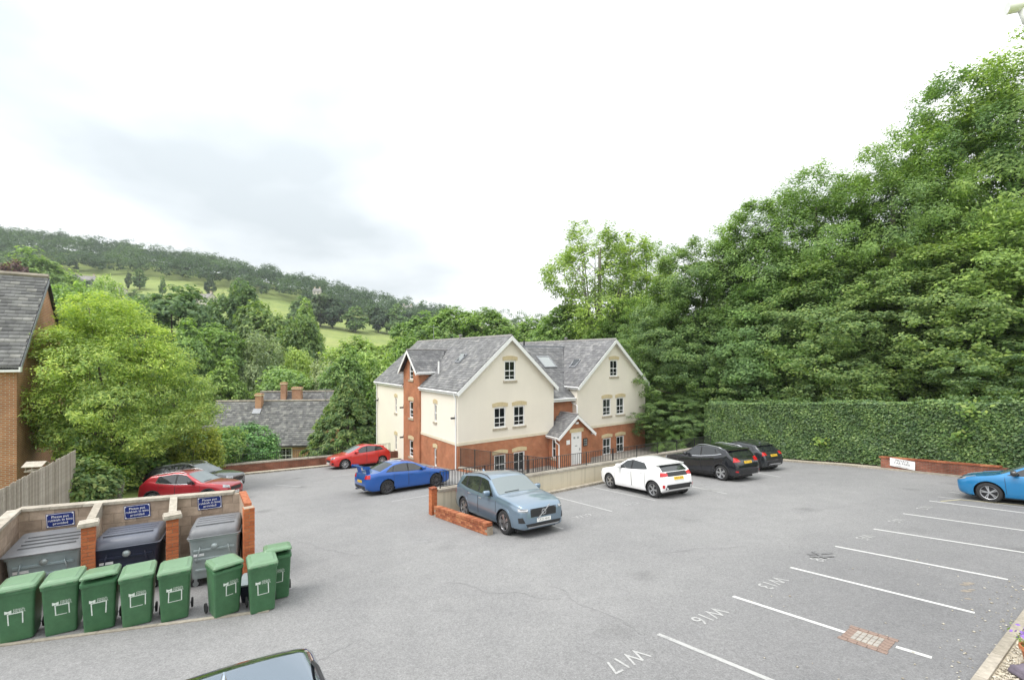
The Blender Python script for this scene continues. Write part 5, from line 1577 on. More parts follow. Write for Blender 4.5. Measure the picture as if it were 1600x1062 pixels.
def make_car(name, label, S, front, rear, side):
    """front/rear: plan points of the wheel contacts on the visible side (+1 left, -1 right)"""
    L, W, H, wb, fo, wr = S['L'], S['W'], S['H'], S['wb'], S['fo'], S['wr']
    f = Vector((front[0], front[1], 0)); r_ = Vector((rear[0], rear[1], 0))
    hd = (f - r_).normalized(); lf = Vector((-hd.y, hd.x, 0))
    mid = (f + r_) / 2 - lf * side * (W / 2 - .06)
    t = thing(name, label, 'car', (mid.x, mid.y, gz(mid.x, mid.y)))
    x3 = Vector((hd.x, hd.y, GX * hd.x + GY * hd.y)).normalized()
    y3 = UPN.cross(x3)
    zup = UPN
    sc_ = S.get('scale', 1.0)
    t.matrix_world = frame(x3, y3, (mid.x, mid.y, gz(mid.x, mid.y) + .004)) @ Matrix.Diagonal((sc_, sc_, sc_, 1))
    xf = wb / 2 + fo                                    # front bumper x ; d = xf - x
    ds = np.unique(np.concatenate([np.array([0, .012, .035, .075, .13, .2, .29, .4]), np.arange(.5, L - .45, .085), L - np.array([.4, .29, .2, .13, .075, .035, .012, 0])]))
    fine = np.linspace(0, L, 600)
    tp = np.array(S['top'], float); top = np.interp(fine, tp[:, 0], tp[:, 1])
    ker = np.hanning(25); ker /= ker.sum()
    top = np.convolve(np.pad(top, 12, mode='edge'), ker, 'valid')
    bp = np.array(S['belt'], float)
    top_f = lambda d: float(np.interp(d, fine, top)); belt_f = lambda d: float(np.interp(d, bp[:, 0], bp[:, 1]))
    pl = S.get('plan', [(0, .70), (.012, .74), (.035, .785), (.075, .83), (.13, .87), (.25, .925), (.5, .972), (1.1, 1.0), (L - 1.1, 1.0), (L - .5, .975), (L - .25, .94), (L - .1, .90), (L - .035, .86), (L, .79)])
    pl = np.array(pl, float); w_f = lambda d: float(np.interp(d, pl[:, 0], pl[:, 1])) * W / 2
    bt_ = np.array([(0, .34), (.04, .25), (.25, S.get('clear', .19)), (L - .3, S.get('clear', .19) + .02), (L - .05, .30), (L, .40)]); bot_f = lambda d: float(np.interp(d, bt_[:, 0], bt_[:, 1]))
    tum = S.get('tum', .34)
    def section(d):
        w = w_f(d); zt = top_f(d); zb0 = min(bot_f(d), zt - .1); zb = min(belt_f(d), zt - .035); hgt = max(zt - zb, .03)
        yt = w * .955 - tum * hgt; rr = min(.13, hgt * .55)
        P = [(0, zb0), (.5 * w, zb0), (.87 * w, zb0), (.955 * w, zb0 + .04), (.985 * w, zb0 + .12), (1.0 * w, zb0 + .40 * (zb - zb0)), (1.0 * w, zb0 + .62 * (zb - zb0)), (.992 * w, zb0 + .80 * (zb - zb0)), (.978 * w, zb - .035), (.955 * w, zb)]
        y1, z1 = w * .955 - tum * (hgt - rr), zt - rr
        for k in (1, 2, 3):
            P.append((w * .955 + (y1 - w * .955) * k / 3, zb + (z1 - zb) * k / 3))
        # rounded corner to the roof
        cx = y1 - rr * 1.15
        for k in (1, 2, 3):
            a = k / 3 * math.pi / 2
            P.append((cx + rr * 1.15 * math.cos(a), z1 + (rr - .028) * math.sin(a)))
        for k in (1, 2, 3):
            q = 1 - k / 3
            P.append((cx * q, zt - .028 * q * q))
        return P
    m = MB(); np_ = None
    for d in ds:
        P = section(d); full = [(-y, z) for (y, z) in P[1:-1]]
        ring = [(y, z) for y, z in P] + full[::-1]
        np_ = len(ring)
        m.v.extend([(xf - d, y, z) for y, z in ring])
    for i in range(len(ds) - 1):
        for k in range(np_):
            k2 = (k + 1) % np_
            m.f.append([i * np_ + k, i * np_ + k2, (i + 1) * np_ + k2, (i + 1) * np_ + k]); m.m.append(0)
    m.f.append(list(range(np_))); m.m.append(0)
    m.f.append([(len(ds) - 1) * np_ + k for k in reversed(range(np_))]); m.m.append(0)
    body = m.build('body', S['paint'], None, smooth=True, sharp=48)
    bm = bmesh.new(); bm.from_mesh(body.data); bvh = BVHTree.FromBMesh(bm); bm.free()
    # wheel arches
    cut = MB()
    ar = wr + .055
    for xx in (wb / 2, -wb / 2):
        for s in (-1, 1):
            ya, yb = (W / 2 - .30, W / 2 + .2) if s > 0 else (-W / 2 - .2, -W / 2 + .30)
            M = Matrix.Translation((xx, 0, wr))
            n = 28; o = len(cut.v)
            for y in (ya, yb):
                for k in range(n):
                    a = 2 * math.pi * k / n; cut.v.append((xx + ar * math.cos(a), y, wr + ar * math.sin(a)))
            for k in range(n):
                k2 = (k + 1) % n; cut.f.append([o + k, o + k2, o + n + k2, o + n + k]); cut.m.append(0)
            cut.f.append([o + k for k in reversed(range(n))]); cut.m.append(0)
            cut.f.append([o + n + k for k in range(n)]); cut.m.append(0)
    co = cut.build('cutter', 'trim_black')
    body.data.materials.append(MATS['trim_black'])
    md = body.modifiers.new('arches', 'BOOLEAN'); md.operation = 'DIFFERENCE'; md.object = co; md.solver = 'EXACT'; md.material_mode = 'TRANSFER'
    dg = bpy.context.evaluated_depsgraph_get(); dg.update()
    me = bpy.data.meshes.new_from_object(body.evaluated_get(dg), depsgraph=dg)
    body.modifiers.clear(); body.data = me; me.name = 'body'
    bpy.data.objects.remove(co)
    me.polygons.foreach_set('use_smooth', [True] * len(me.polygons)); me.set_sharp_from_angle(angle=R(40))
    body.parent = t
    # ---- panels that follow the body
    def cast(o, d):
        h = bvh.ray_cast(Vector(o), Vector(d), 20)
        if h[0] is None:
            h = bvh.find_nearest(Vector(o) + Vector(d) * 2.0)
        n = h[1]
        if n.dot(Vector(d)) > 0: n = -n
        return h[0], n
    def patch(nm, grid, mode, mat, off=.006, thick=.012, par=None, sgn=1):
        """grid[i][j] = 2D point: side -> (d, z); front/rear -> (y, z); top -> (d, y)"""
        V = []; N = []; ni, nj = len(grid), len(grid[0])
        for row in grid:
            for (a, b) in row:
                if mode == 'side': o, d = (xf - a, sgn * 3, b), (0, -sgn, 0)
                elif mode == 'lampf': o, d = lampray(a, b, xf - .12, -1)
                elif mode == 'lampr': o, d = lampray(a, b, xf - L + .12, 1)
                elif mode == 'front': o, d = (xf + 2, a, b), (-1, 0, 0)
                elif mode == 'rear': o, d = (xf - L - 2, a, b), (1, 0, 0)
                else: o, d = (xf - a, b, 4), (0, 0, -1)
                p, n = cast(o, d); V.append(p + n * off); N.append(n)
        m = MB(); m.v = [tuple(v) for v in V]
        for i in range(ni - 1):
            for j in range(nj - 1):
                q = [i * nj + j, i * nj + j + 1, (i + 1) * nj + j + 1, (i + 1) * nj + j]; m.f.append(q); m.m.append(0)
        ring = [j for j in range(nj)] + [i * nj + nj - 1 for i in range(1, ni)] + [(ni - 1) * nj + j for j in range(nj - 2, -1, -1)] + [i * nj for i in range(ni - 2, 0, -1)]
        o0 = len(m.v); m.v += [tuple(V[k] - N[k] * thick) for k in ring]
        for k in range(len(ring)):
            k2 = (k + 1) % len(ring); m.f.append([ring[k], ring[k2], o0 + k2, o0 + k]); m.m.append(0)
        return m.build(nm, mat, par or t, smooth=True, sharp=40)
    def lampray(y, z, x, sx_):
        d = Vector((sx_, -y * .75, 0)).normalized()
        return Vector((x, y, z)) - d * 1.2, d
    def quadgrid(p00, p10, p11, p01, nu=8, nv=4):
        g = []
        for i in range(nu + 1):
            u = i / nu; row = []
            for j in range(nv + 1):
                v = j / nv
                a = (p00[0] * (1 - u) + p10[0] * u, p00[1] * (1 - u) + p10[1] * u); b = (p01[0] * (1 - u) + p11[0] * u, p01[1] * (1 - u) + p11[1] * u)
                row.append((a[0] * (1 - v) + b[0] * v, a[1] * (1 - v) + b[1] * v))
            g.append(row)
        return g
    def sidewin(a0, a1, b0, b1, lift=.03, s=1):
        g = []
        for i in range(11):
            u = i / 10; d0 = a0 + (b0 - a0) * u; d1 = a1 + (b1 - a1) * u
            hg = top_f(d1) - min(belt_f(d1), top_f(d1) - .035)
            z0_ = belt_f(d0) + lift; z1_ = top_f(d1) - min(.13, hg * .55) * .78
            z1_ = max(z1_, z0_ + .02)
            g.append([(d0 + (d1 - d0) * j / 4, z0_ + (z1_ - z0_) * j / 4) for j in range(5)])
        return g
    for s in (-1, 1):
        # one dark surround, then each pane on it
        ws_ = S['win']
        patch('window_surround', sidewin(ws_[0][0] - .05, ws_[0][1] - .05, ws_[-1][2] + .05, ws_[-1][3] + .03, .012, s), 'side', S.get('surround', 'trim_black'), .003, .01, sgn=s)
        for (a0, a1, b0, b1) in ws_:
            patch('side_window', sidewin(a0, a1, b0, b1, .03, s), 'side', 'car_glass', .007, .006, sgn=s)
        if S.get('belt_chrome'):
            g = [[(ws_[0][0] + (ws_[-1][2] - ws_[0][0]) * i / 14, belt_f(ws_[0][0] + (ws_[-1][2] - ws_[0][0]) * i / 14) + .004 + .022 * j) for j in range(2)] for i in range(15)]
            patch('window_trim', g, 'side', 'chrome', .010, .01, sgn=s)
        # doors with handles
        for (d0, d1) in S['doors']:
            g = []
            for i in range(9):
                d = d0 + (d1 - d0) * i / 8
                g.append([(d, S.get('clear', .19) + .16 + (belt_f(d) - .012 - S.get('clear', .19) - .16) * j / 6) for j in range(7)])
            dr0 = patch('door', g, 'side', S['paint'], .0045, .006, sgn=s)
            lo_ = S.get('clear', .19) + .16
            for dd_ in (d0 - .008, d1 + .002):
                g2 = [[(dd_ + k * .012, lo_ + (belt_f(dd_) - .01 - lo_) * j / 6) for j in range(7)] for k in (0, 1)]
                patch('door_gap', g2, 'side', 'trim_black', .0052, .004, par=dr0, sgn=s)
            hz = belt_f(d1) - .13
            m = MB(); p, n = cast((xf - d1 + .17, s * 3, hz), (0, -s, 0)); m.box((xf - d1 + .07, p.y - .03, hz - .018), (xf - d1 + .25, p.y + .03, hz + .018)); m.build('handle', S.get('handle', S['paint']), dr0)
        # sills, arch trims
        if S.get('clad'):
            for xx in (wb / 2, -wb / 2):
                g = []
                for k in range(17):
                    a = R(-8 + 196 * k / 16); g.append([(xf - (xx + rad * math.cos(a)), wr + rad * math.sin(a)) for rad in (ar - .004, ar + .065)])
                patch('arch_trim', g, 'side', S['clad'], .009, .02, sgn=s)
            c0 = S.get('clear', .19)
            patch('sill_trim', quadgrid((fo + ar + .02, c0 + .035), (fo + wb - ar - .02, c0 + .035), (fo + wb - ar - .02, c0 + .17), (fo + ar + .02, c0 + .17), 10, 2), 'side', S['clad'], .009, .02, sgn=s)
        # door mirror
        dm = ws_[0][0] + .16; p, n = cast((xf - dm, s * 3, belt_f(dm) + .02), (0, -s, 0))
        mm = loft([rrect(-.055, .055, -.10, .10, .04, -.075), rrect(-.085, .075, -.115, .115, .05, -.02), rrect(-.085, .075, -.115, .115, .05, .04), rrect(-.05, .05, -.09, .09, .04, .085)])
        mo = mm.build('mirror', S.get('mirror', S['paint']), t, smooth=True, sharp=60); mo.location = (xf - dm + .02, p.y + s * .14, p.z + .09)
        m = MB(); m.box((-.03, -s * .14 - .03, -.09), (.03, .02, -.05)); m.build('mirror_arm', 'trim_black', mo)
        # lamps
        for (nm, key, mode, mat) in (('headlight', 'head', 'lampf', 'lamp_glass'), ('tail_light', 'tail', 'lampr', 'tail_red'), ('fog_light', 'fog', 'lampf', 'trim_black'), ('reflector', 'refl', 'lampr', 'tail_red')):
            if key in S:
                q = [(y * s, z) for (y, z) in S[key]]
                lo = patch(nm, quadgrid(*q, 8, 3), mode, mat, .011, .02)
                if key == 'head':
                    c = [sum(v[i] for v in q) / 4 for i in (0, 1)]
                    q2 = [((v[0] * .55 + c[0] * .45), (v[1] * .45 + c[1] * .55)) for v in q]
                    patch('lamp_unit', quadgrid(*q2, 5, 2), mode, 'trim_black', .014, .004, par=lo)
                    if S.get('drl'):
                        q3 = [((v[0] * .95 + c[0] * .05), c[1] + (v[1] - c[1]) * .14) for v in q]
                        patch('running_light', quadgrid(*q3, 5, 1), mode, 'lamp_led', .017, .004, par=lo)
        if S.get('rails'):
            m = MB(); pts = []
            for k in range(9):
                d = S['rails'][0] + (S['rails'][1] - S['rails'][0]) * k / 8; w = w_f(d); hgt = top_f(d) - belt_f(d)
                y = (w * .955 - tum * hgt - .03) * s
                p, n = cast((xf - d, y, 4), (0, 0, -1)); pts.append((xf - d, y, p.z + (.045 if 0 < k < 8 else .0)))
            m.tube(pts, .016, 6); m.build('roof_rail', S.get('railmat', 'trim_black'), t, smooth=True)
    def half_at(d): return w_f(d) * .955 - tum * (top_f(d) - min(belt_f(d), top_f(d) - .035)) - .07
    d0, d1 = S['screen']
    g = []
    for i in range(9):
        d = d0 + (d1 - d0) * i / 8
        h_ = half_at(d) * (1.0 if i else .97) + .02
        g.append([(d, -h_ + 2 * h_ * j / 8) for j in range(9)])
    wsn = patch('windscreen', g, 'top', 'screen_glass', .006, .01)
    m = MB(); pts = []
    for yy in (-.55, -.1, .0):
        p, n = cast((xf - d0 - .05, yy, 4), (0, 0, -1)); pts.append(p + n * .02)
    m.tube(pts, .009, 5); m.build('wiper', 'trim_black', wsn)
    if 'rglass' in S:
        z0, z1, hw0, hw1 = S['rglass']
        patch('rear_window', quadgrid((-hw0, z0), (hw0, z0), (hw1, z1), (-hw1, z1), 8, 5), 'rear', S.get('rgmat', 'car_glass'), .006, .01)
    if 'rtop' in S:
        a, b = S['rtop']; g = []
        for i in range(7):
            d = a + (b - a) * i / 6; h_ = half_at(d) + .01
            g.append([(d, -h_ + 2 * h_ * j / 8) for j in range(9)])
        patch('rear_window', g, 'top', 'car_glass', .006, .01)
    if 'roofmat' in S:
        a, b = S['roof']; g = []
        for i in range(13):
            d = a + (b - a) * i / 12; h_ = half_at(d) + .075
            g.append([(d, -h_ + 2 * h_ * j / 8) for j in range(9)])
        patch('roof', g, 'top', S['roofmat'], .006, .012)
    for (nm, key, mode, mat) in (('grille', 'grille', 'front', 'trim_black'), ('lower_grille', 'intake', 'front', 'trim_black'), ('rear_bumper', 'rbump', 'rear', S.get('rbmat', 'trim_black')), ('tailgate_panel', 'tpanel', 'rear', 'trim_black'), ('skid_plate', 'skid', 'front', 'alloy'), ('rear_skid_plate', 'rskid', 'rear', 'alloy')):
        if key in S:
            patch(nm, quadgrid(*S[key], 10, 3), mode, mat, .008, .02)
    # number plates
    for (mode, zc_, mat) in (('front', S.get('plate_f'), 'plate_white'), ('rear', S.get('plate_r'), 'plate_yellow')):
        if zc_ is None: continue
        sg_ = 1 if mode == 'front' else -1
        p, n = cast((xf + 2 if sg_ > 0 else xf - L - 2, 0, zc_), (-sg_, 0, 0))
        n = Vector((sg_, 0, max(-.3, min(.3, n.z)))).normalized()
        ey = Vector((0, sg_, 0)); ez = n.cross(ey)
        if ez.z < 0: ez = -ez
        M = frame(ey, ez, p + n * .022)
        m = MB(); m.box((-.26, -.056, -.012), (.26, .056, 0)); po = m.build('number_plate', mat, t); po.matrix_local = M
        text('lettering', S['reg'], .105, 'trim_black', po, Matrix.Translation((0, 0, .003)), sx=.85)
    if S.get('badge'):
        p, n = cast((xf + 2, 0, S['badge']), (-1, 0, 0)); M = frame((0, 1, 0), Vector(n).cross(Vector((0, 1, 0))), p + n * .012)
        m = MB(); m.lathe([(.062, 0), (.085, 0), (.085, .014), (.062, .014)], 20)
        m.box((-.018, .0, .002), (.018, .0 + .001, .003))
        bo = m.build('badge_ring', 'chrome', t, smooth=True, sharp=40); bo.matrix_local = M
        m = MB(); m.box((-.30, -.016, -.002), (.30, .016, .012), M=Matrix.Rotation(R(38), 4, 'Z')); bo2 = m.build('grille_bar', 'chrome', t); bo2.matrix_local = M
        text('lettering', S['badge_text'], .045, 'chrome', bo, Matrix.Translation((0, 0, .018)))
    # wheels
    tm_, rm_ = wheel_mesh(wr, S.get('rim', 'five'), S.get('rimmat', 'alloy'))
    for xx in (wb / 2, -wb / 2):
        for s in (-1, 1):
            rot = (0, 0, 0) if s > 0 else (0, 0, math.pi)
            wo = clone('wheel', tm_, t, (xx, s * (W / 2 - .135), wr), rot)
            clone('rim', rm_, wo, (0, 0, 0), (0, random.random() * 6, 0))
    if S.get('wing'):
        zt = top_f(L - .16)
        for s in (-1, 1):
            m = MB(); m.prism([(xf - L + .30, s * .52, zt - .03), (xf - L + .10, s * .52, zt - .03), (xf - L + .02, s * .52, zt + .29), (xf - L + .20, s * .52, zt + .29)], (0, s * .035, 0)); m.build('wing_upright', S['paint'], t)
        m = MB()
        pr = [(.14, .0), (.02, .035), (-.10, .045), (-.20, .03), (-.20, .02), (-.10, .015), (.02, .0)]
        m.prism([(xf - L + .06 + a, -.70, zt + .28 + b) for a, b in pr], (0, 1.40, 0)); m.build('rear_wing', S['paint'], t)
        for s in (-1, 1):
            m = MB(); m.prism([(xf - L + .22, s * .70, zt + .19), (xf - L - .15, s * .70, zt + .22), (xf - L - .15, s * .70, zt + .36), (xf - L + .20, s * .70, zt + .33)], (0, s * .025, 0)); m.build('wing_end_plate', S['paint'], t)
        for s in (-1, 1):
            m = MB(); m.tube([(xf - L + .3, s * .5, .25), (xf - L - .03, s * .5, .25)], .045, 10); m.build('exhaust_pipe', 'chrome', t, smooth=True, sharp=50)
    if S.get('spoiler'):
        d = S['spoiler']; hw = half_at(d) + .05; p, n = cast((xf - d + .1, 0, 4), (0, 0, -1))
        m = MB(); m.prism([(xf - d + .18, -hw, p.z - .035), (xf - d - .14, -hw * .96, p.z - .055), (xf - d - .14, -hw * .96, p.z - .085), (xf - d + .1, -hw, p.z - .10)], (0, 2 * hw * .98, 0)); m.build('roof_spoiler', S.get('spmat', S['paint']), t)
    if S.get('fin'):
        d = S['fin']; p, n = cast((xf - d, 0, 4), (0, 0, -1))
        m = loft([[(xf - d + .09, 0, p.z - .005), (xf - d, .03, p.z - .005), (xf - d - .07, .025, p.z - .005), (xf - d - .07, -.025, p.z - .005), (xf - d, -.03, p.z - .005)], [(xf - d - .02, 0, p.z + .055), (xf - d - .045, .008, p.z + .06), (xf - d - .075, .006, p.z + .065), (xf - d - .075, -.006, p.z + .065), (xf - d - .045, -.008, p.z + .06)]])
        m.build('roof_fin', S.get('finmat', S['paint']), t, smooth=True, sharp=60)
    # dark underfloor
    m = MB(); m.box((xf - L + .35, -W * .38, .135), (xf - .35, W * .38, .26)); m.build('underfloor', 'trim_black', t)
    return t

def prof(L, H, nose, cowl, wst, peak, rend, tail, hood=None, rear_low=.62):
    """nose z; cowl (d,z); screen top d; roof peak d; roof end (d,z); tail (d,z)"""
    hood = hood or [(.45, nose + .11), (.85, nose + .17)]
    return [(0, nose - .13), (.015, nose - .05), (.06, nose + .005), (.15, nose + .045)] + hood + [cowl, (wst, H - .075), (wst + .28, H - .025), (peak, H), rend, tail, (L - .03, tail[1] - .16), (L, rear_low)]
SUV = dict(scale=.95, L=4.425, W=1.87, H=1.65, wb=2.70, fo=.87, wr=.362, clear=.24, paint='paint_greyblue', rim='five', reg='CK23 HHX', tum=.30,
           top=prof(4.425, 1.65, .93, (1.28, 1.14), 1.98, 2.75, (3.86, 1.55), (4.28, 1.02)), belt=[(0, .80), (.5, .93), (1.2, 1.02), (2.5, 1.04), (3.3, 1.09), (3.9, 1.19), (4.4, 1.0)],
           win=[(1.55, 2.03, 2.42, 2.42), (2.50, 2.50, 3.32, 3.30), (3.40, 3.40, 3.78, 3.52)], doors=[(1.30, 2.44), (2.47, 3.22)], screen=(1.27, 1.95), rglass=(1.12, 1.46, .62, .55), clad='paint_greyblue',
           head=[(.54, .76), (.84, .78), (.87, .88), (.52, .85)], drl=True, tail=[(.62, .78), (.86, .80), (.80, 1.34), (.66, 1.20)], grille=[(-.47, .60), (.47, .60), (.49, .84), (-.49, .84)], intake=[(-.60, .32), (.60, .32), (.66, .42), (-.66, .42)],
           fog=[(.62, .46), (.84, .46), (.86, .60), (.70, .62)], rails=(1.95, 3.75), plate_f=.50, plate_r=.72, skid=[(-.55, .30), (.55, .30), (.6, .335), (-.6, .335)], badge=.72, badge_text='VOLVO', handle='chrome', mirror='paint_greyblue', fin=3.65, rbump=[(-.8, .36), (.8, .36), (.82, .56), (-.82, .56)])
HATCH = dict(L=3.97, W=1.735, H=1.48, wb=2.49, fo=.82, wr=.308, clear=.17, paint='paint_red', rim='fine', reg='WR15 LKD',
             top=prof(3.97, 1.48, .74, (1.10, 1.00), 1.92, 2.35, (3.40, 1.36), (3.82, .96)), belt=[(0, .62), (.5, .80), (1.1, .90), (2.2, .95), (3.0, 1.01), (3.6, 1.07), (3.97, .85)],
             win=[(1.42, 1.98, 2.20, 2.22), (2.28, 2.30, 3.10, 2.98), (3.14, 3.02, 3.38, 3.16)], doors=[(1.18, 2.22), (2.25, 3.02)], screen=(1.08, 1.88), rglass=(1.00, 1.28, .60, .50),
             head=[(.48, .62), (.80, .70), (.74, .80), (.46, .72)], tail=[(.60, .76), (.82, .80), (.78, 1.06), (.66, 1.02)], grille=[(-.38, .42), (.38, .42), (.42, .58), (-.42, .58)], fog=[(.60, .34), (.76, .34), (.76, .44), (.62, .44)], plate_f=.38, plate_r=.62, spoiler=3.42)
CROSS = dict(scale=.87, L=4.21, W=1.78, H=1.59, wb=2.60, fo=.84, wr=.335, clear=.21, paint='paint_darkred', rim='five', reg='VX18 TRN',
             top=prof(4.21, 1.59, .86, (1.20, 1.06), 1.98, 2.5, (3.65, 1.47), (4.08, 1.02)), belt=[(0, .72), (.5, .88), (1.15, .98), (2.4, 1.00), (3.2, 1.08), (3.8, 1.2), (4.2, .95)],
             win=[(1.50, 2.02, 2.36, 2.36), (2.44, 2.44, 3.30, 3.22)], doors=[(1.25, 2.38), (2.41, 3.16)], screen=(1.18, 1.94), rglass=(1.10, 1.38, .60, .52), clad='trim_black',
             head=[(.50, .72), (.84, .78), (.80, .90), (.48, .84)], drl=True, tail=[(.62, .88), (.84, .90), (.80, 1.10), (.64, 1.08)], grille=[(-.42, .58), (.42, .58), (.46, .76), (-.46, .76)], intake=[(-.55, .30), (.55, .30), (.6, .42), (-.6, .42)], belt_chrome=True, rails=(2.0, 3.6), railmat='alloy', plate_f=.46, plate_r=.66, mirror='trim_black')
GREY = dict(CROSS, scale=.93, L=4.40, H=1.60, paint='paint_grey', reg='DN20 FJE', railmat='alloy', mirror='paint_grey', top=prof(4.40, 1.60, .88, (1.25, 1.06), 2.0, 2.6, (3.85, 1.46), (4.25, 1.02)), wb=2.68, belt=[(0, .72), (.5, .88), (1.15, .98), (2.4, 1.00), (3.2, 1.08), (3.9, 1.2), (4.4, .95)])
SEDAN = dict(scale=.93, rimmat='alloy_smoke', L=4.60, W=1.80, H=1.475, wb=2.65, fo=.93, wr=.335, clear=.17, paint='paint_blue', rim='ten', reg='WX17 STJ', tum=.36,
             top=[(0, .60), (.015, .68), (.06, .74), (.16, .78), (.5, .88), (1.0, .96), (1.25, 1.01), (2.12, 1.40), (2.4, 1.45), (2.75, 1.475), (3.2, 1.42), (3.95, 1.10), (4.1, 1.065), (4.52, 1.04), (4.58, .96), (4.60, .62)],
             belt=[(0, .62), (.5, .80), (1.25, .93), (2.4, .96), (3.4, 1.01), (4.1, 1.02), (4.6, .9)], win=[(1.55, 2.15, 2.45, 2.46), (2.53, 2.54, 3.30, 3.20), (3.34, 3.24, 3.62, 3.40)], doors=[(1.32, 2.47), (2.50, 3.25)], screen=(1.25, 2.08), rtop=(3.24, 3.92),
             head=[(.46, .64), (.82, .70), (.78, .80), (.44, .74)], tail=[(.50, .80), (.86, .80), (.84, .98), (.56, .96)], grille=[(-.36, .50), (.36, .50), (.4, .66), (-.4, .66)], intake=[(-.5, .28), (.5, .28), (.55, .42), (-.55, .42)], plate_f=.40, plate_r=.66, wing=True, rbump=[(-.6, .32), (.6, .32), (.62, .46), (-.62, .46)])
YARIS = dict(HATCH, L=3.94, W=1.745, H=1.47, wb=2.56, fo=.78, wr=.318, paint='paint_white', rim='twin', reg='WU71 BXA', top=prof(3.94, 1.47, .78, (1.08, 1.01), 1.86, 2.2, (3.36, 1.34), (3.80, .99)), belt=[(0, .70), (.5, .86), (1.1, .95), (2.2, .98), (3.0, 1.04), (3.5, 1.16), (3.94, .9)],
             win=[(1.40, 1.88, 2.16, 2.18), (2.24, 2.26, 3.05, 2.86)], doors=[(1.15, 2.18), (2.21, 2.95)], screen=(1.03, 1.78), rglass=(1.01, 1.29, .68, .56), tail=[(.50, .86), (.86, .84), (.84, 1.00), (.52, .96)], tpanel=[(-.52, .84), (.52, .84), (.52, .99), (-.52, .99)], rbump=[(-.72, .36), (.72, .36), (.66, .54), (-.66, .54)], refl=[(.70, .42), (.78, .42), (.78, .54), (.70, .54)], plate_r=.76, spoiler=3.44)
QASH = dict(CROSS, scale=1.0, L=4.38, W=1.81, H=1.60, wb=2.646, fo=.88, wr=.35, paint='paint_black', rim='five', reg='WF17 UHJ', top=prof(4.38, 1.60, .88, (1.22, 1.07), 2.02, 2.6, (3.80, 1.46), (4.22, 1.04)), belt=[(0, .74), (.5, .90), (1.15, .99), (2.4, 1.03), (3.2, 1.12), (3.9, 1.26), (4.38, 1.0)],
            win=[(1.52, 2.06, 2.42, 2.42), (2.50, 2.50, 3.34, 3.22), (3.38, 3.27, 3.62, 3.42)], doors=[(1.28, 2.44), (2.47, 3.24)], rglass=(1.12, 1.40, .62, .54), tail=[(.46, .90), (.88, .88), (.84, 1.08), (.60, 1.04)], rbump=[(-.80, .34), (.80, .34), (.80, .54), (-.80, .54)], plate_r=.86, railmat='alloy', spoiler=3.84, mirror='paint_black', refl=[(.68, .44), (.80, .44), (.80, .50), (.68, .50)])
ACTIVE = dict(HATCH, paint='paint_charcoal', H=1.50, wr=.325, clad='trim_black', reg='WM19 OEP', rim='five', rbump=[(-.76, .34), (.76, .34), (.76, .52), (-.76, .52)], rskid=[(-.5, .34), (.5, .34), (.46, .40), (-.46, .40)], plate_r=.80, tail=[(.50, .84), (.82, .80), (.80, .98), (.56, .96)], rails=(1.95, 3.3), fin=3.2)
DS = dict(L=3.95, W=1.72, H=1.46, wb=2.464, fo=.80, wr=.325, clear=.17, paint='paint_cyan', rim='twin', reg='WJ12 KXP', tum=.36, roofmat='trim_gloss', roof=(1.90, 3.45), surround='trim_gloss', mirror='trim_gloss',
          top=prof(3.95, 1.46, .74, (1.15, 1.00), 1.90, 2.4, (3.45, 1.33), (3.82, .98)), belt=[(0, .62), (.5, .82), (1.1, .92), (2.4, .95), (3.2, .99), (3.95, .9)],
          win=[(1.32, 1.60, 1.60, 1.72), (1.64, 1.78, 2.52, 2.50), (2.62, 2.56, 3.3, 3.12)], doors=[(1.22, 2.52)], screen=(1.12, 1.86), rglass=(1.00, 1.26, .58, .48), head=[(.46, .62), (.84, .74), (.76, .84), (.46, .74)], tail=[(.60, .78), (.80, .80), (.78, .98), (.62, .96)],
          grille=[(-.36, .34), (.36, .34), (.4, .54), (-.4, .54)], plate_f=.40, plate_r=.60, handle='chrome')
paint('trim_gloss', (0.014, 0.014, 0.016), .0, .25)
BLACKEST = dict(GREY, scale=1.0, top=prof(4.40, 1.60, .88, (1.25, 1.06), 2.0, 2.6, (4.0, 1.565), (4.3, 1.02)), paint='paint_teal', reg='WK16 YHO', fin=3.62, finmat='paint_teal', railmat='trim_black', mirror='paint_teal')
def shift(p, dx, dy): return (p[0] + dx, p[1] + dy)
def wb_fix(a, b, wb):
    """keep the middle of two surveyed wheel points, set the wheelbase"""
    a = Vector((a.x, a.y, 0)); b = Vector((b.x, b.y, 0)); m = (a + b) / 2; d = (a - b).normalized()
    return (m + d * wb / 2), (m - d * wb / 2)
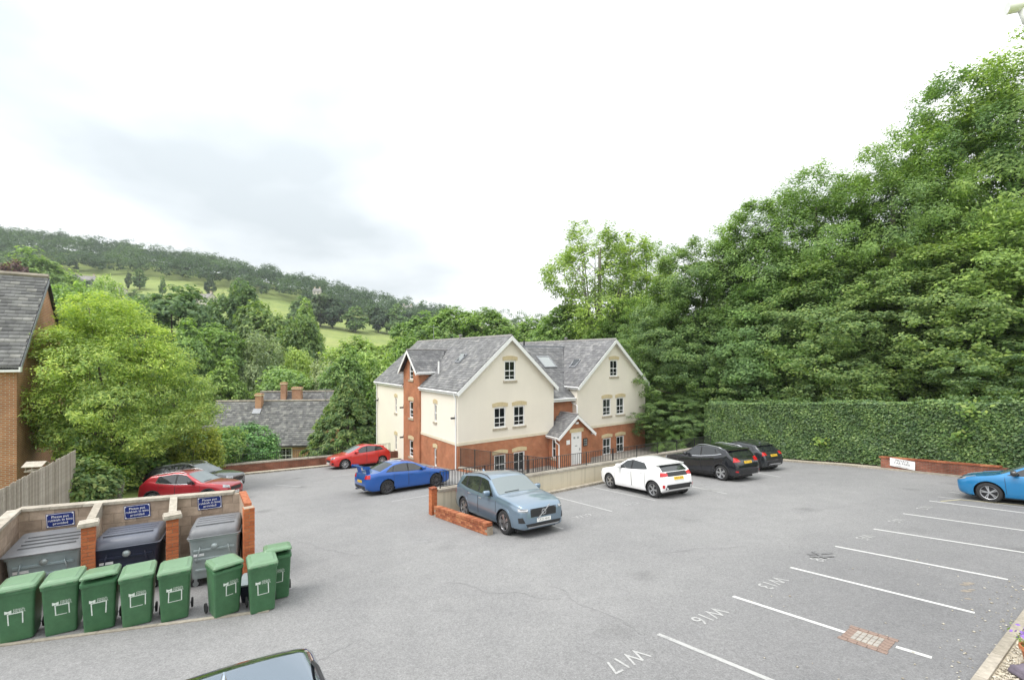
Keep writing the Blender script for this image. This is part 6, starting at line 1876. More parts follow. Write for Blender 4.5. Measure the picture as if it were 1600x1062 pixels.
def cars():
    a, b = wb_fix(gp(790, 836.5), gp(722, 808), 2.7); make_car('parked_car', 'grey blue suv with black grille parked beside the low brick wall', SUV, a, b, -1)
    a, b = wb_fix(gp(681, 760.5), gp(607.5, 772), 2.65); make_car('parked_car', 'bright blue saloon with tall rear wing below the brick stair tower', SEDAN, a, b, -1)
    a, b = wb_fix(gp(540, 732.5), gp(596, 726.5), 2.49); make_car('parked_car', 'bright red hatchback by the left corner of the apartment house', HATCH, a, b, 1)
    a, b = wb_fix(Vector((-12.62, 18.75, 0)), Vector((-15.2, 18.6, 0)), 2.6); make_car('parked_car', 'dark red crossover behind the bin store wall', CROSS, a, b, -1)
    hd = (a - b).normalized(); n = Vector((-hd.y, hd.x, 0)); a2 = a + n * 2.5 + hd * -1.35; b2 = a2 - hd * 2.68; make_car('parked_car', 'dark grey estate car mostly hidden behind the dark red crossover', GREY, a2, b2, -1)
    a, b = wb_fix(gp(952, 762), gp(1024, 778), 2.56); make_car('parked_car', 'white hatchback with black tailgate panel facing the parapet', YARIS, a, b, 1)
    hd = (a - b).normalized()
    r = gp(1128, 750.5); r.z = 0; make_car('parked_car', 'black suv with silver roof rails next to the white hatchback', QASH, r + hd * 2.646, r, 1)
    r = gp(1207, 731.5); r.z = 0; n = Vector((-hd.y, hd.x, 0)); r = r + n * 1.55; make_car('parked_car', 'charcoal hatchback beyond the black suv near the hedge', ACTIVE, r + hd * 2.49, r, 1)
    f = gp(1533, 783); f.z = 0; h2 = Vector((-.575, .818, 0)).normalized(); f = f - h2 * .22; make_car('parked_car', 'bright blue hatchback with black roof at the right edge', DS, f, f - h2 * 2.464, 1)
    # car under the window: only the back of its roof shows
    h3 = -SD; rr_ = Vector((-2.42, 3.64, 0)); c = rr_ + h3 * (3.85 - .84 - 1.34)
    n = Vector((-h3.y, h3.x, 0)); f = c + h3 * 1.34 + n * .83; make_car('parked_car', 'silver grey car below the window with only its roof end in view', BLACKEST, f, f - h3 * 2.68, 1)
cars()
# ------------------------------------------------------------------ vegetation
leafmat('leaf_bank', (0.052, 0.098, 0.030), (0.090, 0.160, 0.046), (0.145, 0.225, 0.066), gain=2.15)
leafmat('leaf_maple', (0.050, 0.092, 0.032), (0.088, 0.148, 0.046), (0.150, 0.212, 0.064), gain=2.15)
leafmat('leaf_ash', (0.064, 0.120, 0.034), (0.110, 0.188, 0.052), (0.170, 0.258, 0.072))
leafmat('leaf_feather', (0.070, 0.125, 0.042), (0.125, 0.195, 0.058), (0.210, 0.275, 0.075), trans=.5, gain=2.45)
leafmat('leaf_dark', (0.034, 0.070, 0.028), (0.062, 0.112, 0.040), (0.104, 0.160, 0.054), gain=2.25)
leafmat('leaf_light', (0.085, 0.145, 0.050), (0.140, 0.215, 0.068), (0.210, 0.290, 0.090), gain=2.3)
leafmat('leaf_willow', (0.105, 0.150, 0.080), (0.165, 0.220, 0.115), (0.235, 0.290, 0.155))
leafmat('leaf_gold', (0.085, 0.125, 0.020), (0.150, 0.195, 0.030), (0.215, 0.250, 0.040))
leafmat('leaf_cypress', (0.040, 0.085, 0.030), (0.085, 0.145, 0.045), (0.165, 0.215, 0.070))
leafmat('leaf_laurel', (0.030, 0.085, 0.022), (0.055, 0.140, 0.034), (0.115, 0.220, 0.060), rough=.32, trans=.2)
leafmat('leaf_hedge', (0.032, 0.066, 0.022), (0.060, 0.112, 0.034), (0.125, 0.185, 0.058), rough=.42, trans=.22, bigscale=1.2)
leafmat('leaf_copper', (0.030, 0.016, 0.020), (0.052, 0.028, 0.030), (0.075, 0.045, 0.040))
leafmat('leaf_far', (0.024, 0.052, 0.027), (0.040, 0.076, 0.036), (0.062, 0.105, 0.047), bigscale=.03, bigvar=.4, gain=2.0)
leafmat('leaf_ivy', (0.040, 0.095, 0.024), (0.085, 0.160, 0.040), (0.170, 0.240, 0.060), rough=.4)
def rdir(rs, n):
    v = rs.normal(size=(n, 3)); return v / np.linalg.norm(v, axis=1, keepdims=True)
def leaves(rs, pos, nrm, ln, wd, var=.35):
    """kite shaped leaves at pos with face normals nrm"""
    n = len(pos)
    r = rdir(rs, n); t = r - nrm * (r * nrm).sum(1, keepdims=True); t /= np.linalg.norm(t, axis=1, keepdims=True) + 1e-9
    b = np.cross(nrm, t)
    s = (1 + rs.uniform(-var, var, (n, 1)))
    L = t * ln * .5 * s; Wd = b * wd * .5 * s; fold = nrm * wd * .12 * s
    V = np.stack([pos - L, pos + Wd + fold - L * .1, pos + L, pos - Wd + fold - L * .1], 1).reshape(-1, 3)
    F = np.arange(n * 4).reshape(-1, 4)
    return V, F
def cloud(rs, cl, per, ln, wd, flat=.6, up=.9, outw=.6, rnd=.6, centre=None):
    """cl: rows of (x,y,z,radius). returns leaf mesh arrays"""
    n = len(cl); N = n * per
    c = np.repeat(cl[:, :3], per, 0); r = np.repeat(cl[:, 3], per)[:, None]
    d = rdir(rs, N); rad = rs.uniform(0, 1, (N, 1)) ** .45
    off = d * rad * r; off[:, 2] *= flat
    pos = c + off
    if centre is None: centre = cl[:, :3].mean(0)
    o = pos - centre; o /= np.linalg.norm(o, axis=1, keepdims=True) + 1e-9
    nr = o * outw + np.array([0, 0, up]) + d * .5 + rs.normal(size=(N, 3)) * rnd * .6
    nr /= np.linalg.norm(nr, axis=1, keepdims=True) + 1e-9
    return leaves(rs, pos, nr, ln, wd)
def lobes_clumps(rs, lobes, n, rmin, rmax, inner=.72):
    """clumps spread over the outside of a set of ellipsoids (x,y,z,rx,ry,rz)"""
    lobes = np.array(lobes, float)
    area = (lobes[:, 3] * lobes[:, 4] + lobes[:, 3] * lobes[:, 5] + lobes[:, 4] * lobes[:, 5]); p = area / area.sum()
    out = []
    while len(out) < n:
        k = rs.choice(len(lobes), size=n, p=p); d = rdir(rs, n); q = rs.uniform(inner, 1.03, (n, 1))
        pt = lobes[k, :3] + d * lobes[k, 3:] * q
        ok = np.ones(n, bool)
        for l in lobes:
            e = (((pt - l[:3]) / l[3:]) ** 2).sum(1)
            ok &= e > .42
        pt = pt[ok]
        out.extend(pt.tolist())
    out = np.array(out[:n])
    return np.concatenate([out, rs.uniform(rmin, rmax, (n, 1))], 1)
def crown_lobes(rs, H, Rr, base, n=7, top=1.0):
    """uneven crown of several big lobes between base and H"""
    L = []
    hc = (H + base) / 2; hh = (H - base) / 2
    L.append((0, 0, hc, Rr * .62, Rr * .62, hh * .86))
    for i in range(n):
        a = i / n * 2 * math.pi + rs.uniform(-.4, .4); z = base + (H - base) * rs.uniform(.18, .80)
        f = 1 - abs((z - base) / (H - base) - .42) * .9
        rr = Rr * rs.uniform(.36, .52); dist = Rr * f * rs.uniform(.50, .66)
        L.append((math.cos(a) * dist, math.sin(a) * dist, z, rr, rr, rr * rs.uniform(.75, 1.0)))
    for i in range(2):
        a = rs.uniform(0, 6.28); L.append((math.cos(a) * Rr * .2, math.sin(a) * Rr * .2, H - Rr * .34 * (1 + .5 * i), Rr * .36, Rr * .36, Rr * .36))
    return L
def puffy_lobes(rs, H, Rr, base, n=26):
    """many medium puffs over an upright crown"""
    L = [(0, 0, (H + base) / 2, Rr * .60, Rr * .60, (H - base) * .40)]
    for i in range(n):
        f = (i + .5) / n; z = base + (H - base) * (.06 + .86 * f) ; a = i * 2.399 + rs.uniform(-.4, .4)
        prof_ = math.sin(math.pi * min(1, (.22 + .70 * f))) ** .75
        rr = Rr * rs.uniform(.25, .37) * (1.1 - .3 * f); d = max(0.0, Rr * prof_ * rs.uniform(.82, 1.02) - rr * .5)
        L.append((math.cos(a) * d, math.sin(a) * d, z, rr, rr, rr * rs.uniform(.95, 1.25)))
    L.append((0, 0, H - Rr * .3, Rr * .34, Rr * .34, Rr * .40))
    return L
def limb_mesh(rs, lobes, H, base, r0, nlimb, mat='bark', twigs=0):
    m = MB(); m.tube([(0, 0, -1.2), (rs.uniform(-.1, .1), rs.uniform(-.1, .1), base * .6), (rs.uniform(-.2, .2), rs.uniform(-.2, .2), H * .55), (0, 0, H * .85)], [r0 * 1.25, r0, r0 * .6, r0 * .15], 8)
    for i in range(nlimb):
        l = lobes[1 + i % (len(lobes) - 1)]
        z0 = base * .5 + (H - base) * rs.uniform(.0, .40)
        z0 = min(z0, l[2] - .3)
        p0 = Vector((0, 0, z0)); p1 = Vector((l[0], l[1], l[2])) + Vector(rs.uniform(-.3, .3, 3)) * l[3]
        mid = p0.lerp(p1, .5) + Vector((0, 0, -.06 * (p1 - p0).length)) + Vector(rs.uniform(-.3, .3, 3))
        m.tube([p0, mid, p1], [r0 * .42, r0 * .26, r0 * .08], 6)
        for k in range(twigs):
            q = mid.lerp(p1, rs.uniform(0, 1)); e = q + Vector(rdir(rs, 1)[0]) * l[3] * rs.uniform(.5, .95) + Vector((0, 0, .3))
            m.tube([q, q.lerp(e, .5) + Vector((0, 0, .12)), e], [r0 * .12, r0 * .08, r0 * .025], 4, cap=False)
    return m
SPECIES = {}
def species(key, seed, H, Rr, base, ncl, per, ln, wd, mat, crad=(.5, .9), bark='bark', nlob=7, limbs=7, twigs=0, flat=.6, r0=None, up=.9, outw=.6, puffy=0):
    rs = np.random.RandomState(seed)
    lb = puffy_lobes(rs, H, Rr, base, puffy) if puffy else crown_lobes(rs, H, Rr, base, nlob)
    cl = lobes_clumps(rs, lb, ncl, *crad)
    V, F = cloud(rs, cl, per, ln, wd, flat, up, outw, centre=np.array([0, 0, (H + base) / 2]))
    cm = npmesh('crown', V, F, mat)
    tm_ = meshdata(limb_mesh(rs, lb, H, max(base, 1.0), r0 or H * .018, limbs, bark, twigs), 'trunk', bark, smooth=True)
    SPECIES[key] = (cm, tm_, H, Rr)
def plant(key, label, x, y, H, wpx=None, half=None, name='tree', cat='tree', group=None, rz=None, z=None, sink=.0):
    cm, tm_, H0, R0 = SPECIES[key]
    z = float(land(x, y)) if z is None else z
    t = thing(name, label, cat, (x, y, z - sink), random.uniform(0, 6.28) if rz is None else rz, group)
    sz = H / H0; sx_ = half / R0 if half else sz
    t.scale = (sx_, sx_, sz)
    c = bpy.data.objects.new('crown', cm); col.objects.link(c); c.parent = t
    k = bpy.data.objects.new('trunk', tm_); col.objects.link(k); k.parent = t
    return t
def plant_px(key, label, u, vtop, Y, wpx, **k):
    x = (u - 800) / 700 * Y; z0 = float(land(x, Y)); zt = CAMZ - (vtop - 557) / 700 * Y
    return plant(key, label, x, Y, zt - z0, half=wpx / 2 / 700 * Y, z=z0, **k)
# near kinds (fine leaves)
species('bank_a', 11, 19, 6.0, 1.0, 1000, 110, .19, .10, 'leaf_bank', (.40, .75), nlob=10, limbs=9, flat=1.0, up=.5, outw=.9, puffy=30)
species('bank_b', 12, 17, 6.2, .6, 1000, 106, .19, .11, 'leaf_maple', (.40, .75), nlob=10, limbs=9, flat=1.0, up=.5, outw=.9, puffy=30)
species('bank_c', 13, 20, 5.8, 2.0, 900, 106, .22, .075, 'leaf_ash', (.42, .80), nlob=11, limbs=10, twigs=3, bark='pale_bark', flat=1.05, up=.5, outw=.9, puffy=34)
species('bank_low', 14, 10, 4.6, .0, 760, 96, .17, .09, 'leaf_bank', (.32, .6), nlob=9, limbs=6, flat=1.0, up=.5, outw=.9, puffy=30)
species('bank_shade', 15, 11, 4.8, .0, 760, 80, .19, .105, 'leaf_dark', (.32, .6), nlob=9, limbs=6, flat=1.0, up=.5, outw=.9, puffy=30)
species('airy_ash', 16, 24, 8.0, 4.5, 680, 36, .44, .15, 'leaf_ash', (.6, 1.15), nlob=13, limbs=16, twigs=7, bark='pale_bark', flat=.8)
# middle-distance kinds (coarser)
species('mid_oak', 21, 15, 7.0, 1.5, 420, 24, .62, .40, 'leaf_dark', (.7, 1.3), limbs=8)
species('mid_round', 22, 14, 5.6, 1.0, 420, 24, .55, .34, 'leaf_bank', (.6, 1.1))
species('mid_ash', 23, 15, 5.6, 1.0, 420, 24, .58, .28, 'leaf_ash', (.65, 1.2))
species('mid_light', 24, 12, 5.6, .4, 420, 24, .52, .28, 'leaf_light', (.6, 1.1))
species('mid_willow', 25, 12, 5.2, .4, 420, 26, .55, .18, 'leaf_willow', (.6, 1.1), flat=1.1)
species('mid_copper', 26, 15, 6.5, 1.0, 300, 22, .7, .45, 'leaf_copper', (.8, 1.4))
species('mid_bush', 27, 6, 5.0, .0, 330, 22, .42, .28, 'leaf_bank', (.5, .9), limbs=4)
species('mid_bush_light', 28, 6, 5.0, .0, 330, 22, .42, .24, 'leaf_light', (.5, .9), limbs=4)
species('hill_tree', 31, 14, 6.5, .5, 150, 14, 1.15, .85, 'leaf_far', (1.1, 1.9), limbs=3)
species('hill_tree_b', 32, 15, 5.5, .5, 150, 14, 1.05, .75, 'leaf_dark', (1.0, 1.7), limbs=3)

# ---- the wooded bank on the right
bank = [('bank_c', 1605, 62, 31, 330, 'tallest feathery ash at the right edge against the sky'),
        ('bank_a', 1500, 118, 34, 260, 'tall tree second from the right edge, below the tallest ash'),
        ('bank_c', 1395, 215, 34, 250, 'airy topped ash left of the tall right edge trees'),
        ('bank_c', 1275, 266, 37, 260, 'pale feathery tree on the skyline above the middle of the hedge'),
        ('bank_a', 1180, 325, 40, 250, 'skyline tree above the left end of the hedge'),
        ('bank_b', 1100, 378, 43, 240, 'broad tree rising right of the second gable'),
        ('bank_low', 1570, 345, 29, 320, 'leafy low crowned tree hanging over the right end of the hedge'),
        ('bank_b', 1440, 375, 31, 300, 'dense maple like tree above the private car park sign'),
        ('bank_b', 1300, 395, 34, 290, 'yellowish green dense tree above the middle of the hedge'),
        ('bank_low', 1185, 450, 37, 250, 'dense dark tree above the left end of the hedge'),
        ('bank_b', 1065, 470, 40, 210, 'leafy tree touching the right corner of the far gable'),
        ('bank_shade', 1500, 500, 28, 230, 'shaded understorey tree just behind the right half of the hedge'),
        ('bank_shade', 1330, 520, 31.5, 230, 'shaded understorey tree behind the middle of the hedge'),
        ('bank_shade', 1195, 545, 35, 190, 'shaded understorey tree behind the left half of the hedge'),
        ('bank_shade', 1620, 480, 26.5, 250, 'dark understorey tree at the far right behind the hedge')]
for (k, u, v, Y, w, lab) in bank:
    plant_px(k, lab, u, v, Y, w, group='trees on the wooded bank')
plant_px('airy_ash', 'tall open crowned ash behind the second gable with sky showing through', 938, 345, 62, 215, group='trees on the wooded bank')
plant_px('airy_ash', 'second open crowned ash right of the tall one behind the far gable', 1010, 365, 66, 150, group='trees on the wooded bank')
plant_px('bank_a', 'dark tree behind the ridge of the far gable', 985, 470, 55, 150, group='trees on the wooded bank')
plant_px('mid_ash', 'bushy tree left of the airy ash behind the near roof', 880, 470, 66, 120, group='trees behind the apartment house')
plant_px('bank_shade', 'bramble and yew thicket at the right corner of the far gable', 1062, 618, 35.5, 150, group='trees on the wooded bank')
plant_px('bank_low', 'rounded green shrub beyond the railing right of the far gable', 1062, 664, 34, 80, name='shrub', cat='shrub')

# ---- hedge
def hedge():
    rs = np.random.RandomState(40)
    t = thing('hedge', 'long tall clipped beech hedge along the right side of the lot', 'hedge', (HEDGE[0].x, HEDGE[0].y, gz(HEDGE[0].x, HEDGE[0].y)))
    o = np.array([HEDGE[0].x, HEDGE[0].y, gz(HEDGE[0].x, HEDGE[0].y)])
    P = np.array([(p.x, p.y) for p in HEDGE]); seg = np.linalg.norm(np.diff(P, axis=0), axis=1); cum = np.concatenate([[0], np.cumsum(seg)])
    def at(s):
        x = np.interp(s, cum, P[:, 0]); y = np.interp(s, cum, P[:, 1])
        x2 = np.interp(s + .05, cum, P[:, 0]); y2 = np.interp(s + .05, cum, P[:, 1]); x1 = np.interp(s - .05, cum, P[:, 0]); y1 = np.interp(s - .05, cum, P[:, 1])
        tx, ty = x2 - x1, y2 - y1; l = np.hypot(tx, ty) + 1e-9
        return x, y, -ty / l, tx / l             # point and outside normal (away from the lot)
    def ht(s): return np.interp(s, [0, cum[-1]], [3.55, 3.15])
    D = 1.5
    # stems and shaded inside
    m = MB(); S_ = np.linspace(.1, cum[-1], 28); prev = None
    for s in S_:
        x, y, nx_, ny_ = at(s); h = ht(s) - .22; g = gz(x, y)
        ring = [(x + nx_ * .22 - o[0], y + ny_ * .22 - o[1], g - .2 - o[2]), (x + nx_ * .22 - o[0], y + ny_ * .22 - o[1], g + h - o[2]), (x + nx_ * (D - .2) - o[0], y + ny_ * (D - .2) - o[1], g + h - o[2]), (x + nx_ * (D - .2) - o[0], y + ny_ * (D - .2) - o[1], g - .2 - o[2])]
        b = len(m.v); m.v += [tuple(map(float, q)) for q in ring]
        if prev is not None:
            for k in range(4): m.f.append([prev + k, prev + (k + 1) % 4, b + (k + 1) % 4, b + k]); m.m.append(0)
        else: m.f.append([b, b + 1, b + 2, b + 3]); m.m.append(0)
        prev = b
    m.build('stems', 'bark', t)
    pos = []; nr = []
    def sheet(n, which):
        s = rs.uniform(0, cum[-1], n); x, y, nx_, ny_ = at(s); h = ht(s); g = GX * x + GY * y
        lump = .08 * np.sin(s * 1.7) + .05 * np.sin(s * 4.3 + 1) + rs.normal(0, .045, n)
        if which == 'front':
            f = rs.uniform(0, 1, n) ** .95; dpt = np.abs(rs.normal(0, .09, n)) - .04 + lump * .5 + .05 * np.sin(f * 9 + s * 1.7)
            px = x + nx_ * dpt; py = y + ny_ * dpt; pz = g + .12 + (h - .12) * f
            nn = np.stack([-nx_, -ny_, np.full(n, .9)], 1)
        elif which == 'top':
            w = rs.uniform(0, 1, n) * D; px = x + nx_ * w; py = y + ny_ * w; pz = g + h + lump * .8 - .05
            nn = np.stack([-nx_ * .2, -ny_ * .2, np.ones(n)], 1)
        else:
            w = rs.uniform(0, 1, n) * D; f = rs.uniform(0, 1, n); s0 = np.zeros(n) + .02; x, y, nx_, ny_ = at(s0); g = GX * x + GY * y; px = x + nx_ * w + rs.normal(0, .05, n); py = y + ny_ * w + rs.normal(0, .05, n); pz = g + 3.55 * f; nn = np.stack([-ny_ * 0 - .7 + nx_ * 0, ny_ * 0 + .5, np.full(n, .4)], 1)
        pos.append(np.stack([px, py, pz], 1) - o); nr.append(nn + rs.normal(0, .45, (n, 3)))
    sheet(70000, 'front'); sheet(18000, 'top'); sheet(4500, 'end')
    # shoots standing up out of the clipped top
    for s0 in rs.uniform(0, cum[-1], 46):
        n = rs.randint(14, 40); x, y, nx_, ny_ = at(s0); x, y = float(x) + float(nx_) * rs.uniform(0, .8), float(y) + float(ny_) * rs.uniform(0, .8)
        q = np.stack([x + rs.normal(0, .10, n), y + rs.normal(0, .10, n), gz(x, y) + float(ht(s0)) + rs.uniform(-.05, .30, n)], 1)
        pos.append(q - o); nr.append(rs.normal(0, .6, (n, 3)) + np.array([0, 0, .7]))
    pos = np.concatenate(pos); nr = np.concatenate(nr); nr /= np.linalg.norm(nr, axis=1, keepdims=True) + 1e-9
    V, F = leaves(rs, pos, nr, .125, .078)
    link('foliage', npmesh('foliage', V, F, 'leaf_hedge'), t)
    # bramble growing through the face
    pos = []; nr = []
    for (s0, f, n, r) in ((7.2, .35, 70, .22), (13.2, .55, 60, .22), (13.6, .9, 90, .3), (18.6, .38, 120, .30), (19.8, 1.0, 200, .45), (21.6, .98, 120, .4)):
        x, y, nx_, ny_ = at(s0); g = gz(float(x), float(y)) + float(ht(s0)) * f
        d = rs.normal(0, 1, (n, 3)) * np.array([r, r, r * .6])
        # keep in front of the face
        c = np.array([float(x) - float(nx_) * .08, float(y) - float(ny_) * .08, g])
        pos.append(c + d * np.array([.8, .8, 1]) - o); nr.append(rs.normal(0, .5, (n, 3)) + np.array([-float(nx_), -float(ny_), .8]))
    pos = np.concatenate(pos); nr = np.concatenate(nr); nr /= np.linalg.norm(nr, axis=1, keepdims=True)
    V, F = leaves(rs, pos, nr, .19, .13)
    tag(link('bramble', npmesh('bramble', V, F, 'leaf_ivy'), t), kind='stuff')
hedge()

# ---- left foreground: feathery tree, gold conifer, laurel, ivy
def feathery():
    rs = np.random.RandomState(51)
    Y = 21.5; x0 = (190 - 800) / 700 * Y; z0 = -2.7
    t = thing('feathery_tree', 'large pale feathery leaved tree beside the brick house', 'tree', (x0, Y, z0))
    H = CAMZ - (455 - 557) / 700 * Y - z0
    lb = [(-.3, 0, H * .58, 2.0, 2.0, H * .28)]
    for (dx, dy, f, r) in ((-1.4, 0, .90, 1.25), (-.2, .2, .86, 1.25), (-2.4, .3, .76, 1.25), (.9, 0, .76, 1.35), (-3.1, -.3, .60, 1.3), (1.9, 0, .64, 1.4), (-3.3, 0, .44, 1.2), (2.8, .2, .50, 1.3), (3.5, 0, .38, 1.1), (-2.6, -1.2, .34, 1.1),
                          (0, -1.8, .62, 1.5), (-1.4, -1.8, .46, 1.5), (1.2, -1.8, .44, 1.5), (2.2, -1.2, .30, 1.2), (-.4, -1.6, .30, 1.3), (-1.6, -1.2, .72, 1.2)):
        z = H * f
        lb.append((dx, dy, z, r, r, r * .70))
    cl = lobes_clumps(rs, lb, 1700, .26, .55, inner=.6)
    V, F = cloud(rs, cl, 52, .155, .046, flat=.62, up=1.0, outw=.5)
    link('crown', npmesh('crown', V, F, 'leaf_feather'), t)
    limb_mesh(rs, lb, H * .9, 1.6, .19, 16, twigs=6).build('trunk', 'bark', t, smooth=True)
feathery()
def conifer(name, label, u, vtop, Y, wpx, mat, seed, n=520, per=44, droop=True, zbase=None, ln=.30, wd=.09):
    rs = np.random.RandomState(seed); x0 = (u - 800) / 700 * Y; z0 = float(land(x0, Y)) if zbase is None else zbase
    H = CAMZ - (vtop - 557) / 700 * Y - z0; Rr = wpx / 2 / 700 * Y
    t = thing(name, label, 'tree', (x0, Y, z0))
    f = rs.uniform(0, 1, n) ** 1.25; a = rs.uniform(0, 6.28, n); rad = Rr * (1 - f) ** .8 * rs.uniform(.72, 1.08, n)
    cl = np.stack([np.cos(a) * rad, np.sin(a) * rad, f * H * .97 + .2, rs.uniform(.32, .62, n) * (1.25 - f * .8)], 1)
    N = n * per; c = np.repeat(cl, per, 0); aa = np.repeat(a, per)
    s = rs.uniform(-.2, 1, N)
    out = np.stack([np.cos(aa), np.sin(aa), np.zeros(N)], 1); side = np.stack([-np.sin(aa), np.cos(aa), np.zeros(N)], 1)
    pos = c[:, :3] + out * (s * c[:, 3])[:, None] + side * (rs.normal(0, .42, N) * c[:, 3])[:, None]
    pos[:, 2] += (-.55 if droop else .35) * s * c[:, 3] + rs.normal(0, .10, N)
    nr = out * .8 + np.array([0, 0, .9]) + rs.normal(0, .45, (N, 3)); nr /= np.linalg.norm(nr, axis=1, keepdims=True)
    V, F = leaves(rs, pos, nr, ln, wd)
    link('crown', npmesh('crown', V, F, mat), t)
    m = MB(); m.tube([(0, 0, -1), (0, 0, H * .5), (0, 0, H * .95)], [.22, .13, .03], 8)
    for i in range(40):
        z = H * (.08 + .85 * i / 40); b = i * 2.4; r = Rr * (1 - z / H) ** .8 * .85
        m.tube([(0, 0, z), (math.cos(b) * r * .6, math.sin(b) * r * .6, z + .05), (math.cos(b) * r, math.sin(b) * r, z - .1)], [.035, .025, .01], 4, cap=False)
    m.build('trunk', 'bark', t)
conifer('cypress_tree', 'drooping green cypress between the cottage and the apartment house', 543, 590, 41.0, 135, 'leaf_cypress', 62, 620, 46, ln=.42, wd=.13)
conifer('cypress_tree', 'bright green cypress against the left wall of the apartment house', 580, 612, 43.0, 70, 'leaf_ivy', 63, 300, 40, ln=.36, wd=.14)
def bush(name, label, cat, c, radii, mat, seed, n, per, ln, wd, crad, zbase):
    rs = np.random.RandomState(seed); t = thing(name, label, cat, (c[0], c[1], zbase))
    lb = [(0, 0, radii[2] * .75, *radii)]
    for i in range(6):
        a = i * 1.05 + rs.uniform(-.3, .3); lb.append((math.cos(a) * radii[0] * .5, math.sin(a) * radii[1] * .5, radii[2] * rs.uniform(.5, 1.1), radii[0] * .55, radii[1] * .55, radii[2] * .5))
    cl = lobes_clumps(rs, lb, n, *crad, inner=.85)
    V, F = cloud(rs, cl, per, ln, wd, .7); link('foliage', npmesh('foliage', V, F, mat), t)
    m = MB()
    for i in range(7):
        a = i * .9; m.tube([(0, 0, -.8), (math.cos(a) * radii[0] * .3, math.sin(a) * radii[1] * .3, radii[2] * .5), (math.cos(a) * radii[0] * .6, math.sin(a) * radii[1] * .6, radii[2] * 1.0)], [.06, .04, .012], 5)
    m.build('stems', 'bark', t); return t
lc = rayz(385, 690, 34.5)
bush('laurel_bush', 'rounded glossy laurel bush before the cottage', 'bush', (lc.x, lc.y), (2.35, 2.2, 2.2), 'leaf_laurel', 71, 520, 36, .22, .11, (.28, .5), -5.3)
lc = rayz(250, 735, 25.0)
for i, (u, v, Y, r, zr, mat, lab) in enumerate((
        (215, 742, 22.6, 1.5, 1.3, 'leaf_ivy', 'ivy covered shrub behind the dark red car'), (275, 722, 25.6, 1.7, 1.4, 'leaf_laurel', 'dark evergreen shrub behind the dark grey car'),
        (330, 712, 28.5, 1.6, 1.3, 'leaf_ivy', 'light green shrub left of the laurel bush'), (165, 745, 20.6, 1.4, 1.3, 'leaf_ivy', 'ivy thicket left of the dark red car'),
        (130, 770, 17.4, 1.0, 1.0, 'leaf_cypress', 'green shrub at the end of the board fence'), (300, 735, 24.6, 1.2, 1.0, 'leaf_bank', 'low shrub under the tall yellow green shrub'),
        (95, 700, 24.5, 1.9, 2.0, 'leaf_laurel', 'dark shrub between the brick house and the feathery tree'), (345, 700, 31.5, 1.6, 1.5, 'leaf_ivy', 'yellow green shrub beside the laurel bush'))):
    c = rayz(u, v, Y); bush('shrub', lab, 'shrub', (c.x, c.y), (r, r, zr), mat, 80 + i, 190, 34, .17, .10, (.25, .45), min(c.z - zr * .3, gz(c.x, c.y) + .4))
c = rayz(300, 655, 24.0)
bush('golden_shrub', 'tall loose yellow green shrub right of the feathery tree', 'shrub', (c.x, c.y), (1.25, 1.2, 2.7), 'leaf_gold', 61, 420, 40, .16, .06, (.25, .5), -3.6)
# leaves of the pot
def pot_flowers():
    rs = np.random.RandomState(90); n = 130
    pos = rs.normal(0, 1, (n, 3)) * np.array([.08, .08, .07]) + np.array([0, 0, .34]); nr = rs.normal(0, .7, (n, 3)) + np.array([0, 0, .6]); nr /= np.linalg.norm(nr, axis=1, keepdims=True)
    V, F = leaves(rs, pos, nr, .09, .03); link('foliage', npmesh('foliage', V, F, 'leaf_bank'), pot)
    plain('lavender', (0.22, 0.12, 0.42), .8, var=.3, vs=20)
    n = 60; pos = rs.normal(0, 1, (n, 3)) * np.array([.09, .09, .03]) + np.array([-.02, .02, .44]); nr = rs.normal(0, .7, (n, 3)) + np.array([0, 0, .8]); nr /= np.linalg.norm(nr, axis=1, keepdims=True)
    V, F = leaves(rs, pos, nr, .05, .03); tag(link('petals', npmesh('petals', V, F, 'lavender'), pot), kind='stuff')
pot_flowers()

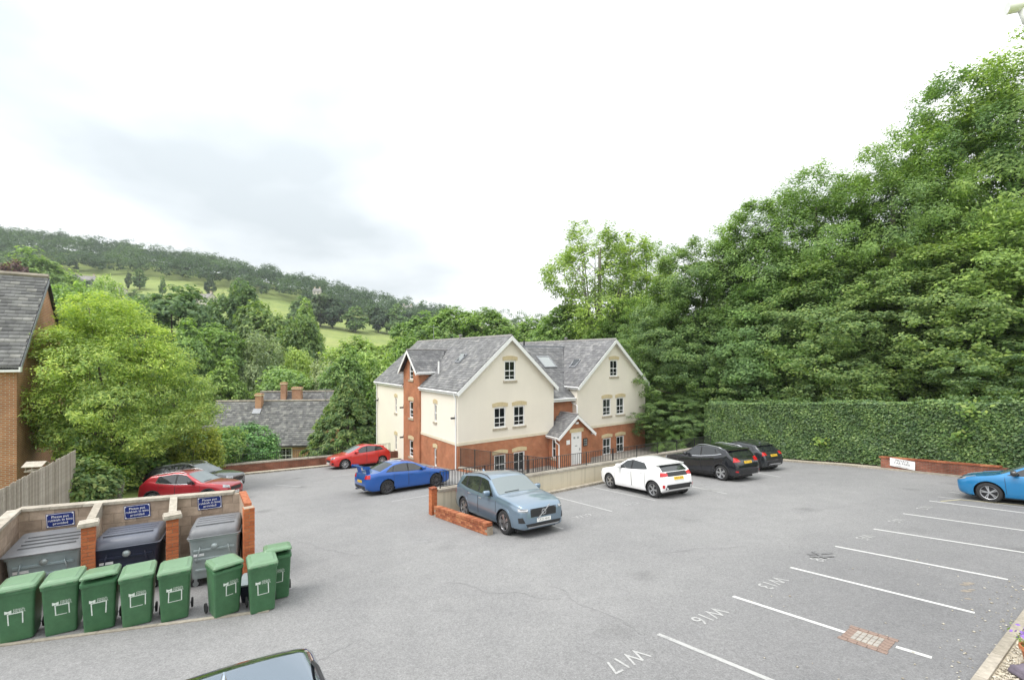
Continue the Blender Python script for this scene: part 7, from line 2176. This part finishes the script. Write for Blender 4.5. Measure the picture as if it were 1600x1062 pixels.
# ---- trees of the valley
G1 = 'trees in the valley'
mids = [('mid_oak', 268, 446, 98, 150, 'broad dark oak above the tall yellow green shrub'), ('mid_oak', 378, 440, 118, 95, 'dark round headed tree on the skyline of the valley below the long meadow'),
        ('mid_oak', 402, 470, 104, 120, 'dark bushy tree below the round headed one'), ('mid_oak', 476, 492, 92, 85, 'dark compact tree right of the pale willow'),
        ('mid_ash', 322, 505, 72, 125, 'fresh green rounded tree behind the cottage chimney'), ('mid_willow', 402, 515, 76, 85, 'pale grey green willow behind the cottage'),
        ('mid_light', 462, 543, 80, 60, 'small bright tree under the dark compact one'), ('mid_ash', 565, 524, 74, 120, 'leafy tree behind the left end of the slate roof'),
        ('mid_light', 445, 572, 64, 110, 'low yellow green tree just behind the cottage ridge'), ('mid_willow', 510, 560, 66, 80, 'pale willow right of the cottage ridge'),
        ('mid_round', 655, 488, 100, 90, 'rounded tree above the left end of the near roof ridge'), ('mid_ash', 705, 477, 92, 110, 'tall leafy tree behind the near roof ridge'),
        ('mid_ash', 768, 480, 90, 110, 'leafy tree behind the near gable apex'), ('mid_round', 825, 498, 96, 100, 'rounded tree between the two gables'),
        ('mid_light', 120, 440, 62, 120, 'lime green tree top above the feathery tree'), ('mid_light', 205, 470, 84, 90, 'pale green tree between the feathery tree and the oak'),
        ('mid_round', 75, 455, 60, 80, 'dense green tree behind the brick house roof'), ('mid_round', 540, 545, 62, 80, 'dark green tree behind the drooping cypress'),
        ('mid_round', 345, 565, 60, 80, 'green tree left of the cottage chimneys'), ('mid_oak', 205, 520, 60, 110, 'dark tree behind the right side of the feathery tree'),
        ('mid_copper', 26, 408, 175, 60, 'purple copper beech above the brick house roof'), ('mid_round', 60, 390, 190, 110, 'domed green tree beside the copper beech'),
        ('mid_round', 480, 470, 130, 60, 'small dark tree at the lower edge of the long meadow'),
        ('mid_oak', 320, 468, 150, 70, 'dark tree below the stone house on the slope'), ('mid_round', 160, 470, 140, 80, 'leafy tree below the pale hillside villa'), ('mid_oak', 240, 462, 150, 70, 'dark tree right of the pale hillside villa'),
        ('mid_round', 618, 528, 85, 80, 'green tree left of the small roof gable'), ('mid_bush_light', 590, 560, 66, 110, 'bright bushes behind the left wall of the apartment house'),
        ('mid_oak', 440, 500, 120, 90, 'dark tree left of the compact one'), ('mid_bush', 900, 520, 70, 120, 'dark bushes between the gables and the airy ash'),
        ('mid_ash', 640, 520, 70, 90, 'leafy tree just behind the small roof gable'), ('mid_round', 20, 440, 80, 100, 'bright green tree rising behind the brick house ridge'), ('mid_light', 170, 430, 130, 60, 'pale round tree left of the villa'),
        ('mid_round', 290, 500, 66, 90, 'green tree behind the tall yellow green shrub')]
for (k, u, v, Y, w, lab) in mids:
    plant_px(k, lab, u, v, Y, w, group=G1)
# ---- trees one can tell apart on the hillside
hills = [(555, 478, 300, 42, 'round dark tree standing alone on the lower meadow'), (591, 476, 320, 40, 'dark tree right of the lone round one on the lower meadow'), (620, 474, 320, 40, 'dark tree at the right end of the lower meadow'),
         (520, 462, 300, 44, 'dark tree at the gap between the two meadows'), (470, 462, 290, 40, 'tree at the right end of the long meadow'), (500, 458, 300, 46, 'tree beside the gap between the meadows'), (218, 420, 330, 22, 'small round bush tree on the long meadow'), (328, 426, 330, 16, 'slender pale tree on the long meadow'),
         (254, 430, 320, 10, 'tiny tree at the middle of the long meadow'), (200, 424, 325, 9, 'tiny tree left of the round bush on the long meadow'), (85, 412, 300, 26, 'dark conifer like tree left of the long meadow'), (72, 414, 300, 20, 'second dark conifer like tree left of the long meadow'),
         (661, 469, 470, 20, 'lone tree on the skyline right of the wood'), (640, 486, 380, 34, 'tree low on the right end of the hill'), (675, 486, 380, 34, 'low tree right of the lone skyline tree'), (140, 437, 290, 26, 'dark tree between the two hillside villas'), (210, 452, 280, 32, 'dark tree right of the long villa'), (290, 462, 270, 36, 'dark tree left of the stone house'), (375, 448, 260, 30, 'dark tree right of the stone house')]
for i, (u, v, Y, w, lab) in enumerate(hills):
    plant_px('hill_tree' if i % 2 else 'hill_tree_b', lab, u, v, Y, w, group='single trees on the hillside')
# ---- the hanging wood along the ridge, and hedgerows: nobody could count them
def wood(name, label, pts, seed, per=11, ncl=24, mat='leaf_far', hs=(9, 22), ln=1.3):
    rs = np.random.RandomState(seed); VV = []; FF = []; k = 0
    for (x, y) in pts:
        H = rs.uniform(*hs); Rr = H * rs.uniform(.34, .46); z = float(land(x, y))
        d = rdir(rs, ncl); d[:, 2] = np.abs(d[:, 2]) * 1.1 - .25
        cl = np.concatenate([d * np.array([Rr, Rr, H * .42]) * rs.uniform(.75, 1.05, (ncl, 1)) + np.array([x, y, z + H * .50]), np.full((ncl, 1), Rr * .36)], 1)
        V, F = cloud(rs, cl, per, ln, ln * .75, .7, up=1.0, outw=.8, centre=np.array([x, y, z + H * .45]))
        VV.append(V); FF.append(F + k); k += len(V)
    o = link(name, npmesh(name, np.concatenate(VV), np.concatenate(FF), mat))
    return tag(o, label, 'wood', kind='stuff')
rs = np.random.RandomState(77); pts = []; edge = []
for i in range(5200):
    y = rs.uniform(372, 500); u = rs.uniform(-260, 690)
    x = (u - 800) / 700 * y
    lim = np.interp(u, [-300, 60, 110, 200, 330, 480, 520, 690], [290, 300, 352, 358, 368, 366, 350, 372])
    if y < lim: continue
    if len(pts) >= 900: break
    if all((x - a) ** 2 + (y - b) ** 2 > 34 for a, b in pts[-400:]): pts.append((x, y))
wood('hanging_wood', 'dark wood covering the hill along the ridge', pts, 5)
pts = []
for i in range(900):
    u = rs.uniform(-300, 120); y = rs.uniform(215, 372); x = (u - 800) / 700 * y
    if u > 60 and y > 300: continue
    if all((x - a) ** 2 + (y - b) ** 2 > 60 for a, b in pts): pts.append((x, y))
wood('hill_foot_wood', 'wood on the slope above the brick house', pts[:150], 6)
pts = []
for i in range(2600):
    u = rs.uniform(-200, 1500); y = rs.uniform(130, 285); x = (u - 800) / 700 * y
    if 660 > u > 480 and y > 135: continue
    if u <= 480 and y > 225: continue
    if all((x - a) ** 2 + (y - b) ** 2 > 70 for a, b in pts): pts.append((x, y))
    if len(pts) > 330: break
wood('valley_wood', 'mixed trees filling the valley floor', pts, 8, mat='leaf_bank', hs=(8, 12), ln=.95)
pts = []
for i in range(500):
    u = rs.uniform(690, 1500); y = rs.uniform(300, 470); x = (u - 800) / 700 * y
    if all((x - a) ** 2 + (y - b) ** 2 > 110 for a, b in pts): pts.append((x, y))
wood('far_ridge_wood', 'wood on the far ridge behind the apartment house', pts[:170], 9)
pts = []
for i in range(1500):
    u = rs.uniform(-60, 1250); y = rs.uniform(52, 120); x = (u - 800) / 700 * y
    if y < 66 and 300 < u < 530: continue
    lx = (x - C0.x) * FD.x + (y - C0.y) * FD.y; ly_ = (x - C0.x) * SD.x + (y - C0.y) * SD.y
    if -4 < lx < 22 and ly_ < 18: continue
    if all((x - a) ** 2 + (y - b) ** 2 > 16 for a, b in pts): pts.append((x, y))
    if len(pts) > 230: break
wood('valley_scrub', 'bushes and scrub on the near valley floor', pts, 10, mat='leaf_ash', hs=(3.0, 5.0), ln=.42, ncl=26, per=16)
# ---- houses on the hillside
plain('hill_roof', (0.20, 0.19, 0.18), .9, var=.25, vs=.6)
for (u, v, Y, L, D, e, r, rz, lab) in ((126, 446, 300, 11, 7, 4.6, 7.5, .5, 'pale hillside house with chimneys left of the long villa'), (174, 464, 285, 15, 6, 4.4, 6.4, -.25, 'long pale villa on the slope below the meadow'), (318, 476, 270, 10, 6, 4.0, 6.6, -.3, 'stone house at the lower edge of the meadow'),
                                       (494, 460, 380, 6, 5, 3.2, 5.2, .1, 'tiny white house at the edge of the wood'), (636, 486, 430, 9, 6, 3.5, 5.6, .1, 'small house near the skyline at the right end of the hill')):
    x = (u - 800) / 700 * Y; z = CAMZ - (v - 557) / 700 * Y
    z = max(z, float(land(x, Y)))
    house('hillside_house', lab, 'house', (x - L / 2, Y, z), rz, L, D, e, r, 'hill_stone' if 'hill_stone' in MATS else 'pale_stone', slate='hill_roof', base=-6, ov=.4, slates=False, wins=tuple((1.6 + 2.7 * i, e * .5, 1.1, 1.5) for i in range(int((L - 2.4) / 2.7) + 1)), chim=((1.0, D / 2, 1.0, .9, r - 1, r + 1.3), (L - 1.0, D / 2, 1.0, .9, r - 1, r + 1.3)), group='houses on the hillside')

# ------------------------------------------------------------------ the damp air of the valley
m = bpy.data.materials.new('haze'); m.use_nodes = True; t = m.node_tree; t.nodes.clear()
o_ = t.nodes.new('ShaderNodeOutputMaterial'); v_ = t.nodes.new('ShaderNodeVolumePrincipled')
v_.inputs['Color'].default_value = (.90, .95, 1.0, 1); v_.inputs['Density'].default_value = 0.00018
t.links.new(v_.outputs[0], o_.inputs['Volume'])
MATS['haze'] = m
mb = MB(); mb.box((-1600, -320, -40), (1600, 2450, 190)); hz_ = mb.build('haze', 'haze')
tag(hz_, 'thin pale haze over the valley and hillside', 'haze', kind='stuff')
